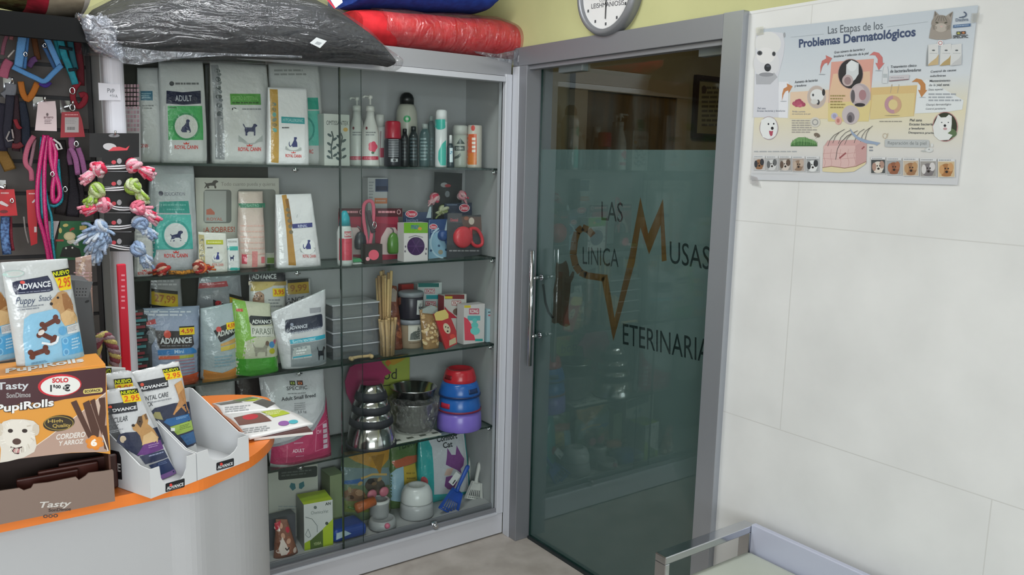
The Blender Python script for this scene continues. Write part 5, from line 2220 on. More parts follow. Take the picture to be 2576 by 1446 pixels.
def pr(P):
    r = random.Random(12)
    P.rect(866, 1180, 985, 1222, '#6d8286')
    P.poly([(868, 1145), (905, 1140), (960, 1142), (990, 1132), (985, 1160), (960, 1185), (900, 1165)], '#b0832e')
    P.poly([(940, 1152), (975, 1145), (960, 1200)], '#8f6a26')
    P.poly([(868, 1214), (920, 1202), (912, 1215), (870, 1222)], '#2f5f9a')
    P.line([(910, 1205), (940, 1195), (978, 1196)], 5, '#b59a5c')
    P.ell(945, 1222, 26, 18, '#4f483e'); P.ell(935, 1212, 10, 7, '#2c2a28')
    P.ell(895, 1248, 26, 18, '#7d5a42'); P.ell(905, 1240, 10, 8, '#a88468'); P.ell(886, 1252, 6, 5, '#4a3226')
    P.ell(950, 1246, 22, 14, '#6a5648')
    P.poly([(868, 1262), (985, 1258), (985, 1285), (868, 1290)], '#6f7a3a')
    for i in range(9):
        P.ell(870 + r.random() * 110, 1200 + r.random() * 80, 7, 4, r.choice(('#96805c', '#6f5b44', '#aa8f5a')), rot=r.random() * 3)


bag('treat_bag', 'yellow-topped colourful treat bag with dog photos on the cabinet floor', 'treat bag', ((862, 1310), (992, 1290), (990, 1128), (868, 1142)), 3.0, 0.07, '#66785c', z, prints=pr, wr=.006)
mb = MB()
a, b = AY((892, 1300), 2.93), AY((945, 1286), 2.93)
mb.tube([(a.x, 2.93, z + .10), (a.x + .008, 2.93, z + .10), (b.x - .004, 2.935, z + .112), (b.x, 2.935, z + .112)], [.004, .022, .020, .006], mat('#a5562a', .35, bump=(60, .4)), 14)
mb.tube([(a.x - .028, 2.928, z + .115), (a.x, 2.93, z + .10)], .005, mat('#4a6a34', .5), 7)
for p in mb.v:
    p.z -= .0
_o = mb.build('chew_sausage', label='orange sausage-shaped chew lying on the blue wipes pack', cat='dog chew')


def pr(P):
    P.text('PERRO', 1010, 1118, 1056, 1136, '#27401f', -.3, bold=.04)
    P.poly([(990, 1165), (1030, 1150), (1056, 1148), (1056, 1165), (1000, 1180)], '#a8573a')
    P.poly([(986, 1262), (984, 1200), (1000, 1182), (1018, 1175), (1016, 1262)], '#8fb0bf')
    P.poly([(1018, 1232), (1018, 1176), (1050, 1168), (1054, 1225)], '#b59a34')
    for i in range(3):
        P.fine(1024, 1188 + i * 12, 1048, 1195 + i * 12, 1, '#7f6a24', seed=i)


bag('pet_food_bag', 'green bag with blue and yellow panels between the dog photo bag and the teal bag', 'pet food bag', ((984, 1290), (1060, 1270), (1058, 1108), (990, 1120)), 3.03, 0.07, '#4f6a3c', z, prints=pr, wr=.005)


def pr(P):
    P.poly([(1092, 1244), (1094, 1130), (1086, 1108), (1100, 1096), (1178, 1090), (1182, 1236)], '#b9bdc2')
    P.text('Comfort', 1108, 1103, 1160, 1118, '#23262a', -.2, bold=.03)
    P.text('Cat', 1122, 1118, 1146, 1132, '#23262a', -.2, bold=.03)
    P.poly([(1124, 1170), (1128, 1150), (1132, 1130), (1140, 1146), (1150, 1146), (1156, 1124), (1164, 1144), (1172, 1156), (1168, 1172), (1160, 1180), (1162, 1192), (1150, 1182), (1136, 1176)], '#74407e')
    P.poly([(1118, 1222), (1122, 1200), (1138, 1196), (1150, 1212), (1140, 1232), (1126, 1230)], '#74407e')
    P.poly([(1118, 1196), (1126, 1180), (1142, 1178), (1134, 1196)], '#c9aca0')
    P.ell(1070, 1212, 8, 11, '#b0444c')


bag('litter_bag', 'turquoise and white litter bag with purple cat figure', 'litter bag', ((1060, 1276), (1186, 1240), (1180, 1086), (1066, 1102)), 3.0, 0.09, '#2f9a9a', z, prints=pr, wr=.005, block=True)

# blue wipes pack
a, b = AY((836, 1350), 2.88), AY((922, 1330), 2.88)
t = thing('wipes_pack', 'blue wipes pack lying flat at the cabinet floor edge', 'wipes pack', ((a.x + b.x) / 2, 2.92, z))
mb = MB()
mb.box(a.x, b.x, 2.868, 2.985, z + .0005, z + .055, mat('#1f3f8a', .3))
mb.build('pack_body', t, bevel=.02, seg=4)
mb = MB()
mb.prism([(a.x + .01, 2.864, z + .02), (a.x + .075, 2.864, z + .03), (a.x + .05, 2.864, z + .048), (a.x + .012, 2.864, z + .046)], (0, .004, 0), mat('#a9bccb', .4))
mb.build('label_flash', t)

# mouse shaped feeder
C = AY((962, 1328), 2.905)
t = thing('pet_feeder', 'grey mouse-shaped feeding bowl with pink ears on the cabinet floor', 'pet bowl', (C.x, C.y, z))
g = mat('#8e9192', .35)
mb = MB()
mb.lathe([(.050, 0), (.056, .006), (.058, .025), (.052, .042), (.044, .044), (.040, .030), (.004, .026)], (C.x, C.y, z), g, 32)
mb.build('bowl', t)
mb = MB()
hc = Vec((C.x + .012, C.y + .052, z))
mb.lathe([(.040, .0), (.042, .05), (.040, .075), (.044, .09), (.040, .102), (.034, .102), (.028, .088), (.004, .084)], hc, g, 28)
mb.build('water_cup', t)
mb = MB()
rs = [[(hc.x + rr * math.cos(2 * PI * j / 28), hc.y + rr * math.sin(2 * PI * j / 28), z + dz) for j in range(28)] for rr, dz in ((.043, .094), (.044, .100), (.038, .106), (.033, .101))]
mb.rings(rs, mat('#bfc2c0', .3), cap=False)
mb.build('cup_rim', t)
for d in (-1, 1):
    mb = MB()
    mb.ball((hc.x + d * .028, hc.y + .012, z + .125), .022, mat('#b56a7a', .4), 10, (1, .45, 1))
    mb.build('ear', t)
mb = MB()
mb.ball((C.x - .006, C.y - .056, z + .03), .012, mat('#b8627a', .4), 10)
mb.build('nose', t)

# two-tone igloo bowl
C = AY((1048, 1310), 2.935)
t = thing('pet_bowl', 'white bell-shaped slow feeding bowl beside the mouse-shaped feeder', 'pet bowl', (C.x, C.y, z))
mb = MB()
mb.lathe([(.070, 0), (.074, .008), (.072, .045), (.068, .066)], (C.x, C.y, z), mat('#9b9ea0', .25), 40)
mb.build('base', t)
mb = MB()
mb.lathe([(.069, .0665), (.070, .072), (.066, .105), (.054, .130), (.040, .138), (.032, .134), (.024, .118), (.003, .112)], (C.x, C.y, z), mat('#bcc0c0', .2), 40)
mb.build('bowl_top', t)


def scoop(lb, col, tip, base, w, y, slots, dy=.03):
    """litter scoop: px tip of the handle, px middle of the blade's lower edge"""
    t = thing('litter_scoop', lb, 'litter scoop', AY(base, y))
    A, B = AY(tip, y + dy), AY(base, y)
    B.z = max(B.z, z + .004)
    d = (A - B)
    L = d.length
    d.normalize()
    s = Vec((d.z, 0, -d.x)).normalized()
    n = d.cross(s).normalized()
    if n.y > 0:
        n = -n
    m = mat(col, .3)
    W = w
    mb = MB()
    mb.tube([B + d * L * .42 + n * .004, B + d * L * .55, A - d * .01, A], [.010, .0085, .0105, .007], m, 10)
    mb.build('handle', t)
    mb = MB()
    H = L * .45
    th = n * .003
    nb = 7
    for k in range(nb + 1):
        f = -1 + 2 * k / nb
        p0, p1 = B + s * (f * W), B + d * H + s * (f * W * .55)
        mb.tube([p0, p1], .0026, m, 6)
    for h, wd in ((0, W), (.12, W * .95), (.55, W * .76), (.8, W * .64), (1.0, W * .55)):
        mb.tube([B + d * H * h - s * wd, B + d * H * h + s * wd], .0042 if h in (0, 1.0) else .003, m, 6)
    for f in (-1, 1):
        q = [B + s * (f * W), B + d * H + s * (f * W * .55)]
        mb.hexa([q[0] - s * .002, q[0] + s * .002, q[0] + s * .002 - n * -.018, q[0] - s * .002 - n * -.018, q[1] - s * .002, q[1] + s * .002, q[1] + s * .002 + n * .014, q[1] - s * .002 + n * .014], m)
    if not slots:
        mb.hexa([B + d * H * .55 - s * W * .76, B + d * H * .55 + s * W * .76, B + d * H * .55 + s * W * .76 + th, B + d * H * .55 - s * W * .76 + th, B + d * H - s * W * .5, B + d * H + s * W * .5, B + d * H + s * W * .5 + th, B + d * H - s * W * .5 + th], m)
    mb.build('sieve', t)
    return t, A, B, d


t, A, B, d = scoop('royal blue litter scoop with price tag leaning at the cabinet floor corner', '#1f4aa0', (1178, 1170), (1124, 1302), .050, 2.885, False)
mb = MB()
c = AY((1144, 1204), 2.876)
u, v = Vec((.7, 0, .72)), Vec((.72, 0, -.7))
mb.prism([c - u * .028 - v * .016, c + u * .028 - v * .016, c + u * .028 + v * .016, c - u * .028 + v * .016], (0, .0012, 0), mat('#bfc3c4', .5))
mb.prism([c - u * .022 + v * .004 + Vec((0, -.0004, 0)), c - u * .002 + v * .004 + Vec((0, -.0004, 0)), c - u * .002 + v * .010 + Vec((0, -.0004, 0)), c - u * .022 + v * .010 + Vec((0, -.0004, 0))], (0, .0004, 0), mat('#23262a', .5))
mb.build('price_tag', t)
scoop('white litter scoop behind the royal blue scoop', '#c3c4c0', (1207, 1162), (1188, 1284), .044, 2.94, False)
scoop('white litter scoop with only its upright handle showing behind the other scoops', '#aeb0ac', (1186, 1128), (1172, 1270), .034, 3.03, False)
C = AY((1207, 1258), 3.03)
mb = MB()
for k in range(10):
    zz = z + .004 + k * .011
    mb.tube([(C.x + .046 * math.cos(2 * PI * j / 28), C.y + .046 * math.sin(2 * PI * j / 28), zz) for j in range(28)], .0022 if k < 9 else .004, mat('#b9bab6', .35), 6, closed=True)
for j in range(14):
    a = 2 * PI * j / 14
    mb.tube([(C.x + .046 * math.cos(a), C.y + .046 * math.sin(a), z + .002), (C.x + .046 * math.cos(a), C.y + .046 * math.sin(a), z + .104)], .0022, mat('#b9bab6', .35), 5)
mb.build('mesh_basket', label='small round white mesh basket in the cabinet floor corner behind the scoops', cat='basket')

# paper lists inside the cabinet's upper corner
sf = Surf(AY((322, 330), 2.90))


def pr(P):
    for i in range(11):
        for j in range(5):
            P.rect(312 + j * 8, 212 + i * 11, 318 + j * 8, 220 + i * 11, ('#b58a98', '#a5808c', '#c09aa4')[(i + j) % 3])


card('price_list', 'sheet with a pink printed grid standing at the corner post end of the top shelf', 'paper sheet', ((306, 345), (352, 346), (350, 205), (306, 205)), 2.93, '#b9b3b8', SZ[0], th=.001, prints=pr)


def pr(P):
    P.text('PVP', 270, 222, 288, 233, '#55585e', .1)
    P.text('+IVA', 276, 236, 296, 244, '#7a7d84', .1)


card('paper_note', 'small white handwritten note stuck on the white corner post', 'note', ((249, 252), (304, 252), (302, 212), (247, 208)), 2.767, '#c4c4cc', th=.001, prints=pr)

# ================================================================== beds on top of the cabinet
mWRAP = clear('bed_wrap', '#ffffff', .12, .05, haze=.025, hazecol='#d8dce6', bump=(9, 1.0), fk=.26, stretch=(.45, 2.2, 2.2))
mGREY = noisy('grey_fabric', '#1b1c1e', '#2c2e31', 90, .95, bump=.25)
t = thing('pet_bed', 'large dark grey pet bed in clear plastic lying on the display cabinet', 'pet bed', AY((600, 130), 2.85))
st = [(236, 30, 86), (262, 5, 112), (320, -25, 126), (420, -45, 132), (520, -52, 136), (620, -52, 139), (700, -46, 141), (770, -34, 143), (830, -14, 145), (880, 12, 147), (920, 42, 149), (948, 76, 150), (964, 102, 151), (974, 120, 151)]
mb = MB()
loft(mb, st, 2.86, .20, mGREY, 30, droop=(2.84, .03), seed=3, wr=.006, yp=2.72)
mb.build('cushion', t)
mb = MB()
loft(mb, [(214, 28, 110)] + st[1:-1] + [(978, 106, 152), (990, 116, 155)], 2.86, .205, mWRAP, 60, droop=(2.84, .032), seed=8, wr=.010, pad=.012, yp=2.72)
mb.build('plastic_wrap', t)
mb = MB()   # gathered end of the bag hanging down by the corner post
gp = [(232, 40), (240, 70), (256, 105), (276, 130), (300, 146)]
rs = []
for i, p in enumerate(gp):
    c = AY(p, 2.67)
    r = (.045, .05, .046, .04, .02)[i]
    rs.append([c + Vec((r * (1 + .5 * noise.noise((j * .9, i * .7, 1))) * math.cos(2 * PI * j / 22), r * .5 * math.sin(2 * PI * j / 22), r * .35 * noise.noise((j * .8, i, 4)))) for j in range(22)])
mb.rings(rs, clear('bag_tail', '#f2f4f8', .4, .12, haze=.3, hazecol='#9aa2b4', bump=(24, .9)), cap=False)
mb.build('bag_tail', t)
mFLAP = clear('loose_film', '#f4f6f8', .10, .08, haze=.14, hazecol='#aab0b8', bump=(22, 1.0))


def flap(par, top, bot, y, seed):
    mb = MB()
    rs = []
    for k in range(5):
        f = k / 4
        row = []
        n = 26
        for j in range(n + 1):
            u = j / n
            def at(pl):
                x = u * (len(pl) - 1)
                i = min(int(x), len(pl) - 2)
                x -= i
                return (pl[i][0] * (1 - x) + pl[i + 1][0] * x, pl[i][1] * (1 - x) + pl[i + 1][1] * x)
            a, b = at(top), at(bot)
            p = AY((a[0] * (1 - f) + b[0] * f, a[1] * (1 - f) + b[1] * f), y)
            p.y += .010 * noise.noise((u * 7, f * 2, seed)) * (.3 + f)
            row.append(p)
        rs.append(row)
    mb.rings(rs, mFLAP, cap=False, close=False)
    o = mb.build('plastic_flap', par)
    md = o.modifiers.new('solid', 'SOLIDIFY')
    md.thickness = .0006


flap(t, [(262, 112), (400, 128), (560, 134), (760, 140)], [(306, 158), (350, 164), (430, 150), (560, 140), (760, 146)], 2.655, 3)
sfb = Surf(AY((830, 90), 2.635), lean=.1)
mb = MB()
P = Print(mb, sfb, lambda h: mat(h, .5))
P.poly([(779, 108), (796, 94), (822, 103), (805, 121)], '#a9adae')
P.poly([(791, 110), (798, 104), (810, 108), (803, 114)], '#7d8284')
mb.build('barcode_label', t)
mb = MB()
P = Print(mb, sfb, lambda h: mat(h, .5))
P.poly([(826, -8), (858, -8), (862, 6), (844, 20)], '#c9c9ca')
P.poly([(826, -4), (844, 20), (841, 22), (820, -2)], '#a52438')
mb.build('care_label', t)

mRED = noisy('red_fabric', '#b51c24', '#cc242d', 30, .85)
t = thing('pet_bed', 'red pet bed half covered by clear plastic at the door end of the cabinet', 'pet bed', AY((1140, 130), 2.90))
st = [(900, 20, 118), (940, 16, 122), (985, 18, 124), (1030, 22, 126), (1080, 26, 130), (1130, 30, 134), (1180, 34, 140), (1230, 36, 146), (1270, 40, 152), (1300, 52, 157), (1314, 74, 156), (1320, 96, 146)]
mb = MB()
loft(mb, st, 2.95, .17, mRED, 30, seed=12, wr=.012, yp=2.82)
mb.build('cushion', t)
mb = MB()
loft(mb, [(960, 17, 100)] + st[3:] + [(1326, 84, 150)], 2.95, .17, clear('red_wrap', '#ffe9ea', .12, .06, haze=.10, hazecol='#e0a8ac', bump=(14, 1.0), stretch=(1.6, 1, .7)), 36, seed=5, wr=.012, pad=.010, yp=2.82)
mb.build('plastic_wrap', t)
flap(t, [(1190, 128), (1250, 136), (1324, 120)], [(1200, 134), (1255, 152), (1300, 166), (1318, 160)], 2.765, 6)
mBLUE = noisy('blue_fabric', '#143488', '#1c42a0', 40, .85)
mb = MB()
loft(mb, [(905, -40, 4), (930, -70, 10), (1000, -84, 14), (1090, -86, 18), (1170, -84, 22), (1225, -70, 24), (1244, -40, 22), (1250, -15, 10)], 2.93, .16, mBLUE, 26, seed=4, wr=.006, yp=2.80)
mb.build('pet_bed', label='royal blue pet bed lying on the red pet bed', cat='pet bed')
t = thing('pet_bed', 'rolled pet bed in brown plaid, red and beige above the hanging leads', 'pet bed', AY((100, 40), 2.80))
for nm, st, c in (('plaid_panel', [(-60, -60, 4), (-10, -62, 12), (56, -62, 27)], noisy('plaid', '#6a4a22', '#8f8a52', 40, .9, (1, 1, 6))), ('red_panel', [(56, -62, 27), (80, -62, 33), (106, -60, 39), (108, -58, 39)], noisy('red_plush', '#8f1526', '#b82038', 40, .95)), ('beige_panel', [(108, -58, 39), (150, -58, 42), (192, -56, 44)], noisy('beige_plush', '#8f8270', '#a0937f', 40, .95)), ('white_trim', [(192, -56, 44), (200, -52, 43), (206, -40, 36), (208, -20, 20)], mat('#b3aca4', .9))):
    mb = MB()
    loft(mb, st, 2.84, .16, c, 26, seed=2, wr=.003)
    mb.build(nm, t)

# ================================================================== goods on the counter
# --- roll chew carton
yf = 1.612
zt_ = 1.262
xr = 0.250
yb_ = AZ((236, 893), zt_).y
yb_ = min(max(yb_, yf + .09), yf + .15)
t = thing('display_carton', 'open brown and orange dog chew display carton with white dog picture on the counter', 'display box', (0.06, yf + .06, CT))
br = mat('#76645a', .5)
kraft = mat('#8f7c6e', .6)
dk = mat('#2a1c17', .7)
x0_ = -0.13
mb = MB()
mb.box(x0_, xr, yb_ - .003, yb_, CT, zt_, dk)
mb.box(x0_, x0_ + .003, yf, yb_ - .003, CT, zt_, br)
mb.box(xr - .003, xr, yf + .003, yb_ - .003, CT, zt_, mat('#4a2c20', .45))
mb.box(x0_ + .003, xr - .003, yf + .003, yb_ - .003, CT, CT + .003, dk)
mb.box(x0_, xr, yf + .002, yb_, zt_, zt_ + .003, mat('#d08a35', .4))
P = Print(mb, Surf((0, yf, zt_ + .0032), U=(1, 0, 0), V=(0, 1, 0)), lambda h: mat(h, .4))
P.text('PupiRolls', 14, 928, 213, 943, '#d8d4ce', -.15, bold=.03)
mb.build('carton_body', t)
sf = Surf((0, yf, CT))
# torn lower front wall
mb = MB()
r = random.Random(5)
top = [(290, 1182), (282, 1180), (262, 1183), (222, 1188), (214, 1196), (205, 1202), (198, 1206), (190, 1198), (160, 1204), (120, 1212), (84, 1216), (78, 1226), (60, 1232), (48, 1226), (20, 1230), (0, 1233), (-60, 1242)]
pts = [sf.P(p) for p in top]
pts = [(min(max(a, x0_), xr + .003), b) for a, b in pts]
poly = [(xr + .003, 0.0005)] + pts + [(x0_, pts[-1][1]), (x0_, 0.0005)]
mb.prism([sf.W(a, b, .003) for a, b in poly], (0, .003, 0), br)
P = Print(mb, Surf((0, yf - .003, CT)), lambda h: mat(h, .5))
P.text('Tasty', 100, 1262, 180, 1282, '#b9b4ae', -.06, bold=.02, shear=.25)
P.text('SonDimos', 122, 1279, 178, 1287, '#3a2c28', -.06, bold=.03)
P.text('ooo', 108, 1294, 146, 1303, '#4a3a34', -.06, bold=.03)
mb.build('front_wall', t)
# upper front face
mb = MB()
low = [(-60, 1190), (0, 1163), (60, 1152), (120, 1144), (180, 1139), (240, 1137), (300, 1138)]
pts = [sf.P(p) for p in low]
pts = [(min(max(a, x0_), xr), b) for a, b in pts]
poly = pts + [(xr, zt_ - CT), (x0_, zt_ - CT)]
mb.prism([sf.W(a, b, 0) for a, b in poly], (0, .0025, 0), mat('#c98a34', .4))
s2 = Surf((0, yf, CT))
P = Print(mb, s2, lambda h: mat(h, .35))


def clipx(p):
    return p


P.poly([(-60, 960), (266, 924), (266, 990), (130, 1008), (60, 1015), (-60, 1030)], '#3f1d22')
P.poly([(100, 1008), (170, 990), (266, 972), (266, 985), (170, 1002), (100, 1018)], '#4a2426')
P.poly([(-20, 1162), (10, 1160), (60, 1142), (120, 1100), (160, 1070), (200, 1040), (266, 985), (270, 1136), (180, 1138), (60, 1152)], '#a58a7c')
P.line([(-20, 1162), (10, 1160), (60, 1142), (120, 1100), (160, 1070), (200, 1040), (266, 988)], 2, '#d4c2ae')
P.text('Tasty', -8, 962, 72, 986, '#b9bcc0', -.04, bold=.02)
P.text('SonDimos', 16, 988, 77, 1001, '#8f8c8c', -.04, bold=.03)
P.ell(150, 969, 55, 28, '#b8202c', rot=-.08)
P.ell(152, 970, 50, 24, '#d2d2ce', rot=-.08)
P.text('SOLO', 131, 951, 172, 963, '#b8202c', -.04, bold=.05)
P.text("1'", 126, 967, 138, 985, '#26262a', 0, bold=.05)
P.text('00', 139, 968, 153, 977, '#26262a', 0, bold=.05)
P.text('€', 158, 966, 177, 984, '#26262a', 0, bold=.05)
P.rrect(209, 979, 258, 991, 5, '#c9b86a', -.1)
P.text('ECOPACK', 213, 981, 254, 988, '#3a2a1c', -.1, bold=.05)
P.text('PupiRolls', -12, 1017, 136, 1046, '#3a2620', -.12, bold=.09)
P.text('PupiRolls', -11, 1018, 135, 1044, '#d6d6d4', -.12, bold=.03)
P.ell(148, 1064, 40, 20, '#2b2318', rot=-.12)
P.ring(148, 1064, 37, 18, 2, '#8f7a3a')
P.text('High', 120, 1055, 158, 1066, '#a9904a', -.05, bold=.02)
P.text('Quality', 132, 1066, 178, 1078, '#a9904a', -.05, bold=.02)
P.text('CORDERO', 141, 1092, 215, 1106, '#cfc8c2', -.1, bold=.03, shear=.2)
P.text('Y ARROZ', 148, 1109, 211, 1121, '#cfc8c2', -.1, bold=.03, shear=.2)
for q in ([(178, 1012), (192, 1006), (232, 1094), (222, 1102)], [(208, 1014), (224, 1006), (250, 1080), (246, 1112), (236, 1110)], [(226, 1008), (238, 1002), (260, 1070), (256, 1094)], [(248, 1001), (264, 999), (266, 1040), (262, 1090), (250, 1078)], [(256, 1070), (268, 1070), (275, 1134), (262, 1128)]):
    P.poly(q, '#4a2f25')
P.poly([(240, 1010), (247, 1004), (252, 1020), (248, 1046)], '#b9a394')
P.line([(258, 1094), (272, 1134)], 3, '#d0c6ba')
for k in range(6):
    P.ell(238 + 15 * math.cos(k * 1.05 + .3), 1113 + 12 * math.sin(k * 1.05 + .3), 9, 7, '#c97a2c')
P.ell(238, 1113, 17, 14, '#d0822f')
P.text('6', 228, 1103, 244, 1122, '#e2ddd4', 0, bold=.06)
# white dog picture
P.poly([(0, 1163), (2, 1130), (-4, 1100), (-2, 1072), (8, 1060), (28, 1054), (60, 1054), (84, 1058), (98, 1070), (98, 1086), (88, 1096), (92, 1120), (86, 1136), (60, 1150), (20, 1160)], '#c9c3b9')
P.ell(46, 1092, 40, 38, '#cfc9bf')
P.ell(90, 1080, 9, 15, '#bdb3a4'); P.ell(0, 1080, 8, 16, '#bdb3a4')
P.ell(26, 1083, 6.5, 5, '#2a1d18'); P.ell(62, 1083, 7, 5, '#2a1d18')
P.ell(42, 1110, 11, 8, '#4a332c')
P.poly([(26, 1122), (40, 1126), (56, 1122), (54, 1134), (46, 1142), (36, 1140), (28, 1132)], '#3a1f1e')
P.ell(42, 1133, 9, 6, '#b07a7a')
for k in range(30):
    a = r.random() * 6.28
    P.line([(44 + 34 * math.cos(a), 1095 + 32 * math.sin(a)), (44 + 44 * math.cos(a + .1), 1097 + 42 * math.sin(a + .1))], 2.2, r.choice(('#d9d4cb', '#b8afa2', '#c9c3b9')))
mb.build('front_face', t)
# packets inside the carton
for i in range(3):
    mb = MB()
    xx = 0.10 + i * .035
    mb.box(xx, xx + .10, yf + .03 + i * .012, yf + .04 + i * .012, CT + .0035, CT + .064 + .004 * i, mat(('#3a1a14', '#45211a', '#361812')[i], .35))
    mb.build('chew_packet', label=('front', 'middle', 'rear')[i] + ' brown chew packet inside the torn opening of the display carton', cat='packet', bevel=.003)

# --- puppy snack bags standing on the carton
yS = yf + .045


def snack(dx):
    def pr(P):
        def s(*a):
            return [(p[0] + dx, p[1]) for p in a]
        P.poly(s((36, 712), (46, 708), (124, 694), (132, 708), (136, 730), (126, 734), (44, 742), (38, 730)), '#1f2540')
        P.text('ADVANCE', 47 + dx, 716, 130 + dx, 731, '#cfd3d8', -.12, bold=.035)
        P.fine(50 + dx, 736, 128 + dx, 739, 1, '#8f95a8', -.1, seed=2)
        P.ell(60 + dx, 711, 6, 4, '#c94a44')
        P.text('Puppy', 43 + dx, 749, 90 + dx, 772, '#33405c', -.06, shear=.3)
        P.text('Snack', 98 + dx, 744, 132 + dx, 758, '#33405c', -.08, shear=.3)
        P.fine(47 + dx, 772, 115 + dx, 784, 2, '#7d828a', -.14, seed=3)
        P.poly(s((62, 803), (78, 790), (120, 780), (140, 776), (150, 790), (150, 805), (202, 806), (220, 898), (68, 926), (60, 850)), '#82b4d0')
        # golden puppy
        P.poly(s((126, 762), (130, 754), (140, 746), (148, 736), (160, 732), (172, 736), (180, 750), (188, 768), (190, 784), (200, 800), (200, 812), (164, 820), (154, 806), (150, 786), (144, 778), (134, 776)), '#b08a5c')
        P.poly(s((158, 740), (170, 738), (182, 752), (189, 770), (186, 782), (174, 776), (164, 782), (160, 764)), '#8f6238')
        P.poly(s((152, 790), (168, 780), (188, 786), (200, 800), (200, 812), (164, 820), (156, 808)), '#c9a878')
        P.ell(129 + dx, 764, 4, 4, '#2a1d18'); P.ell(147 + dx, 749, 3.5, 3, '#2a1d18')
        for x, y, a in ((125, 812, -.5), (118, 846, .45), (98, 886, -.35)):
            P.line([(x + dx - 18 * math.cos(a), y - 18 * math.sin(a)), (x + dx + 18 * math.cos(a), y + 18 * math.sin(a))], 12, '#5c3127')
            for sg in (-1, 1):
                for o in (-6, 6):
                    P.ell(x + dx + sg * 19 * math.cos(a) - o * math.sin(a), y + sg * 19 * math.sin(a) + o * math.cos(a), 7, 7, '#5c3127')
        P.ell(103 + dx, 836, 9, 6, '#d2cdc8', rot=-.6)
        P.line(s((146, 845), (142, 860), (128, 866), (104, 862)), 6, '#cfdbe2')
        P.ell(157 + dx, 832, 10, 11, '#5a9cc8')
        P.poly(s((154, 852), (205, 836), (214, 885), (158, 895)), '#4f9ccc')
        for x, y in ((164, 857), (166, 885)):
            P.ell(x + dx, y, 8, 9, '#78b4d8'); P.ell(x + dx, y, 5, 6, '#4f8fbc')
        P.poly(s((168, 821), (200, 812), (205, 834), (170, 840)), '#c9ced0')
        P.fine(170 + dx, 822, 198 + dx, 836, 4, '#8f9498', -.22, seed=4)
        P.fine(180 + dx, 850, 205 + dx, 880, 4, '#a3cbe2', -.22, seed=5)
        P.fine(80 + dx, 912, 125 + dx, 918, 2, '#5a7f98', -.2, seed=6)
        P.ell(38 + dx, 690, 26, 8, '#a8c4be', rot=-.1)
        P.ell(38 + dx, 690, 24, 6.5, '#b9bdbb', rot=-.1)
    return pr


ST = lambda dx: ('price_sticker', lambda P: (P.poly([(134 + dx, 683), (184 + dx, 675), (186 + dx, 728), (153 + dx, 732)], '#e0c41c'), P.poly([(134 + dx, 683), (184 + dx, 675), (185 + dx, 694), (142 + dx, 699)], '#20221a'), P.text('NUEVO', 138 + dx, 685, 182 + dx, 696, '#c9d01c', -.14, bold=.03), P.text('2.95', 149 + dx, 701, 183 + dx, 725, '#cf4a26', -.1, bold=.01)))
bag('snack_bag', 'pale blue puppy snack bag with bone biscuits standing in front on the brown carton', 'treat bag', ((52, 940), (221, 902), (179, 652), (10, 662)), yS, 0.032, '#b9bdbe', zt_ + .0035, rot=.26, prints=snack(0), parts=[ST(0)], wr=.004, top=.55)
bag('snack_bag', 'pale blue puppy snack bag half hidden behind its twin on the brown carton', 'treat bag', ((-112, 950), (60, 928), (22, 662), (-150, 676)), yS + .042, 0.03, '#b4b8b9', zt_ + .0035, rot=.26, prints=snack(-166), wr=.004, top=.55)

# --- two white cardboard trays side by side
A0, A1, A2 = AZ((380, 1255), CT), AZ((497, 1210), CT), AZ((627, 1159), CT)
uu = (A2 - A0).normalized()
dd = Vec((-uu.y, uu.x, 0))
A1 = A0 + uu * (A1 - A0).dot(uu)
sR = Surf(A2, U=dd, V=(0, 0, 1))
DPx, HBx = sR.P((475, 974))
HFx = sR.P((626, 1094))[1]
DPx, HBx = min(max(DPx, .12), .26), min(max(HBx, .12), .26)
card_w = mat('#c3c5c7', .55)
TH = .0022


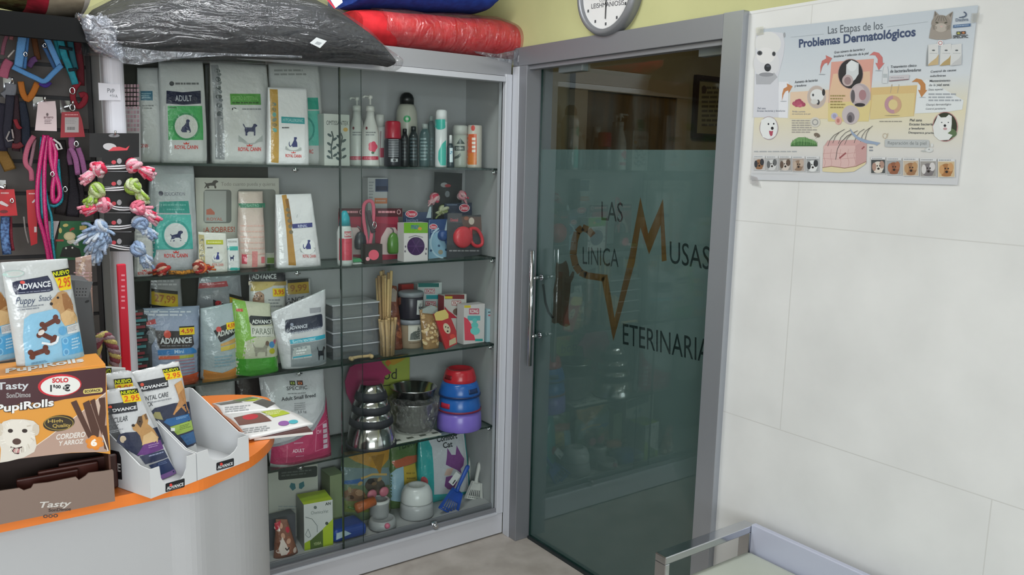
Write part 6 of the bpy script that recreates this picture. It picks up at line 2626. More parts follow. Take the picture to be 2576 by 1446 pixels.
def tray(o, w, label, dip, left_logo, front_logo):
    t = thing('cardboard_tray', label, 'display tray', o + uu * w / 2 + dd * DPx / 2)
    prof = [(0, 0.0008), (DPx, 0.0008), (DPx, HBx), (DPx * .93, HBx), (DPx * .16, HFx * 1.04), (0, HFx)]
    for k, off in enumerate((0.0, w - TH)):
        mb = MB()
        mb.prism([o + uu * off + dd * a + Vec((0, 0, b)) for a, b in prof], uu * TH, card_w)
        if k == 0 and left_logo:
            s3 = Surf(o - uu * .0002, U=-dd, V=(0, 0, 1))
            P = Print(mb, s3, lambda h: mat(h, .45))
            P.poly([(277, 1202), (275, 1130), (300, 1136), (305, 1150), (308, 1206)], '#1c191b')
            P.text('CE', 282, 1162, 304, 1183, '#b9b4b2', .18, bold=.03)
        mb.build('side_wall', t)
    mb = MB()
    q = [o + dd * (DPx - TH) + uu * TH, o + dd * (DPx - TH) + uu * (w - TH), o + dd * DPx + uu * (w - TH), o + dd * DPx + uu * TH]
    mb.hexa([p + Vec((0, 0, .0008)) for p in q] + [p + Vec((0, 0, HBx)) for p in q], card_w)
    mb.build('back_wall', t)
    mb = MB()
    q = [o + uu * TH + dd * TH, o + uu * (w - TH) + dd * TH, o + dd * (DPx - TH) + uu * (w - TH), o + dd * (DPx - TH) + uu * TH]
    mb.hexa([p + Vec((0, 0, .0008)) for p in q] + [p + Vec((0, 0, .003)) for p in q], card_w)
    mb.build('tray_floor', t)
    # front wall with a U-shaped cut
    pts = [(TH, .0008), (w - TH, .0008), (w - TH, HFx)]
    for k in range(9):
        a = PI * k / 8
        pts.append((w * .5 + w * .30 * math.cos(a), HFx - HFx * dip * math.sin(a) ** .7))
    pts.append((TH, HFx))
    mb = MB()
    mb.prism([o + uu * a + Vec((0, 0, b)) for a, b in pts], dd * TH, card_w)
    s4 = Surf(o - dd * .0002, U=uu, V=(0, 0, 1))
    P = Print(mb, s4, lambda h: mat(h, .4))
    x0, y0, x1, y1, k = front_logo
    P.rrect(x0, y0, x1, y1, 2.5, '#1a1a1e', k)
    P.text('ADVANCE', x0 + 3, y0 + (y1 - y0) * .38, x1 - 3, y0 + (y1 - y0) * .76, '#cfd2d4', k, bold=.03)
    P.fine(x0 + 3, y1 - 5, x1 - 10, y1 - 2.5, 1, '#77797d', k, seed=2)
    P.ell(x0 + (x1 - x0) * .28, y0 + (y1 - y0) * .16, 3.6, 3.8, '#cc3b34')
    mb.build('front_wall', t)
    return t


w1, w2 = (A1 - A0).length, (A2 - A1).length
tray(A0, w1 - .001, 'white cardboard tray holding the stick bags with black side logo', .8, True, (416, 1216, 464, 1238, -.28))
tray(A1 + uu * .001, w2 - .001, 'white cardboard tray with one dental stick bag beside the magazine', .55, False, (544, 1164, 588, 1184, -.28))


def advbag(P, x0, y0, x1, y1, k):
    P.poly([(x0, y1), (x1, y1 + k * (x1 - x0)), (x1 - 3, y0 + k * (x1 - x0)), (x0 - 4, y0)], '#1d2029')
    w, h = x1 - x0, y1 - y0
    P.text('ADVANCE', x0 + w * .08, y0 + h * .45, x1 - w * .04, y0 + h * .78, '#d4d6d8', k, bold=.035)
    P.fine(x0 + w * .3, y0 + h * .82, x1 - w * .06, y0 + h * .92, 1, '#777a80', k, seed=2)
    P.ell(x0 + w * .16, y0 + h * .2, h * .17, h * .17, '#cf4a36')


def pr(P):
    advbag(P, 271, 1019, 350, 1045, -.16)
    P.text('ARTICULAR', 272, 1056, 325, 1070, '#3a3d42', -.22, bold=.01)
    P.text('STICK', 276, 1072, 306, 1084, '#3a3d42', -.2, bold=.01)
    P.fine(280, 1084, 318, 1092, 2, '#8d9094', -.2, seed=3)
    P.poly([(300, 1112), (306, 1094), (320, 1088), (346, 1086), (402, 1074), (420, 1115), (350, 1148)], '#252b42')
    P.poly([(334, 1070), (345, 1066), (350, 1054), (362, 1044), (372, 1040), (377, 1056), (374, 1066), (390, 1080), (402, 1100), (398, 1112), (360, 1120), (354, 1096), (346, 1086), (338, 1082)], '#b08652')
    P.poly([(346, 1064), (351, 1048), (360, 1046), (362, 1062), (356, 1076)], '#4f3a28')
    P.poly([(366, 1044), (372, 1040), (376, 1054), (370, 1056)], '#6a4c30')
    P.ell(338, 1070, 4, 3.5, '#231a16'); P.ell(354, 1060, 2.5, 2, '#1c1512')
    P.poly([(358, 1120), (362, 1096), (384, 1084), (400, 1100), (398, 1112)], '#c9a878')
    P.poly([(347, 1145), (362, 1118), (406, 1106), (414, 1128), (368, 1144)], '#5c2c72')
    P.fine(374, 1118, 404, 1128, 2, '#9a78a8', -.24, seed=4)
    P.poly([(352, 1148), (414, 1130), (424, 1150), (366, 1168)], '#2b3350')
    P.fine(374, 1144, 412, 1150, 1, '#8f98b4', -.28, seed=5)
    P.poly([(374, 1170), (424, 1152), (446, 1188), (400, 1205)], '#27365c')
    P.fine(396, 1164, 424, 1172, 2, '#5a6a90', -.3, seed=6)
    P.poly([(400, 1196), (440, 1180), (446, 1190), (406, 1206)], '#7a5a94')
    P.ell(315, 1105, 7, 9, '#b9a890')


rotT = math.atan2(uu.y, uu.x)
o1 = A0 + uu * (w1 * .5) + dd * (DPx * .30)
o1b = o1 + dd * .028
o2 = A1 + uu * (w2 * .35) + dd * (DPx * .52)


def st2(x0, y0, x1, y1, k, sh):
    return ('price_sticker', lambda P: (P.poly([(x0, y0), (x1, y0 + k * (x1 - x0)), (x1 + sh, y1 + k * (x1 - x0)), (x0 + sh, y1)], '#e2c61d'), P.poly([(x0, y0), (x1, y0 + k * (x1 - x0)), (x1 + sh * .4, y0 + (y1 - y0) * .36 + k * (x1 - x0)), (x0 + sh * .4, y0 + (y1 - y0) * .36)], '#20221a'), P.text('NUEVO', x0 + 3, y0 + 2, x1 - 2, y0 + (y1 - y0) * .32, '#c9d01c', k, bold=.03), P.text('2.95', x0 + sh * .7 + 4, y0 + (y1 - y0) * .44, x1 + sh * .7 - 4, y1 - (y1 - y0) * .1, '#cf4a26', k, bold=.01)))


zb = CT + .004


def bag2(label, q, o, base, pr, parts):
    """bag standing in a tray: plane through o"""
    sfq = Surf((o.x, o.y, zb), rotT, .16)
    # depth y at the bottom-left pixel, from the plane
    a, b = sfq.P(q[0])
    w = sfq.W(a, b)
    O = sfq.O
    return bagP('stick_bag', label, sfq, q, .022, base, pr, parts)


def bagP(name, label, sf, q, D, base, prints, parts):
    c = [sf.P(p) for p in q]
    c[0], c[1] = (c[0][0], 0.0), (c[1][0], 0.0)
    sd = len(label) * .7

    def ts(u, v):
        t = D / 2 * clampf((1 - v) / .8) ** .6
        return max(t * max((1 - abs(2 * u - 1) ** 2.6) ** .5, .06), .001)

    def disp(a, b):
        u, v = invq(c, a, b)
        return -D / 2 + ts(u, v) + .003 * noise.noise((a * 20, b * 20, sd)) * v
    sf.disp, sf.ml = disp, .015
    mb = MB()
    rs = []
    nu, nv = 16, 22
    for i in range(nv + 1):
        v = i / nv
        fr, bk = [], []
        for j in range(nu + 1):
            u = j / nu
            a, b = [(1 - u) * (1 - v) * c[0][k] + u * (1 - v) * c[1][k] + u * v * c[2][k] + (1 - u) * v * c[3][k] for k in (0, 1)]
            if i == nv:
                b -= .006 * (noise.noise((u * 12, sd, 0)) + .4)
            fr.append(sf.W(a, b))
            bk.append(sf.O + sf.U * a + sf.V * b + sf.N * (-D / 2 - ts(u, v)))
        rs.append(fr + bk[::-1])
    mb.rings(rs, foil(base))
    prints(Print(mb, sf))
    t = thing(name, label, 'treat bag', sf.W((c[0][0] + c[1][0]) / 2, 0))
    mb.build('pouch', t)
    for pn, fn in parts:
        m2 = MB()
        fn(Print(m2, sf, lambda h: mat(h, .35), eps=.002, step=.0002))
        m2.build(pn, t)
    return t


bag2('articular stick bag with brown dog and purple band in front of the tray', ((372, 1222), (453, 1190), (347, 968), (263, 985)), o1, '#c3c5c8', pr, [st2(306, 982, 352, 1014, -.12, 8)])


def pr(P):
    P.poly([(262, 990), (262, 1010), (330, 1000), (330, 985)], '#c3c5c8')


bag2('stick bag standing behind the articular stick bag, only its yellow label showing', ((380, 1222), (458, 1188), (338, 930), (264, 938)), o1b, '#bfc1c4', lambda P: None, [st2(290, 954, 336, 990, -.1, 6)])


def pr(P):
    advbag(P, 352, 962, 428, 988, -.2)
    P.text('DENTAL CARE', 358, 1000, 427, 1012, '#33363c', -.22, bold=.01)
    P.text('STICK', 362, 1014, 388, 1026, '#33363c', -.2, bold=.01)
    P.fine(380, 1010, 434, 1016, 1, '#8d9094', -.2, seed=3)
    P.poly([(380, 1040), (392, 1026), (440, 1014), (482, 1010), (500, 1116), (440, 1136)], '#262c42')
    P.poly([(442, 968), (462, 958), (470, 980), (474, 1020), (482, 1040), (470, 1036), (458, 1024), (446, 1034), (440, 1044), (436, 1042), (446, 1022), (454, 1006), (450, 990)], '#a9794a')
    P.poly([(444, 966), (462, 956), (468, 976), (452, 992)], '#c4955e')
    P.poly([(436, 1044), (448, 1022), (458, 1024), (446, 1036)], '#c08a52')
    P.poly([(413, 1062), (420, 1054), (478, 1040), (484, 1056), (430, 1072)], '#235a8f')
    P.fine(444, 1050, 478, 1056, 2, '#7fa4c8', -.22, seed=4)
    P.poly([(428, 1074), (486, 1056), (490, 1080), (446, 1094)], '#8faa4a')
    P.fine(452, 1070, 484, 1082, 3, '#5f7a2c', -.25, seed=5)
    P.rect(430, 1076, 440, 1084, '#dfe4dc')
    P.poly([(452, 1096), (490, 1084), (496, 1112), (470, 1120)], '#2d5a8a')
    P.poly([(386, 1048), (392, 1036), (404, 1036), (412, 1056), (398, 1054)], '#8f8a5a')


bag2('white and navy dental stick bag with jumping dog in the tray beside the magazine', ((440, 1150), (503, 1118), (458, 906), (326, 936)), o2, '#c6c8ca', pr, [st2(412, 928, 456, 956, -.16, 9)])
# third bag top peeking out by the carton
bag('stick_bag', 'stick bag behind the others, only a bit of yellow label showing beside the carton', 'treat bag', ((272, 1010), (330, 1000), (322, 926), (264, 922)), (o1b + dd * .05).y, .02, '#b9bbbd', CT + .004, rot=rotT, prints=lambda P: (P.rect(264, 928, 286, 946, '#23251a', -.1), P.text('EVO', 265, 930, 284, 943, '#b9c21c', -.1, bold=.03)))

# --- magazines
zm = CT + .001
t = thing('magazine', 'closed dark covered magazine under the open one at the counter end', 'magazine', AZ((640, 1080), CT))
mb = MB()
q = [AZ(p, zm) for p in ((640, 1108), (787, 1092), (735, 1040), (590, 1060))]
mb.hexa(q + [p + Vec((0, 0, .006)) for p in q], mat('#c6c4c0', .4), {1: mat('#4a2220', .3)})
mb.build('pages', t)
zm2 = zm + .0065
t = thing('magazine', 'open magazine with colour photos lying over the rounded counter end', 'magazine', AZ((660, 1050), CT))
for nm, q, arch in (('far_page', ((533, 1018), (562, 1046), (706, 1032), (637, 1000)), .010), ('near_page', ((562, 1046), (628, 1106), (787, 1068), (706, 1032)), .008)):
    c = [AZ(p, zm2) for p in q]
    s5 = Surf((c[0].x, c[0].y, zm2), U=(1, 0, 0), V=(0, 1, 0))
    cc = [s5.P(p) for p in q]

    def dsp(a, b, cc=cc, arch=arch, far=(nm == 'far_page')):
        u, v = invq(cc, a, b)
        w = u if not far else 1 - u
        return .0035 + arch * math.sin(PI * min(max(w, 0), 1)) * (1 - .4 * w)
    s5.disp, s5.ml = dsp, .012
    mb = MB()
    N = 10
    rs = []
    b0 = len(mb.v)
    for i in range(N + 1):
        for j in range(N + 1):
            u, v = j / N, i / N
            a, b = [(1 - u) * (1 - v) * cc[0][k] + u * (1 - v) * cc[1][k] + u * v * cc[2][k] + (1 - u) * v * cc[3][k] for k in (0, 1)]
            mb.v.append(s5.W(a, b))
            mb.v.append(Vec((s5.O.x + a, s5.O.y + b, zm2 + .0002)))
    ix = lambda i, j, k: b0 + (i * (N + 1) + j) * 2 + k
    pm = mat('#cfcfcf', .3)
    for i in range(N):
        for j in range(N):
            mb.face((ix(i, j, 0), ix(i, j + 1, 0), ix(i + 1, j + 1, 0), ix(i + 1, j, 0)), pm, True)
            mb.face((ix(i, j, 1), ix(i + 1, j, 1), ix(i + 1, j + 1, 1), ix(i, j + 1, 1)), pm)
    for i in range(N):
        mb.face((ix(i, 0, 0), ix(i + 1, 0, 0), ix(i + 1, 0, 1), ix(i, 0, 1)), pm)
        mb.face((ix(i, N, 0), ix(i, N, 1), ix(i + 1, N, 1), ix(i + 1, N, 0)), pm)
        mb.face((ix(0, i, 0), ix(0, i, 1), ix(0, i + 1, 1), ix(0, i + 1, 0)), pm)
        mb.face((ix(N, i, 0), ix(N, i + 1, 0), ix(N, i + 1, 1), ix(N, i, 1)), pm)
    P = Print(mb, s5, lambda h: mat(h, .28), eps=.0008)
    if nm == 'far_page':
        P.poly([(541, 1022), (556, 1030), (612, 1022), (590, 1014)], '#6d6a68')
        P.poly([(585, 1012), (600, 1020), (650, 1010), (630, 1003)], '#5f6f4a')
        P.poly([(612, 1020), (640, 1012), (660, 1012), (640, 1020)], '#a9b83a')
        P.poly([(636, 1024), (660, 1014), (694, 1024), (672, 1032)], '#54524f')
        P.fine(566, 1034, 636, 1044, 3, '#a3a5a8', -.1, seed=3)
    else:
        P.poly([(588, 1060), (602, 1080), (684, 1068), (654, 1046), (640, 1046)], '#6f4a44')
        P.ell(630, 1058, 20, 8, '#b8283a', rot=-.1)
        P.poly([(656, 1042), (700, 1034), (730, 1050), (688, 1060)], '#a7b82c')
        P.fine(668, 1044, 716, 1056, 3, '#d8dca8', -.15, seed=4)
        P.ell(714, 1072, 14, 5, '#8a5a9a', rot=-.1); P.ell(738, 1068, 12, 4, '#4aa3b0', rot=-.1)
        P.fine(610, 1086, 690, 1098, 3, '#a3a5a8', -.14, seed=6)
    mb.build(nm, t)

# --- grey device, rope toy, red strip, beige pouch behind the bags
yd = 1.95
a, b = AY((178, 800), yd), AY((246, 800), yd)
zt1, zt2 = AY((190, 700), yd).z, AY((236, 707), yd).z
t = thing('card_terminal', 'dark grey slanted device with small speaker holes behind the puppy snack bag', 'device', ((a.x + b.x) / 2, yd + .05, CT))
mb = MB()
gm = mat('#4a4d50', .5)
mb.hexa([(a.x, yd, CT), (b.x + .006, yd, CT), (b.x + .006, yd + .1, CT), (a.x, yd + .1, CT), (a.x, yd, zt1), (b.x - .012, yd, zt2), (b.x - .012, yd + .09, zt2), (a.x, yd + .09, zt1)], gm)
P = Print(mb, Surf((0, yd, CT)), lambda h: mat(h, .5))
P.poly([(188, 706), (234, 708), (222, 748), (190, 748)], '#5e6164')
for i in range(3):
    for j in range(4):
        P.ell(194 + j * 7.5 - i, 726 + i * 8, 1.8, 1.8, '#16181a', n=10)
P.ell(219, 758, 6, 3, '#17191b', rot=-.4)
mb.build('device_body', t, bevel=.003)

t = thing('rope_toy', 'multicolour braided rope toy loop standing beside the grey device', 'dog toy', AY((270, 1000), 2.02))
y_ = 2.0
path = smooth_path([AY(p, y_) for p in ((238, 1030), (240, 930), (244, 866), (256, 842), (272, 850), (284, 876), (290, 902), (284, 930), (276, 1030))], 5)
for p in path:
    p.z = max(p.z, CT + .012)
mb = MB()
for k, cst in enumerate(('#8f7a80', '#7a3f4a', '#b3a566')):
    pp = []
    for i, p in enumerate(path):
        ang = i * .9 + k * 2.09
        pp.append(p + Vec((.006 * math.cos(ang), .006 * math.sin(ang), .002 * math.cos(ang))))
    mb.tube(pp, .0068, mat(cst, .9, bump=(260, .5)), 8)
mb.build('rope', t)
mb = MB()
tassel(mb, path[-1] + Vec((0, 0, .05)), (.25, -.1, -1), .05, .3, .0035, ['#b9b4b0', '#a89a9a'], 14, 4)
for p in mb.v:
    p.z = max(p.z, CT + .001)
mb.build('frayed_end', t)

yr = 2.2
a, b, c_ = AY((301, 800), yr), AY((324, 800), yr), AY((312, 664), yr)
t = thing('leash_strip', 'upright glossy red strip with white dashes beside the white corner post', 'packaging strip', ((a.x + b.x) / 2, yr, CT))
mb = MB()
mb.box(a.x, b.x, yr, yr + .012, CT + .0005, c_.z, mat('#c01f38', .3))
P = Print(mb, Surf((0, yr, CT)), lambda h: mat(h, .35))
for y0 in (690, 702, 718, 728, 744, 754, 772):
    P.rect(305, y0, 314, y0 + 4.5, '#d98a98')
mb.build('strip', t, bevel=.003)

bag('treat_bag', 'beige striped treat pouch standing behind the puppy snack bag', 'treat bag', ((184, 880), (236, 872), (232, 642), (192, 650)), 2.12, .03, '#9a8278', CT + .0005, prints=lambda P: [P.rect(188, 686 + i * 8, 234, 689 + i * 8, '#b9969a') for i in range(6)] + [P.poly([(196, 690), (210, 650), (218, 650), (206, 690)], '#b39a86')])

# ================================================================== rope toys hanging on the corner post
yh = 2.700
logoW, logoR = '#a9a9ac', '#b03a44'
PK, GR, BL = ['#d0a0ac', '#c9667c', '#c9304f', '#c9b0b6', '#d48a9c'], ['#8fae4a', '#a9b886', '#7f9f3a', '#b5c09c'], ['#7f94b4', '#9fb0c8', '#b3bdc8', '#8aa0bc']
toys = (
    ('topmost hanging rope toy, pink, under the black header card', (225, 335, 350, 430), (247, 425), (338, 416), PK, (-.55, -.5), (.75, -.5), 1),
    ('green rope toy, second in the hanging row', (258, 432, 334, 484), (243, 480), (336, 468), GR, (-.35, -.6), (.5, -.75), 2),
    ('pink rope toy with hot pink ends, third in the hanging row', (256, 484, 338, 534), (262, 516), (348, 522), PK, (-.9, -.25), (.75, -.55), 3),
    ('fluffy pale blue rope toy, fourth in the hanging row', (262, 536, 340, 582), (258, 572), (352, 562), BL, (-.4, -.8), (.5, -.6), 4),
    ('pale blue rope toy at the bottom of the hanging row', (276, 584, 338, 632), (250, 612), (348, 626), BL, (-.3, -.9), (.45, -.85), 5))
for i, (lb, cd, kl, kr, cc, dl, dr, sd) in enumerate(toys):
    yy = yh - .004 * i
    t = thing('rope_toy', lb, 'dog toy', AY(((cd[0] + cd[2]) / 2, cd[1]), yy), 'rope toys hanging at the corner post')
    sf = Surf(AY((cd[0], cd[3]), yy))
    q = ((cd[0], cd[1]), (cd[2], cd[1]), (cd[2], 395), (336, 396), (336, cd[3]), (256, cd[3]), (256, 396), (cd[0], 395)) if i == 0 else ((cd[0], cd[1]), (cd[2], cd[1]), (cd[2], cd[3]), (cd[0], cd[3]))
    mb = MB()
    mb.prism([sf.W(*sf.P(p), -.0015) for p in q][::-1], (0, -.0015, 0), mat('#151517', .3))
    P = Print(mb, sf, lambda h: mat(h, .35), eps=.0006)
    if i == 0:
        P.ell(276, 369, 17, 9, logoW, rot=.1)
        P.poly([(272, 380), (284, 370), (300, 369), (316, 373), (326, 366), (320, 378), (300, 379)], logoR)
        P.ell(287, 341, 14, 4.5, '#6a6a6e')
    yl = cd[3] - 22
    P.ell(300, yl - 3, 6, 7, '#8f8f93'); P.ell(286, yl, 6, 5, logoR)
    P.fine(264, yl + 6, 330, yl + 9, 1, '#77777c', seed=i)
    mb.build('backing_card', t)
    mb = MB()
    for o in (0, 6):
        mb.tube(smooth_path([AY((kl[0], kl[1] - 4 + o * .5), yy - .006), AY((300, cd[3] - 12 + o), yy - .008), AY((kr[0], kr[1] + o * .5), yy - .006)], 4), .0022, mat('#c4c4c8', .8), 6)
    mb.build('cord', t)
    for k, (pp, d, s) in enumerate(((kl, dl, -1), (kr, dr, 1))):
        c = AY(pp, yy - .022)
        mb = MB()
        fluff(mb, c, .024, cc, sd * 10 + k, 10)
        big = i == 3 and k == 0
        tassel(mb, c + Vec((d[0] * .010, 0, d[1] * .010)), (d[0], -.1, d[1]), .050 if not big else .048, .15 if not big else .42, .0056, cc, 34 if not big else 70, sd * 7 + k)
        mb.build('knot', t)
mb = MB()
c = AY((287, 341), yh)
mb.tube([(c.x, CY - .03, c.z + .004), (c.x, yh - .02, c.z + .004), (c.x, yh - .024, c.z + .014)], .003, mCHROME, 8)
mb.build('display_hook', label='chrome hook on the white corner post carrying the rope toys', cat='hook')

# ================================================================== leads and harnesses on the slat wall
def hook(px, y1, lb):
    c = AY(px, y1)
    mb = MB()
    mb.tube([(c.x, SW, c.z), (c.x, y1 - .012, c.z), (c.x, y1 - .016, c.z + .012)], .003, mCHROME, 8)
    mb.box(c.x - .014, c.x + .014, SW - .004, SW - .0003, c.z - .02, c.z + .02, mCHROME)
    mb.build('display_hook', label=lb, cat='hook', origin=(c.x, SW, c.z))


def lead(name, lb, cat, straps, rings_=(), cardspec=None, group=None):
    """straps: list of (part, px path, depth, width px, colour); rings_: (px, depth, r) metal rings"""
    p0 = AY(straps[0][1][0], straps[0][2])
    t = thing(name, lb, cat, p0, group)
    for s in straps:
        mb = MB()
        strap(mb, s[1], s[2], s[3], s[4], k=s[5] if len(s) > 5 else 4)
        mb.build(s[0], t)
    for px, y, r in rings_:
        c = AY(px, y)
        mb = MB()
        mb.tube([c + Vec((r * .7 * math.cos(i * PI / 7), 0, r * math.sin(i * PI / 7))) for i in range(14)], .0022, mCHROME, 6, closed=True)
        mb.build('ring', t)
    if cardspec:
        pn, q, y, col, prn = cardspec
        sf = Surf(AY(q[0], y))
        mb = MB()
        mb.prism([sf.W(*sf.P(p), -.002) for p in q], sf.N * .002, mat(col, .4))
        if prn:
            prn(Print(mb, sf, lambda h: mat(h, .4)))
        mb.build(pn, t)
    return t


TEAL = noisy('teal_web', '#0f6d7c', '#1a8a98', 60, .7)
lead('dog_harness', 'light blue webbing harness hanging in a V under the dark shelf', 'dog harness', [
    ('chest_strap', [(32, 168), (60, 182), (90, 196), (112, 204), (134, 184), (155, 164)], 2.845, 13, '#4f84b8'),
    ('shoulder_strap', [(60, 72), (54, 110), (46, 168)], 2.848, 20, '#5a8fc2'),
    ('shoulder_strap', [(70, 74), (66, 115), (60, 172)], 2.856, 11, '#3f70a4'),
    ('shoulder_strap', [(101, 68), (122, 105), (150, 168)], 2.848, 15, '#5a8fc2'),
    ('shoulder_strap', [(108, 112), (120, 135), (138, 172)], 2.858, 9, '#2f5480')], [((64, 136), 2.84, .006), ((112, 114), 2.84, .006)])
lead('dog_harness', 'teal nylon harness with dark buckles beside the light blue harness', 'dog harness', [
    ('strap', [(128, 65), (138, 100), (150, 150)], 2.875, 9, TEAL),
    ('strap', [(142, 68), (150, 95), (162, 140), (178, 178), (190, 212)], 2.865, 17, TEAL),
    ('strap', [(172, 66), (176, 100), (184, 150), (190, 175)], 2.88, 15, mat('#0d5560', .7)),
    ('buckle', [(140, 80), (180, 82)], 2.860, 8, '#16242c', 1), ('buckle', [(148, 118), (182, 124)], 2.860, 8, '#16242c', 1), ('buckle', [(172, 176), (194, 174)], 2.858, 8, '#16242c', 1)])
lead('dog_lead', 'dark red padded lead hanging by the dark gap beside the slat panel', 'dog lead', [
    ('strap', [(190, 70), (196, 120), (202, 170), (203, 215)], 2.90, 18, '#58101c'),
    ('hand_loop', [(200, 205), (186, 225), (184, 248), (196, 268), (212, 256), (214, 238), (200, 240)], 2.87, 14, '#7a1424')], [((182, 228), 2.865, .01)])
lead('dog_harness', 'orange webbing harness hanging behind the light blue harness', 'dog harness', [
    ('strap', [(82, 78), (88, 110), (96, 150)], 2.90, 14, '#54300f'),
    ('strap', [(52, 205), (58, 235), (70, 250), (84, 232), (94, 208)], 2.89, 15, '#a4601f')])
lead('dog_lead', 'violet lead with fabric pad showing between the blue harness straps', 'dog lead', [
    ('strap', [(72, 168), (82, 152), (92, 148)], 2.885, 15, '#5a3a68'), ('strap', [(100, 208), (114, 215), (126, 206)], 2.885, 12, '#3f2a80')])
lead('dog_harness', 'dusty pink harness hanging at the far end of the slat panel', 'dog harness', [
    ('strap', [(18, 88), (10, 112), (6, 138)], 2.87, 9, '#7a4a5a'), ('strap', [(32, 78), (28, 100)], 2.87, 9, '#8a5a5c'),
    ('strap', [(24, 152), (14, 170), (8, 195)], 2.86, 22, '#9a5068'), ('clip', [(20, 144), (36, 126)], 2.85, 4, '#b9b5b0', 1)])
lead('dog_lead', 'bundle of dark navy leads with red and white flecks on a clear hanger', 'dog lead', [
    ('hanger', [(28, 210), (26, 232), (10, 245)], 2.89, 26, '#6a6d74'),
    ('strap', [(26, 240), (22, 290), (18, 330), (24, 372)], 2.88, 20, '#20202e'), ('strap', [(36, 240), (40, 290), (44, 340), (40, 380)], 2.885, 18, '#2a1820'),
    ('strap', [(52, 255), (62, 300), (66, 360), (72, 400)], 2.89, 22, '#172030'), ('strap', [(8, 260), (4, 320), (8, 380)], 2.89, 20, '#1c1a2a'),
    ('strap', [(38, 300), (46, 320), (52, 318)], 2.87, 10, '#7a1c28'), ('strap', [(30, 366), (44, 368), (56, 362)], 2.875, 14, '#5a1820'),
    ('clip', [(24, 330), (16, 348), (20, 355), (34, 352)], 2.868, 4, '#8f8a8a', 1), ('clip', [(30, 325), (34, 348)], 2.868, 4, '#9a9090', 1)])
lead('dog_collar', 'ochre yellow webbing collar below the dark lead bundle', 'dog collar', [('strap', [(-4, 372), (10, 395), (26, 428)], 2.90, 28, '#6f5220')])


def pr(P):
    P.ell(119, 288, 3, 4, '#5a4a4c')
    P.text('artero', 110, 292, 134, 298, '#6a4a50', bold=.02)
    P.fine(112, 300, 132, 312, 3, '#7d6a70', seed=3)


MAG = noisy('magenta_glitter', '#8a0f4c', '#c0226c', 420, .35, lo=.4, hi=.6)
TGL = noisy('teal_glitter', '#0d5a68', '#1f8ea0', 420, .35, lo=.4, hi=.6)
lead('dog_lead', 'magenta glitter lead on white tag, hanging longest on the slat panel', 'dog lead', [
    ('strap', [(112, 340), (102, 400), (94, 470), (96, 540), (110, 590), (122, 650), (126, 720)], 2.84, 10, MAG),
    ('strap', [(120, 340), (112, 420), (112, 500), (116, 560), (122, 610), (134, 680), (136, 720)], 2.846, 10, MAG),
    ('hand_loop', [(126, 345), (128, 400), (136, 440), (132, 480), (136, 508), (150, 495), (148, 465), (138, 430), (140, 380), (128, 350)], 2.835, 11, MAG)],
    [((132, 438), 2.83, .007)], ('paper_tag', ((88, 328), (143, 330), (142, 278), (139, 254), (98, 256), (95, 262)), 2.832, '#c9b7ba', pr))
lead('dog_lead', 'teal glitter lead hanging between the magenta glitter straps', 'dog lead', [
    ('strap', [(106, 345), (103, 400), (104, 470), (108, 550)], 2.852, 9, TGL), ('strap', [(112, 450), (118, 500), (130, 550), (132, 600), (138, 660), (138, 720)], 2.85, 6, TGL),
    ('strap', [(146, 400), (150, 450), (156, 500), (140, 518), (124, 516)], 2.862, 7, TGL)])


def pr(P):
    P.fine(163, 286, 196, 291, 1, '#c98a8e', seed=2)
    P.rect(163, 295, 198, 333, '#9f9a9a')
    P.fine(165, 297, 196, 312, 4, '#8a8586', seed=3)
    for i in range(9):
        P.rect(169 + i * 2.2, 319, 170.2 + i * 2.2, 327, '#3a3638')


lead('dog_lead', 'lilac pink lead hanging from a red barcode card', 'dog lead', [
    ('strap', [(181, 336), (180, 360), (182, 374)], 2.85, 15, '#7a4a6c'), ('strap', [(178, 372), (190, 400), (196, 440)], 2.85, 13, '#84507a'), ('strap', [(196, 372), (206, 400), (214, 440)], 2.855, 13, '#84507a'), ('strap', [(176, 375), (174, 395), (178, 415)], 2.86, 12, '#5f3a58')],
    [((182, 270), 2.845, .010), ((192, 362), 2.842, .008)], ('red_card', ((152, 346), (214, 344), (206, 300), (198, 280), (155, 282), (154, 300)), 2.842, '#8f1424', pr))
lead('dog_lead', 'pale pink looped lead beside the white tagged magenta lead', 'dog lead', [('strap', [(86, 342), (72, 365), (64, 395), (66, 415), (78, 430), (80, 455)], 2.87, 12, '#a5566c'), ('strap', [(88, 350), (82, 385), (74, 425)], 2.876, 8, '#8a6670')])
lead('dog_lead', 'black leads bundle hanging between the magenta and lilac leads', 'dog lead', [
    ('strap', [(150, 352), (156, 400), (160, 470), (150, 540)], 2.885, 26, '#1a1416'), ('strap', [(168, 400), (176, 450), (184, 500), (182, 545)], 2.89, 30, '#15111a'), ('strap', [(196, 420), (200, 470), (204, 530)], 2.895, 20, '#1c151c'),
    ('clip', [(134, 350), (150, 362), (156, 374), (146, 376), (140, 362)], 2.83, 5, '#b5b3b3', 1)], [((164, 476), 2.868, .008)])


def pr(P):
    P.fine(2, 482, 22, 489, 1, '#c49a9a', seed=3)
    P.poly([(-4, 508), (4, 505), (22, 516), (18, 520), (2, 514)], '#b9aeb0')
    P.ell(10, 532, 10, 4, '#5a1014')


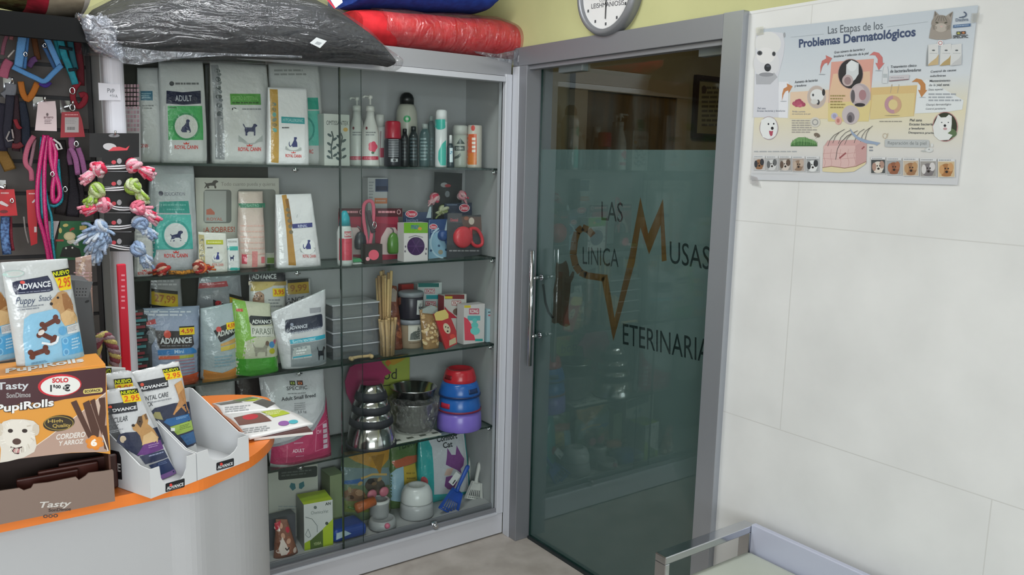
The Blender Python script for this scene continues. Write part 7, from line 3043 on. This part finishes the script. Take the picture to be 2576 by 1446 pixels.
lead('dog_collar', 'blue patterned collar hanging from a red card', 'dog collar', [('strap', [(14, 545), (12, 590), (18, 640)], 2.865, 20, noisy('blue_collar', '#1f3058', '#5a7fb0', 120, .6)), ('strap', [(26, 545), (28, 600), (33, 630)], 2.875, 8, '#6a1a28')], [((30, 505), 2.845, .006)],
     ('red_card', ((-20, 544), (44, 542), (36, 476), (-20, 476)), 2.852, '#a3121c', pr))
lead('dog_collar', 'narrow red carded collar beside the magenta glitter lead', 'dog collar', [('strap', [(60, 545), (64, 580), (72, 612)], 2.885, 4, '#8f8a88')], [], ('red_card', ((78, 618), (94, 612), (92, 476), (66, 478), (70, 560)), 2.86, '#a0141e', lambda P: (P.fine(72, 484, 90, 490, 1, '#c49a9a', seed=2), P.poly([(80, 508), (90, 498), (92, 504), (82, 511)], '#b9aeb0'), P.rect(86, 570, 92, 584, '#b9aeb0'))))


def pr(P):
    r_ = random.Random(2)
    for i in range(12):
        P.ell(150 + r_.random() * 70, 565 + r_.random() * 45, 7, 4, r_.choice(('#8f2a22', '#a89a5a', '#1f5a32', '#a8a090')), rot=r_.random() * 3)
    P.ell(175, 594, 15, 11, '#a9a07a'); P.ell(175, 594, 11, 8, '#b9b08a')
    P.poly([(174, 606), (186, 602), (196, 606), (198, 618), (188, 616)], '#b3b3a4')
    P.rect(140, 602, 160, 607, '#8f3a30')
    P.poly([(150, 646), (158, 622), (180, 616), (200, 626), (206, 648)], '#141814')
    P.ell(166, 624, 2.4, 2.4, '#b9b9b0'); P.ell(182, 623, 2.4, 2.4, '#b9b9b0')
    P.rect(200, 568, 218, 578, '#a8955a')


card('christmas_card', 'green festive pet toy card with red prints on the slat panel', 'carded accessory', ((136, 655), (224, 652), (228, 556), (152, 556)), 2.87, '#1c5230', th=.003, prints=pr)
card('paper_card', 'plain white paper card behind the teal glitter lead', 'card', ((122, 600), (136, 604), (149, 556), (118, 556)), 2.878, '#a9a2a4', th=.002)
for px, y1, lb in (((112, 254), 2.82, 'chrome hook carrying the white tagged magenta lead'), ((182, 264), 2.83, 'chrome hook carrying the lilac pink lead'), ((30, 206), 2.87, 'chrome hook above the dark navy lead bundle'), ((12, 474), 2.84, 'chrome hook carrying the red carded blue collar')):
    hook(px, y1, lb)

# ================================================================== wall poster
def pale(h):
    c = [int(h[i:i + 2], 16) for i in (1, 3, 5)]
    g = sum(c) / 3
    return '#%02x%02x%02x' % tuple(int(min(255, (x * .72 + g * .28) * .9 + 18)) for x in c)


t = thing('wall_poster', 'large printed veterinary skin care poster taped to the tiled wall beside the door', 'poster', AX((2150, 460), XW - .002))
bs = Surf((XW - .0035, 1.5, 1.6), U=(0, -1, 0), V=(0, 0, 1))
ws = Surf((XW - .0035, 1.5, 1.6), U=(0, -1, 0), V=(0, 0, 1))
ws.P = lambda p: bs.P((1860 + p[0] / 3.013, p[1] / 3.013))


def ramp_mat(name, z0, z1, stops):
    m = bpy.data.materials.new(name)
    m.use_nodes = True
    nt = m.node_tree
    b = nt.nodes['Principled BSDF']
    tc = nt.nodes.new('ShaderNodeNewGeometry')
    sp = nt.nodes.new('ShaderNodeSeparateXYZ')
    mr = nt.nodes.new('ShaderNodeMapRange')
    mr.inputs['From Min'].default_value, mr.inputs['From Max'].default_value = z0, z1
    r = nt.nodes.new('ShaderNodeValToRGB')
    while len(r.color_ramp.elements) < len(stops):
        r.color_ramp.elements.new(0.5)
    for e, (p, c) in zip(r.color_ramp.elements, stops):
        e.position, e.color = p, rgb(c)
    nt.links.new(tc.outputs['Position'], sp.inputs[0])
    nt.links.new(sp.outputs['Z'], mr.inputs['Value'])
    nt.links.new(mr.outputs[0], r.inputs['Fac'])
    nt.links.new(r.outputs['Color'], b.inputs['Base Color'])
    b.inputs['Roughness'].default_value = 0.32
    return m


zb_, zt2_ = AX((2150, 460), XW).z, AX((2150, 45), XW).z
pm = ramp_mat('poster_print', zb_, zt2_, [(0, '#bcbfc4'), (.2, '#c6c5c2'), (.42, '#cdc7ae'), (.62, '#c2c8ce'), (1, '#b0b9c2')])
mb = MB()
Q = [bs.P(p) for p in ((1888, 452), (2408, 465), (2460, 13), (1912, 74))]
mb.prism([bs.W(a, b, -.0008) for a, b in Q], (-.0008, 0, 0), pm)
P = Print(mb, ws, lambda h: mat(pale(h), .32), eps=.0004, step=.000006)
# big white dog
P.poly([(128, 250), (240, 240), (330, 250), (345, 330), (335, 420), (310, 520), (292, 580), (300, 700), (298, 890), (105, 890)], '#c3c6d0')
P.ell(218, 330, 98, 90, '#cfd0d0'); P.ell(205, 480, 98, 110, '#c9cad0'); P.ell(200, 420, 70, 60, '#d4d5d6')
P.poly([(124, 560), (200, 570), (265, 550), (290, 585), (235, 640), (128, 640)], '#9fa2ac')
P.ell(205, 565, 55, 16, '#80838c')
P.ell(155, 402, 20, 18, '#4a4e58'); P.ell(262, 408, 14, 18, '#4a4e58')
P.ell(155, 402, 11, 11, '#1d2028'); P.ell(262, 408, 8, 11, '#1d2028')
P.ell(215, 512, 26, 30, '#1d212b'); P.ell(218, 500, 14, 9, '#3f4552')
P.ell(342, 265, 8, 20, '#8f959e')
P.poly([(298, 620), (375, 620), (368, 895), (298, 892)], '#d3d7df')
# steps of the chart
P.poly([(388, 698), (680, 680), (672, 900), (382, 900)], '#dbb896')
P.poly([(384, 790), (676, 775), (672, 900), (382, 900)], '#dcc58e')
P.poly([(698, 470), (1020, 445), (1000, 670), (980, 900), (672, 900), (684, 660)], '#d98a78')
P.poly([(712, 560), (990, 540), (996, 700), (980, 900), (676, 900), (684, 700)], '#dbae84')
P.poly([(672, 780), (1000, 760), (980, 920), (672, 920)], '#d8c270')
P.poly([(1000, 665), (1350, 645), (1322, 880), (990, 905)], '#d4ae62')
P.poly([(1010, 720), (1330, 705), (1318, 880), (990, 905)], '#d6bd74')
P.poly([(1350, 640), (1420, 600), (1700, 760), (1690, 830), (1560, 850), (1330, 860)], '#ced5da')
# headings
P.text('Las Etapas de los', 672, 200, 1088, 276, '#3f4a5a', -.086)
P.text('Problemas Dermatológicos', 452, 298, 1336, 382, '#1f3568', -.096, bold=.03)
P.line([(390, 282), (640, 258)], 1.5, '#8a96a2'); P.line([(1118, 204), (1430, 165)], 1.5, '#8a96a2')
T = '#39414d'
for s, x0, y0, x1, y1, k in (('Gran número de bacterias y', 720, 388, 952, 412, -.11), ('levaduras = infección de la piel', 716, 418, 980, 442, -.09), ('Aumento de bacterias', 420, 612, 594, 632, -.09), ('y levaduras', 418, 642, 508, 664, -.06), ('Tratamiento clínico', 1148, 497, 1344, 517, -.06), ('de bacterias/levaduras', 1144, 528, 1378, 552, -.05), ('Control de causas', 1450, 535, 1644, 552, -.07), ('subclínicas', 1446, 568, 1566, 584, -.04), ('Mantenimiento', 1442, 605, 1600, 622, -.03), ('de la piel sana:', 1438, 636, 1596, 660, -.03), ('Dieta especial:', 1434, 672, 1546, 692, -.03), ('Champú dermatológico', 1416, 786, 1606, 806, -.02), ('Control parasitario', 1414, 818, 1564, 836, -.02), ('Piel sana', 1292, 900, 1384, 920, 0), ('Escasas bacterias', 1288, 932, 1478, 950, .0), ('y levaduras', 1284, 964, 1404, 986, 0), ('Desaparece prurito', 1282, 996, 1482, 1016, .02)):
    P.text(s, x0, y0, x1, y1, T, k, bold=.012, shear=.15)
for s, x0, y0, x1, y1, k in (('Piel sana', 138, 812, 200, 828, 0), ('Escasas bacterias y levaduras', 135, 832, 348, 852, 0), ('Pérdida o aumento', 402, 838, 500, 852, 0), ('del crecimiento de la piel', 400, 858, 540, 872, 0)):
    P.text(s, x0, y0, x1, y1, '#6d7688', k, bold=.01, shear=.15)
P.fine(398, 905, 590, 1010, 6, '#9a948a', seed=3)
P.fine(690, 715, 815, 825, 5, '#96803c', seed=4)
P.fine(1434, 702, 1690, 772, 3, '#8f99a4', seed=5)
P.fine(1062, 912, 1236, 928, 1, '#96917f', seed=6)
P.fine(112, 1140, 436, 1156, 1, '#9aa0a6', seed=7)
P.fine(985, 1105, 1015, 1150, 2, '#7d8794', seed=8)
# arrows
P.shape('arrow_up', 614, 418, 704, 560, '#c95a52')
P.shape('arrow_up', 324, 632, 404, 765, '#c97438')
P.shape('arrow_down', 985, 392, 1102, 532, '#cf5a58')
P.shape('arrow_down', 1306, 594, 1428, 738, '#c4742f')
for x, y in ((628, 564), (336, 768), (1056, 536), (1390, 738)):
    P.ell(x, y, 26, 3, '#8f98a4')
for x in (1150, 1204):
    P.line([(x + 8, 640), (x, 680), (x - 4, 704)], 5, '#b39a72')


def roundpic(cx, cy, rx, ry, bg, rim='#b9a9a8'):
    P.ell(cx, cy, rx + 5, ry + 5, rim)
    P.ell(cx, cy, rx, ry, bg)


roundpic(844, 560, 92, 110, '#1d1c22', '#a87a74')
P.poly([(812, 490), (850, 455), (905, 480), (905, 560), (880, 600), (836, 640), (790, 628), (786, 590), (810, 560)], '#bfc6ca')
P.ell(822, 610, 42, 44, '#b39a9a'); P.ell(822, 612, 26, 30, '#8f6f72'); P.ell(855, 500, 36, 40, '#cdd3d6')
roundpic(586, 735, 66, 82, '#b4a498')
P.ell(590, 725, 52, 50, '#cfd2d2'); P.ell(560, 720, 8, 10, '#3a3c44'); P.ell(640, 700, 12, 26, '#26242a'); P.ell(598, 775, 12, 20, '#2d2f38'); P.ell(570, 770, 28, 20, '#c3c4c2')
roundpic(917, 722, 74, 86, '#a3949a')
P.ell(905, 710, 48, 66, '#b8a4a8'); P.ell(935, 720, 28, 40, '#a06a72'); P.ell(915, 795, 40, 14, '#26232a'); P.ell(862, 730, 16, 50, '#4f4a50')
roundpic(845, 870, 62, 68, '#b5a9ae')
P.ell(845, 890, 30, 40, '#6f6670'); P.ell(840, 900, 16, 28, '#4a444e')
P.ell(722, 880, 26, 26, '#a9a6c8'); P.ell(722, 880, 14, 16, '#8f8cb4')
P.ell(752, 914, 26, 32, '#d99a8c'); P.ell(750, 914, 12, 16, '#c06a60')
for x, y in ((420, 785), (440, 770), (455, 765), (470, 780), (485, 792), (435, 795), (460, 798), (450, 780)):
    P.ell(x, y, 18, 16, ('#b83a58', '#c94a68', '#a82f50')[x % 3])
P.ring(1166, 792, 64, 68, 28, '#b47a8c', 80, 270)
P.ring(1166, 792, 64, 68, 28, '#c9946c', -90, 80)
P.ell(1160, 876, 60, 3, '#8f8458')
P.ell(576, 926, 38, 38, '#c3bfb4'); P.ring(576, 926, 24, 24, 8, '#8d8c8c')
# terrier with tongue
roundpic(225, 970, 66, 84, '#c9cdd0', '#a8949a')
P.poly([(160, 990), (168, 910), (210, 890), (270, 905), (285, 970), (275, 1030), (220, 1050), (180, 1040)], '#d4d8d8')
P.ell(222, 940, 6, 8, '#23252c'); P.ell(262, 938, 6, 7, '#23252c'); P.ell(251, 972, 11, 12, '#1d1c20')
P.poly([(226, 990), (246, 994), (258, 990), (252, 1026), (240, 1034), (230, 1016)], '#b5304a')
# grass and mushroom
P.poly([(390, 1108), (392, 1085), (420, 1055), (450, 1040), (490, 1040), (520, 1048), (560, 1062), (590, 1085), (592, 1106)], '#5f9a50')
P.poly([(390, 1108), (400, 1090), (450, 1072), (520, 1076), (588, 1096), (592, 1108)], '#2f6a2c')
rg = random.Random(6)
for i in range(34):
    x = 396 + i * 5.8
    P.line([(x, 1100), (x + rg.uniform(-6, 6), 1040 + abs(i - 17) * 1.6 + rg.uniform(-6, 10))], 2.5, rg.choice(('#4f8f42', '#6faa5c', '#3f7a36')))
P.ell(590, 1024, 24, 16, '#6a5a4a', rot=.4); P.line([(588, 1030), (580, 1052)], 4, '#b9b0a4')
# block of skin
P.poly([(636, 1120), (672, 1065), (966, 1058), (900, 1120)], '#c9928e')
P.poly([(640, 1104), (880, 1104), (886, 1270), (632, 1280)], '#d2a4a0')
P.poly([(880, 1104), (968, 1056), (964, 1236), (886, 1290)], '#c08a88')
P.poly([(632, 1272), (700, 1262), (800, 1276), (886, 1262), (964, 1226), (950, 1250), (870, 1300), (760, 1308), (632, 1300)], '#d4c48f')
P.line([(632, 1270), (700, 1260), (800, 1274), (886, 1260), (964, 1224)], 5, '#8f5a4c')
for x in (640, 690, 760, 820, 870):
    P.line([(x + 10, 1130), (x, 1180), (x + 14, 1230), (x + 6, 1262)], 1.8, '#a8645e')
P.line([(634, 1165), (720, 1158), (800, 1166), (884, 1156)], 1.6, '#a8645e'); P.line([(634, 1200), (740, 1206), (884, 1196)], 1.6, '#a8645e')
P.line([(760, 1200), (810, 1158)], 12, '#9a3f44'); P.line([(930, 1130), (950, 1110)], 10, '#9a3f44')
for x0, x1, y0 in ((672, 760, 1108), (710, 800, 1086), (752, 850, 1090), (800, 900, 1096), (872, 950, 1084), (920, 990, 1076), (955, 1012, 1060)):
    P.line([(x0, y0), (x0 + (x1 - x0) * .2, y0 - 48), (x0 + (x1 - x0) * .55, y0 - 84), (x1, y0 - 106)], 3.5, '#3f3a3c')
P.line([(732, 1210), (745, 1130), (770, 1080), (820, 1030), (880, 1000)], 5, '#5a4c4a')
P.poly([(838, 970), (862, 1000), (900, 1035), (960, 1060), (1020, 1072), (1072, 1082), (1040, 1104), (1030, 1094), (960, 1086), (900, 1060), (856, 1020)], '#7f97b8')
# repair plate
P.rrect(1104, 1056, 1442, 1114, 10, '#a9b0b2', .015)
P.text('Reparación de la piel', 1126, 1066, 1418, 1102, '#d0d4d4', .012, bold=.01)
P.text('Reparación de la piel', 1127, 1068, 1419, 1103, '#5c656a', .012, bold=.008)
P.ring(1106, 1030, 18, 20, 3, '#b39a7a')
P.line([(1118, 1040), (1130, 1008)], 3, '#b39a7a')
P.ell(1440, 1136, 30, 18, '#c3c8c8'); P.ell(1462, 1100, 10, 14, '#c9cdcd'); P.ell(1440, 1132, 5, 5, '#6d7578'); P.ell(1398, 1144, 20, 6, '#a9b0b0')
# terrier lying in the ring
roundpic(1562, 960, 90, 108, '#26301f', '#b96a70')
P.ell(1580, 1010, 70, 40, '#4a6a3c')
P.poly([(1468, 960), (1492, 910), (1508, 868), (1530, 890), (1568, 888), (1590, 868), (1612, 880), (1612, 940), (1606, 990), (1580, 1010), (1618, 1024), (1590, 1060), (1520, 1064), (1480, 1030)], '#cfd4d4')
P.ell(1560, 940, 46, 48, '#d6dada'); P.ell(1560, 952, 10, 10, '#20222a'); P.ell(1536, 928, 5, 5, '#4a4e54'); P.ell(1586, 928, 5, 5, '#4a4e54'); P.ell(1562, 976, 16, 10, '#b98a90')
# tabby cat and logos
P.poly([(1440, 290), (1452, 220), (1466, 180), (1484, 82), (1520, 118), (1568, 122), (1622, 86), (1608, 180), (1604, 230), (1612, 290), (1560, 300), (1490, 300)], '#8f857a')
P.ell(1532, 180, 74, 66, '#857a6e'); P.ell(1530, 210, 48, 34, '#a99e92')
P.poly([(1484, 84), (1500, 110), (1482, 130)], '#5f564c'); P.poly([(1620, 90), (1602, 132), (1592, 112)], '#5f564c')
for dx in (-44, -22, 0, 22, 44):
    P.line([(1532 + dx * .5, 122), (1532 + dx, 160)], 4, '#4f463c')
P.ell(1500, 172, 12, 6, '#3a3a2a', rot=.3); P.ell(1568, 172, 12, 6, '#3a3a2a', rot=-.3)
P.poly([(1520, 196), (1548, 196), (1534, 210)], '#c49a94')
for dy in (0, 12, 24):
    P.line([(1468, 196 + dy), (1500, 204 + dy * .6)], 3, '#4f463c'); P.line([(1600, 196 + dy), (1566, 204 + dy * .6)], 3, '#4f463c')
P.ring(1694, 110, 32, 24, 9, '#2f4468', -70, 100)
P.line([(1668, 134), (1696, 130)], 7, '#2f4468')
P.text('Dechra', 1642, 140, 1738, 164, '#5a6c88', -.06, bold=.02)
P.poly([(1622, 212), (1624, 190), (1756, 178), (1754, 200)], '#2f5a94')
P.fine(1632, 192, 1740, 204, 1, '#8fa9c8', -.08, seed=3)
P.rect(1648, 240, 1680, 264, '#2b3320', -.04); P.rect(1684, 238, 1718, 260, '#3a1a16', -.04)
P.ell(1664, 252, 11, 7, '#b3b23a'); P.ell(1701, 249, 11, 7, '#c9702e')
P.text('SPECIFIC', 1622, 268, 1736, 292, '#2f343c', -.04, bold=.03)
# three food bags
for x, c in ((1424, '#c4a46a'), (1520, '#b3924e'), (1600, '#b4b7ba')):
    P.poly([(x, 500), (x + 10, 340), (x + 88, 330), (x + 86, 490)], '#c6cacc')
    P.poly([(x, 500), (x + 30, 470), (x + 70, 440), (x + 90, 410), (x + 86, 490)], c)
    P.ell(x + 50, 382, 12, 6, '#4f565e'); P.fine(x + 22, 400, x + 80, 408, 1, '#9aa0a6', seed=x)
P.poly([(1418, 500), (1424, 400), (1434, 340), (1434, 500)], '#7f868c')
P.ell(1526, 326, 22, 22, '#dcdcde'); P.ring(1526, 326, 16, 16, 5, '#b05560')
# bottle and box
P.poly([(1086, 630), (1092, 540), (1100, 505), (1124, 500), (1130, 540), (1124, 632)], '#c3cad0'); P.rect(1092, 560, 1124, 590, '#a3adb4')
P.poly([(1138, 612), (1140, 576), (1292, 566), (1286, 598)], '#b9b4bc'); P.poly([(1138, 612), (1286, 598), (1286, 604), (1138, 618)], '#7a4a56'); P.fine(1150, 584, 1250, 594, 1, '#8a8690', seed=2)
# rows of small portraits
left = [((110, 1180, 195, 1285), '#b3b0ae', '#8f5a34', '#2d3038'), ((205, 1182, 292, 1290), '#9fa1a2', '#bfc2c2', '#55585c'), ((305, 1182, 395, 1292), '#8f8a86', '#c3b6aa', '#5c4438'), ((405, 1184, 495, 1296), '#a3948a', '#8a6a52', '#b39a86'), ((510, 1186, 605, 1300), '#8f9496', '#cfd4d4', '#2d3036')]
right = [((1002, 1192, 1108, 1312), '#3a3f42', '#cfc6b8', '#a87a68'), ((1120, 1196, 1228, 1322), '#8f9496', '#8f4a2c', '#a85c38'), ((1246, 1198, 1360, 1330), '#b9a68c', '#9a6238', '#b5804a'), ((1376, 1202, 1494, 1336), '#8d8a86', '#6a6468', '#c3bfc0'), ((1510, 1204, 1634, 1340), '#c4a878', '#a8652c', '#c98a4a')]
for (x0, y0, x1, y1), bg, a, b in left + right:
    w, h = x1 - x0, y1 - y0
    P.rect(x0 - 3, y0 - 2, x1 + 3, y1 + 3, '#c6c9cc')
    P.fine(x0 + 6, y0 + 3, x0 + w * .8, y0 + h * .12, 1, '#7d848a', seed=int(x0))
    P.rect(x0, y0 + h * .15, x1, y1, bg)
    P.ell(x0 + w * .5, y0 + h * .62, w * .40, h * .36, a)
    P.ell(x0 + w * .22, y0 + h * .6, w * .15, h * .26, b); P.ell(x0 + w * .76, y0 + h * .46, w * .18, h * .24, b)
    P.ell(x0 + w * .44, y0 + h * .54, w * .05, h * .045, '#1f1c1c'); P.ell(x0 + w * .62, y0 + h * .54, w * .05, h * .045, '#1f1c1c')
    P.ell(x0 + w * .52, y0 + h * .72, w * .09, h * .07, '#221c1c')
    P.ell(x0 + w * .5, y0 + h * .9, w * .3, h * .09, a)
P.line([(100, 1312), (430, 1316)], 2, '#b9bec4')
mb.build('poster_sheet', t)
tape = clear('tape', '#ffffff', .4, .08, haze=.12)
for k, q in enumerate((((1886, 440), (1906, 446), (1912, 468), (1888, 462)), ((1903, 70), (1922, 66), (1922, 86), (1904, 90)), ((2446, 34), (2466, 32), (2462, 56), (2444, 58)))):
    mb = MB()
    mb.prism([bs.W(*bs.P(p), .0016) for p in q], (-.0006, 0, 0), tape)
    mb.build('tape', t)
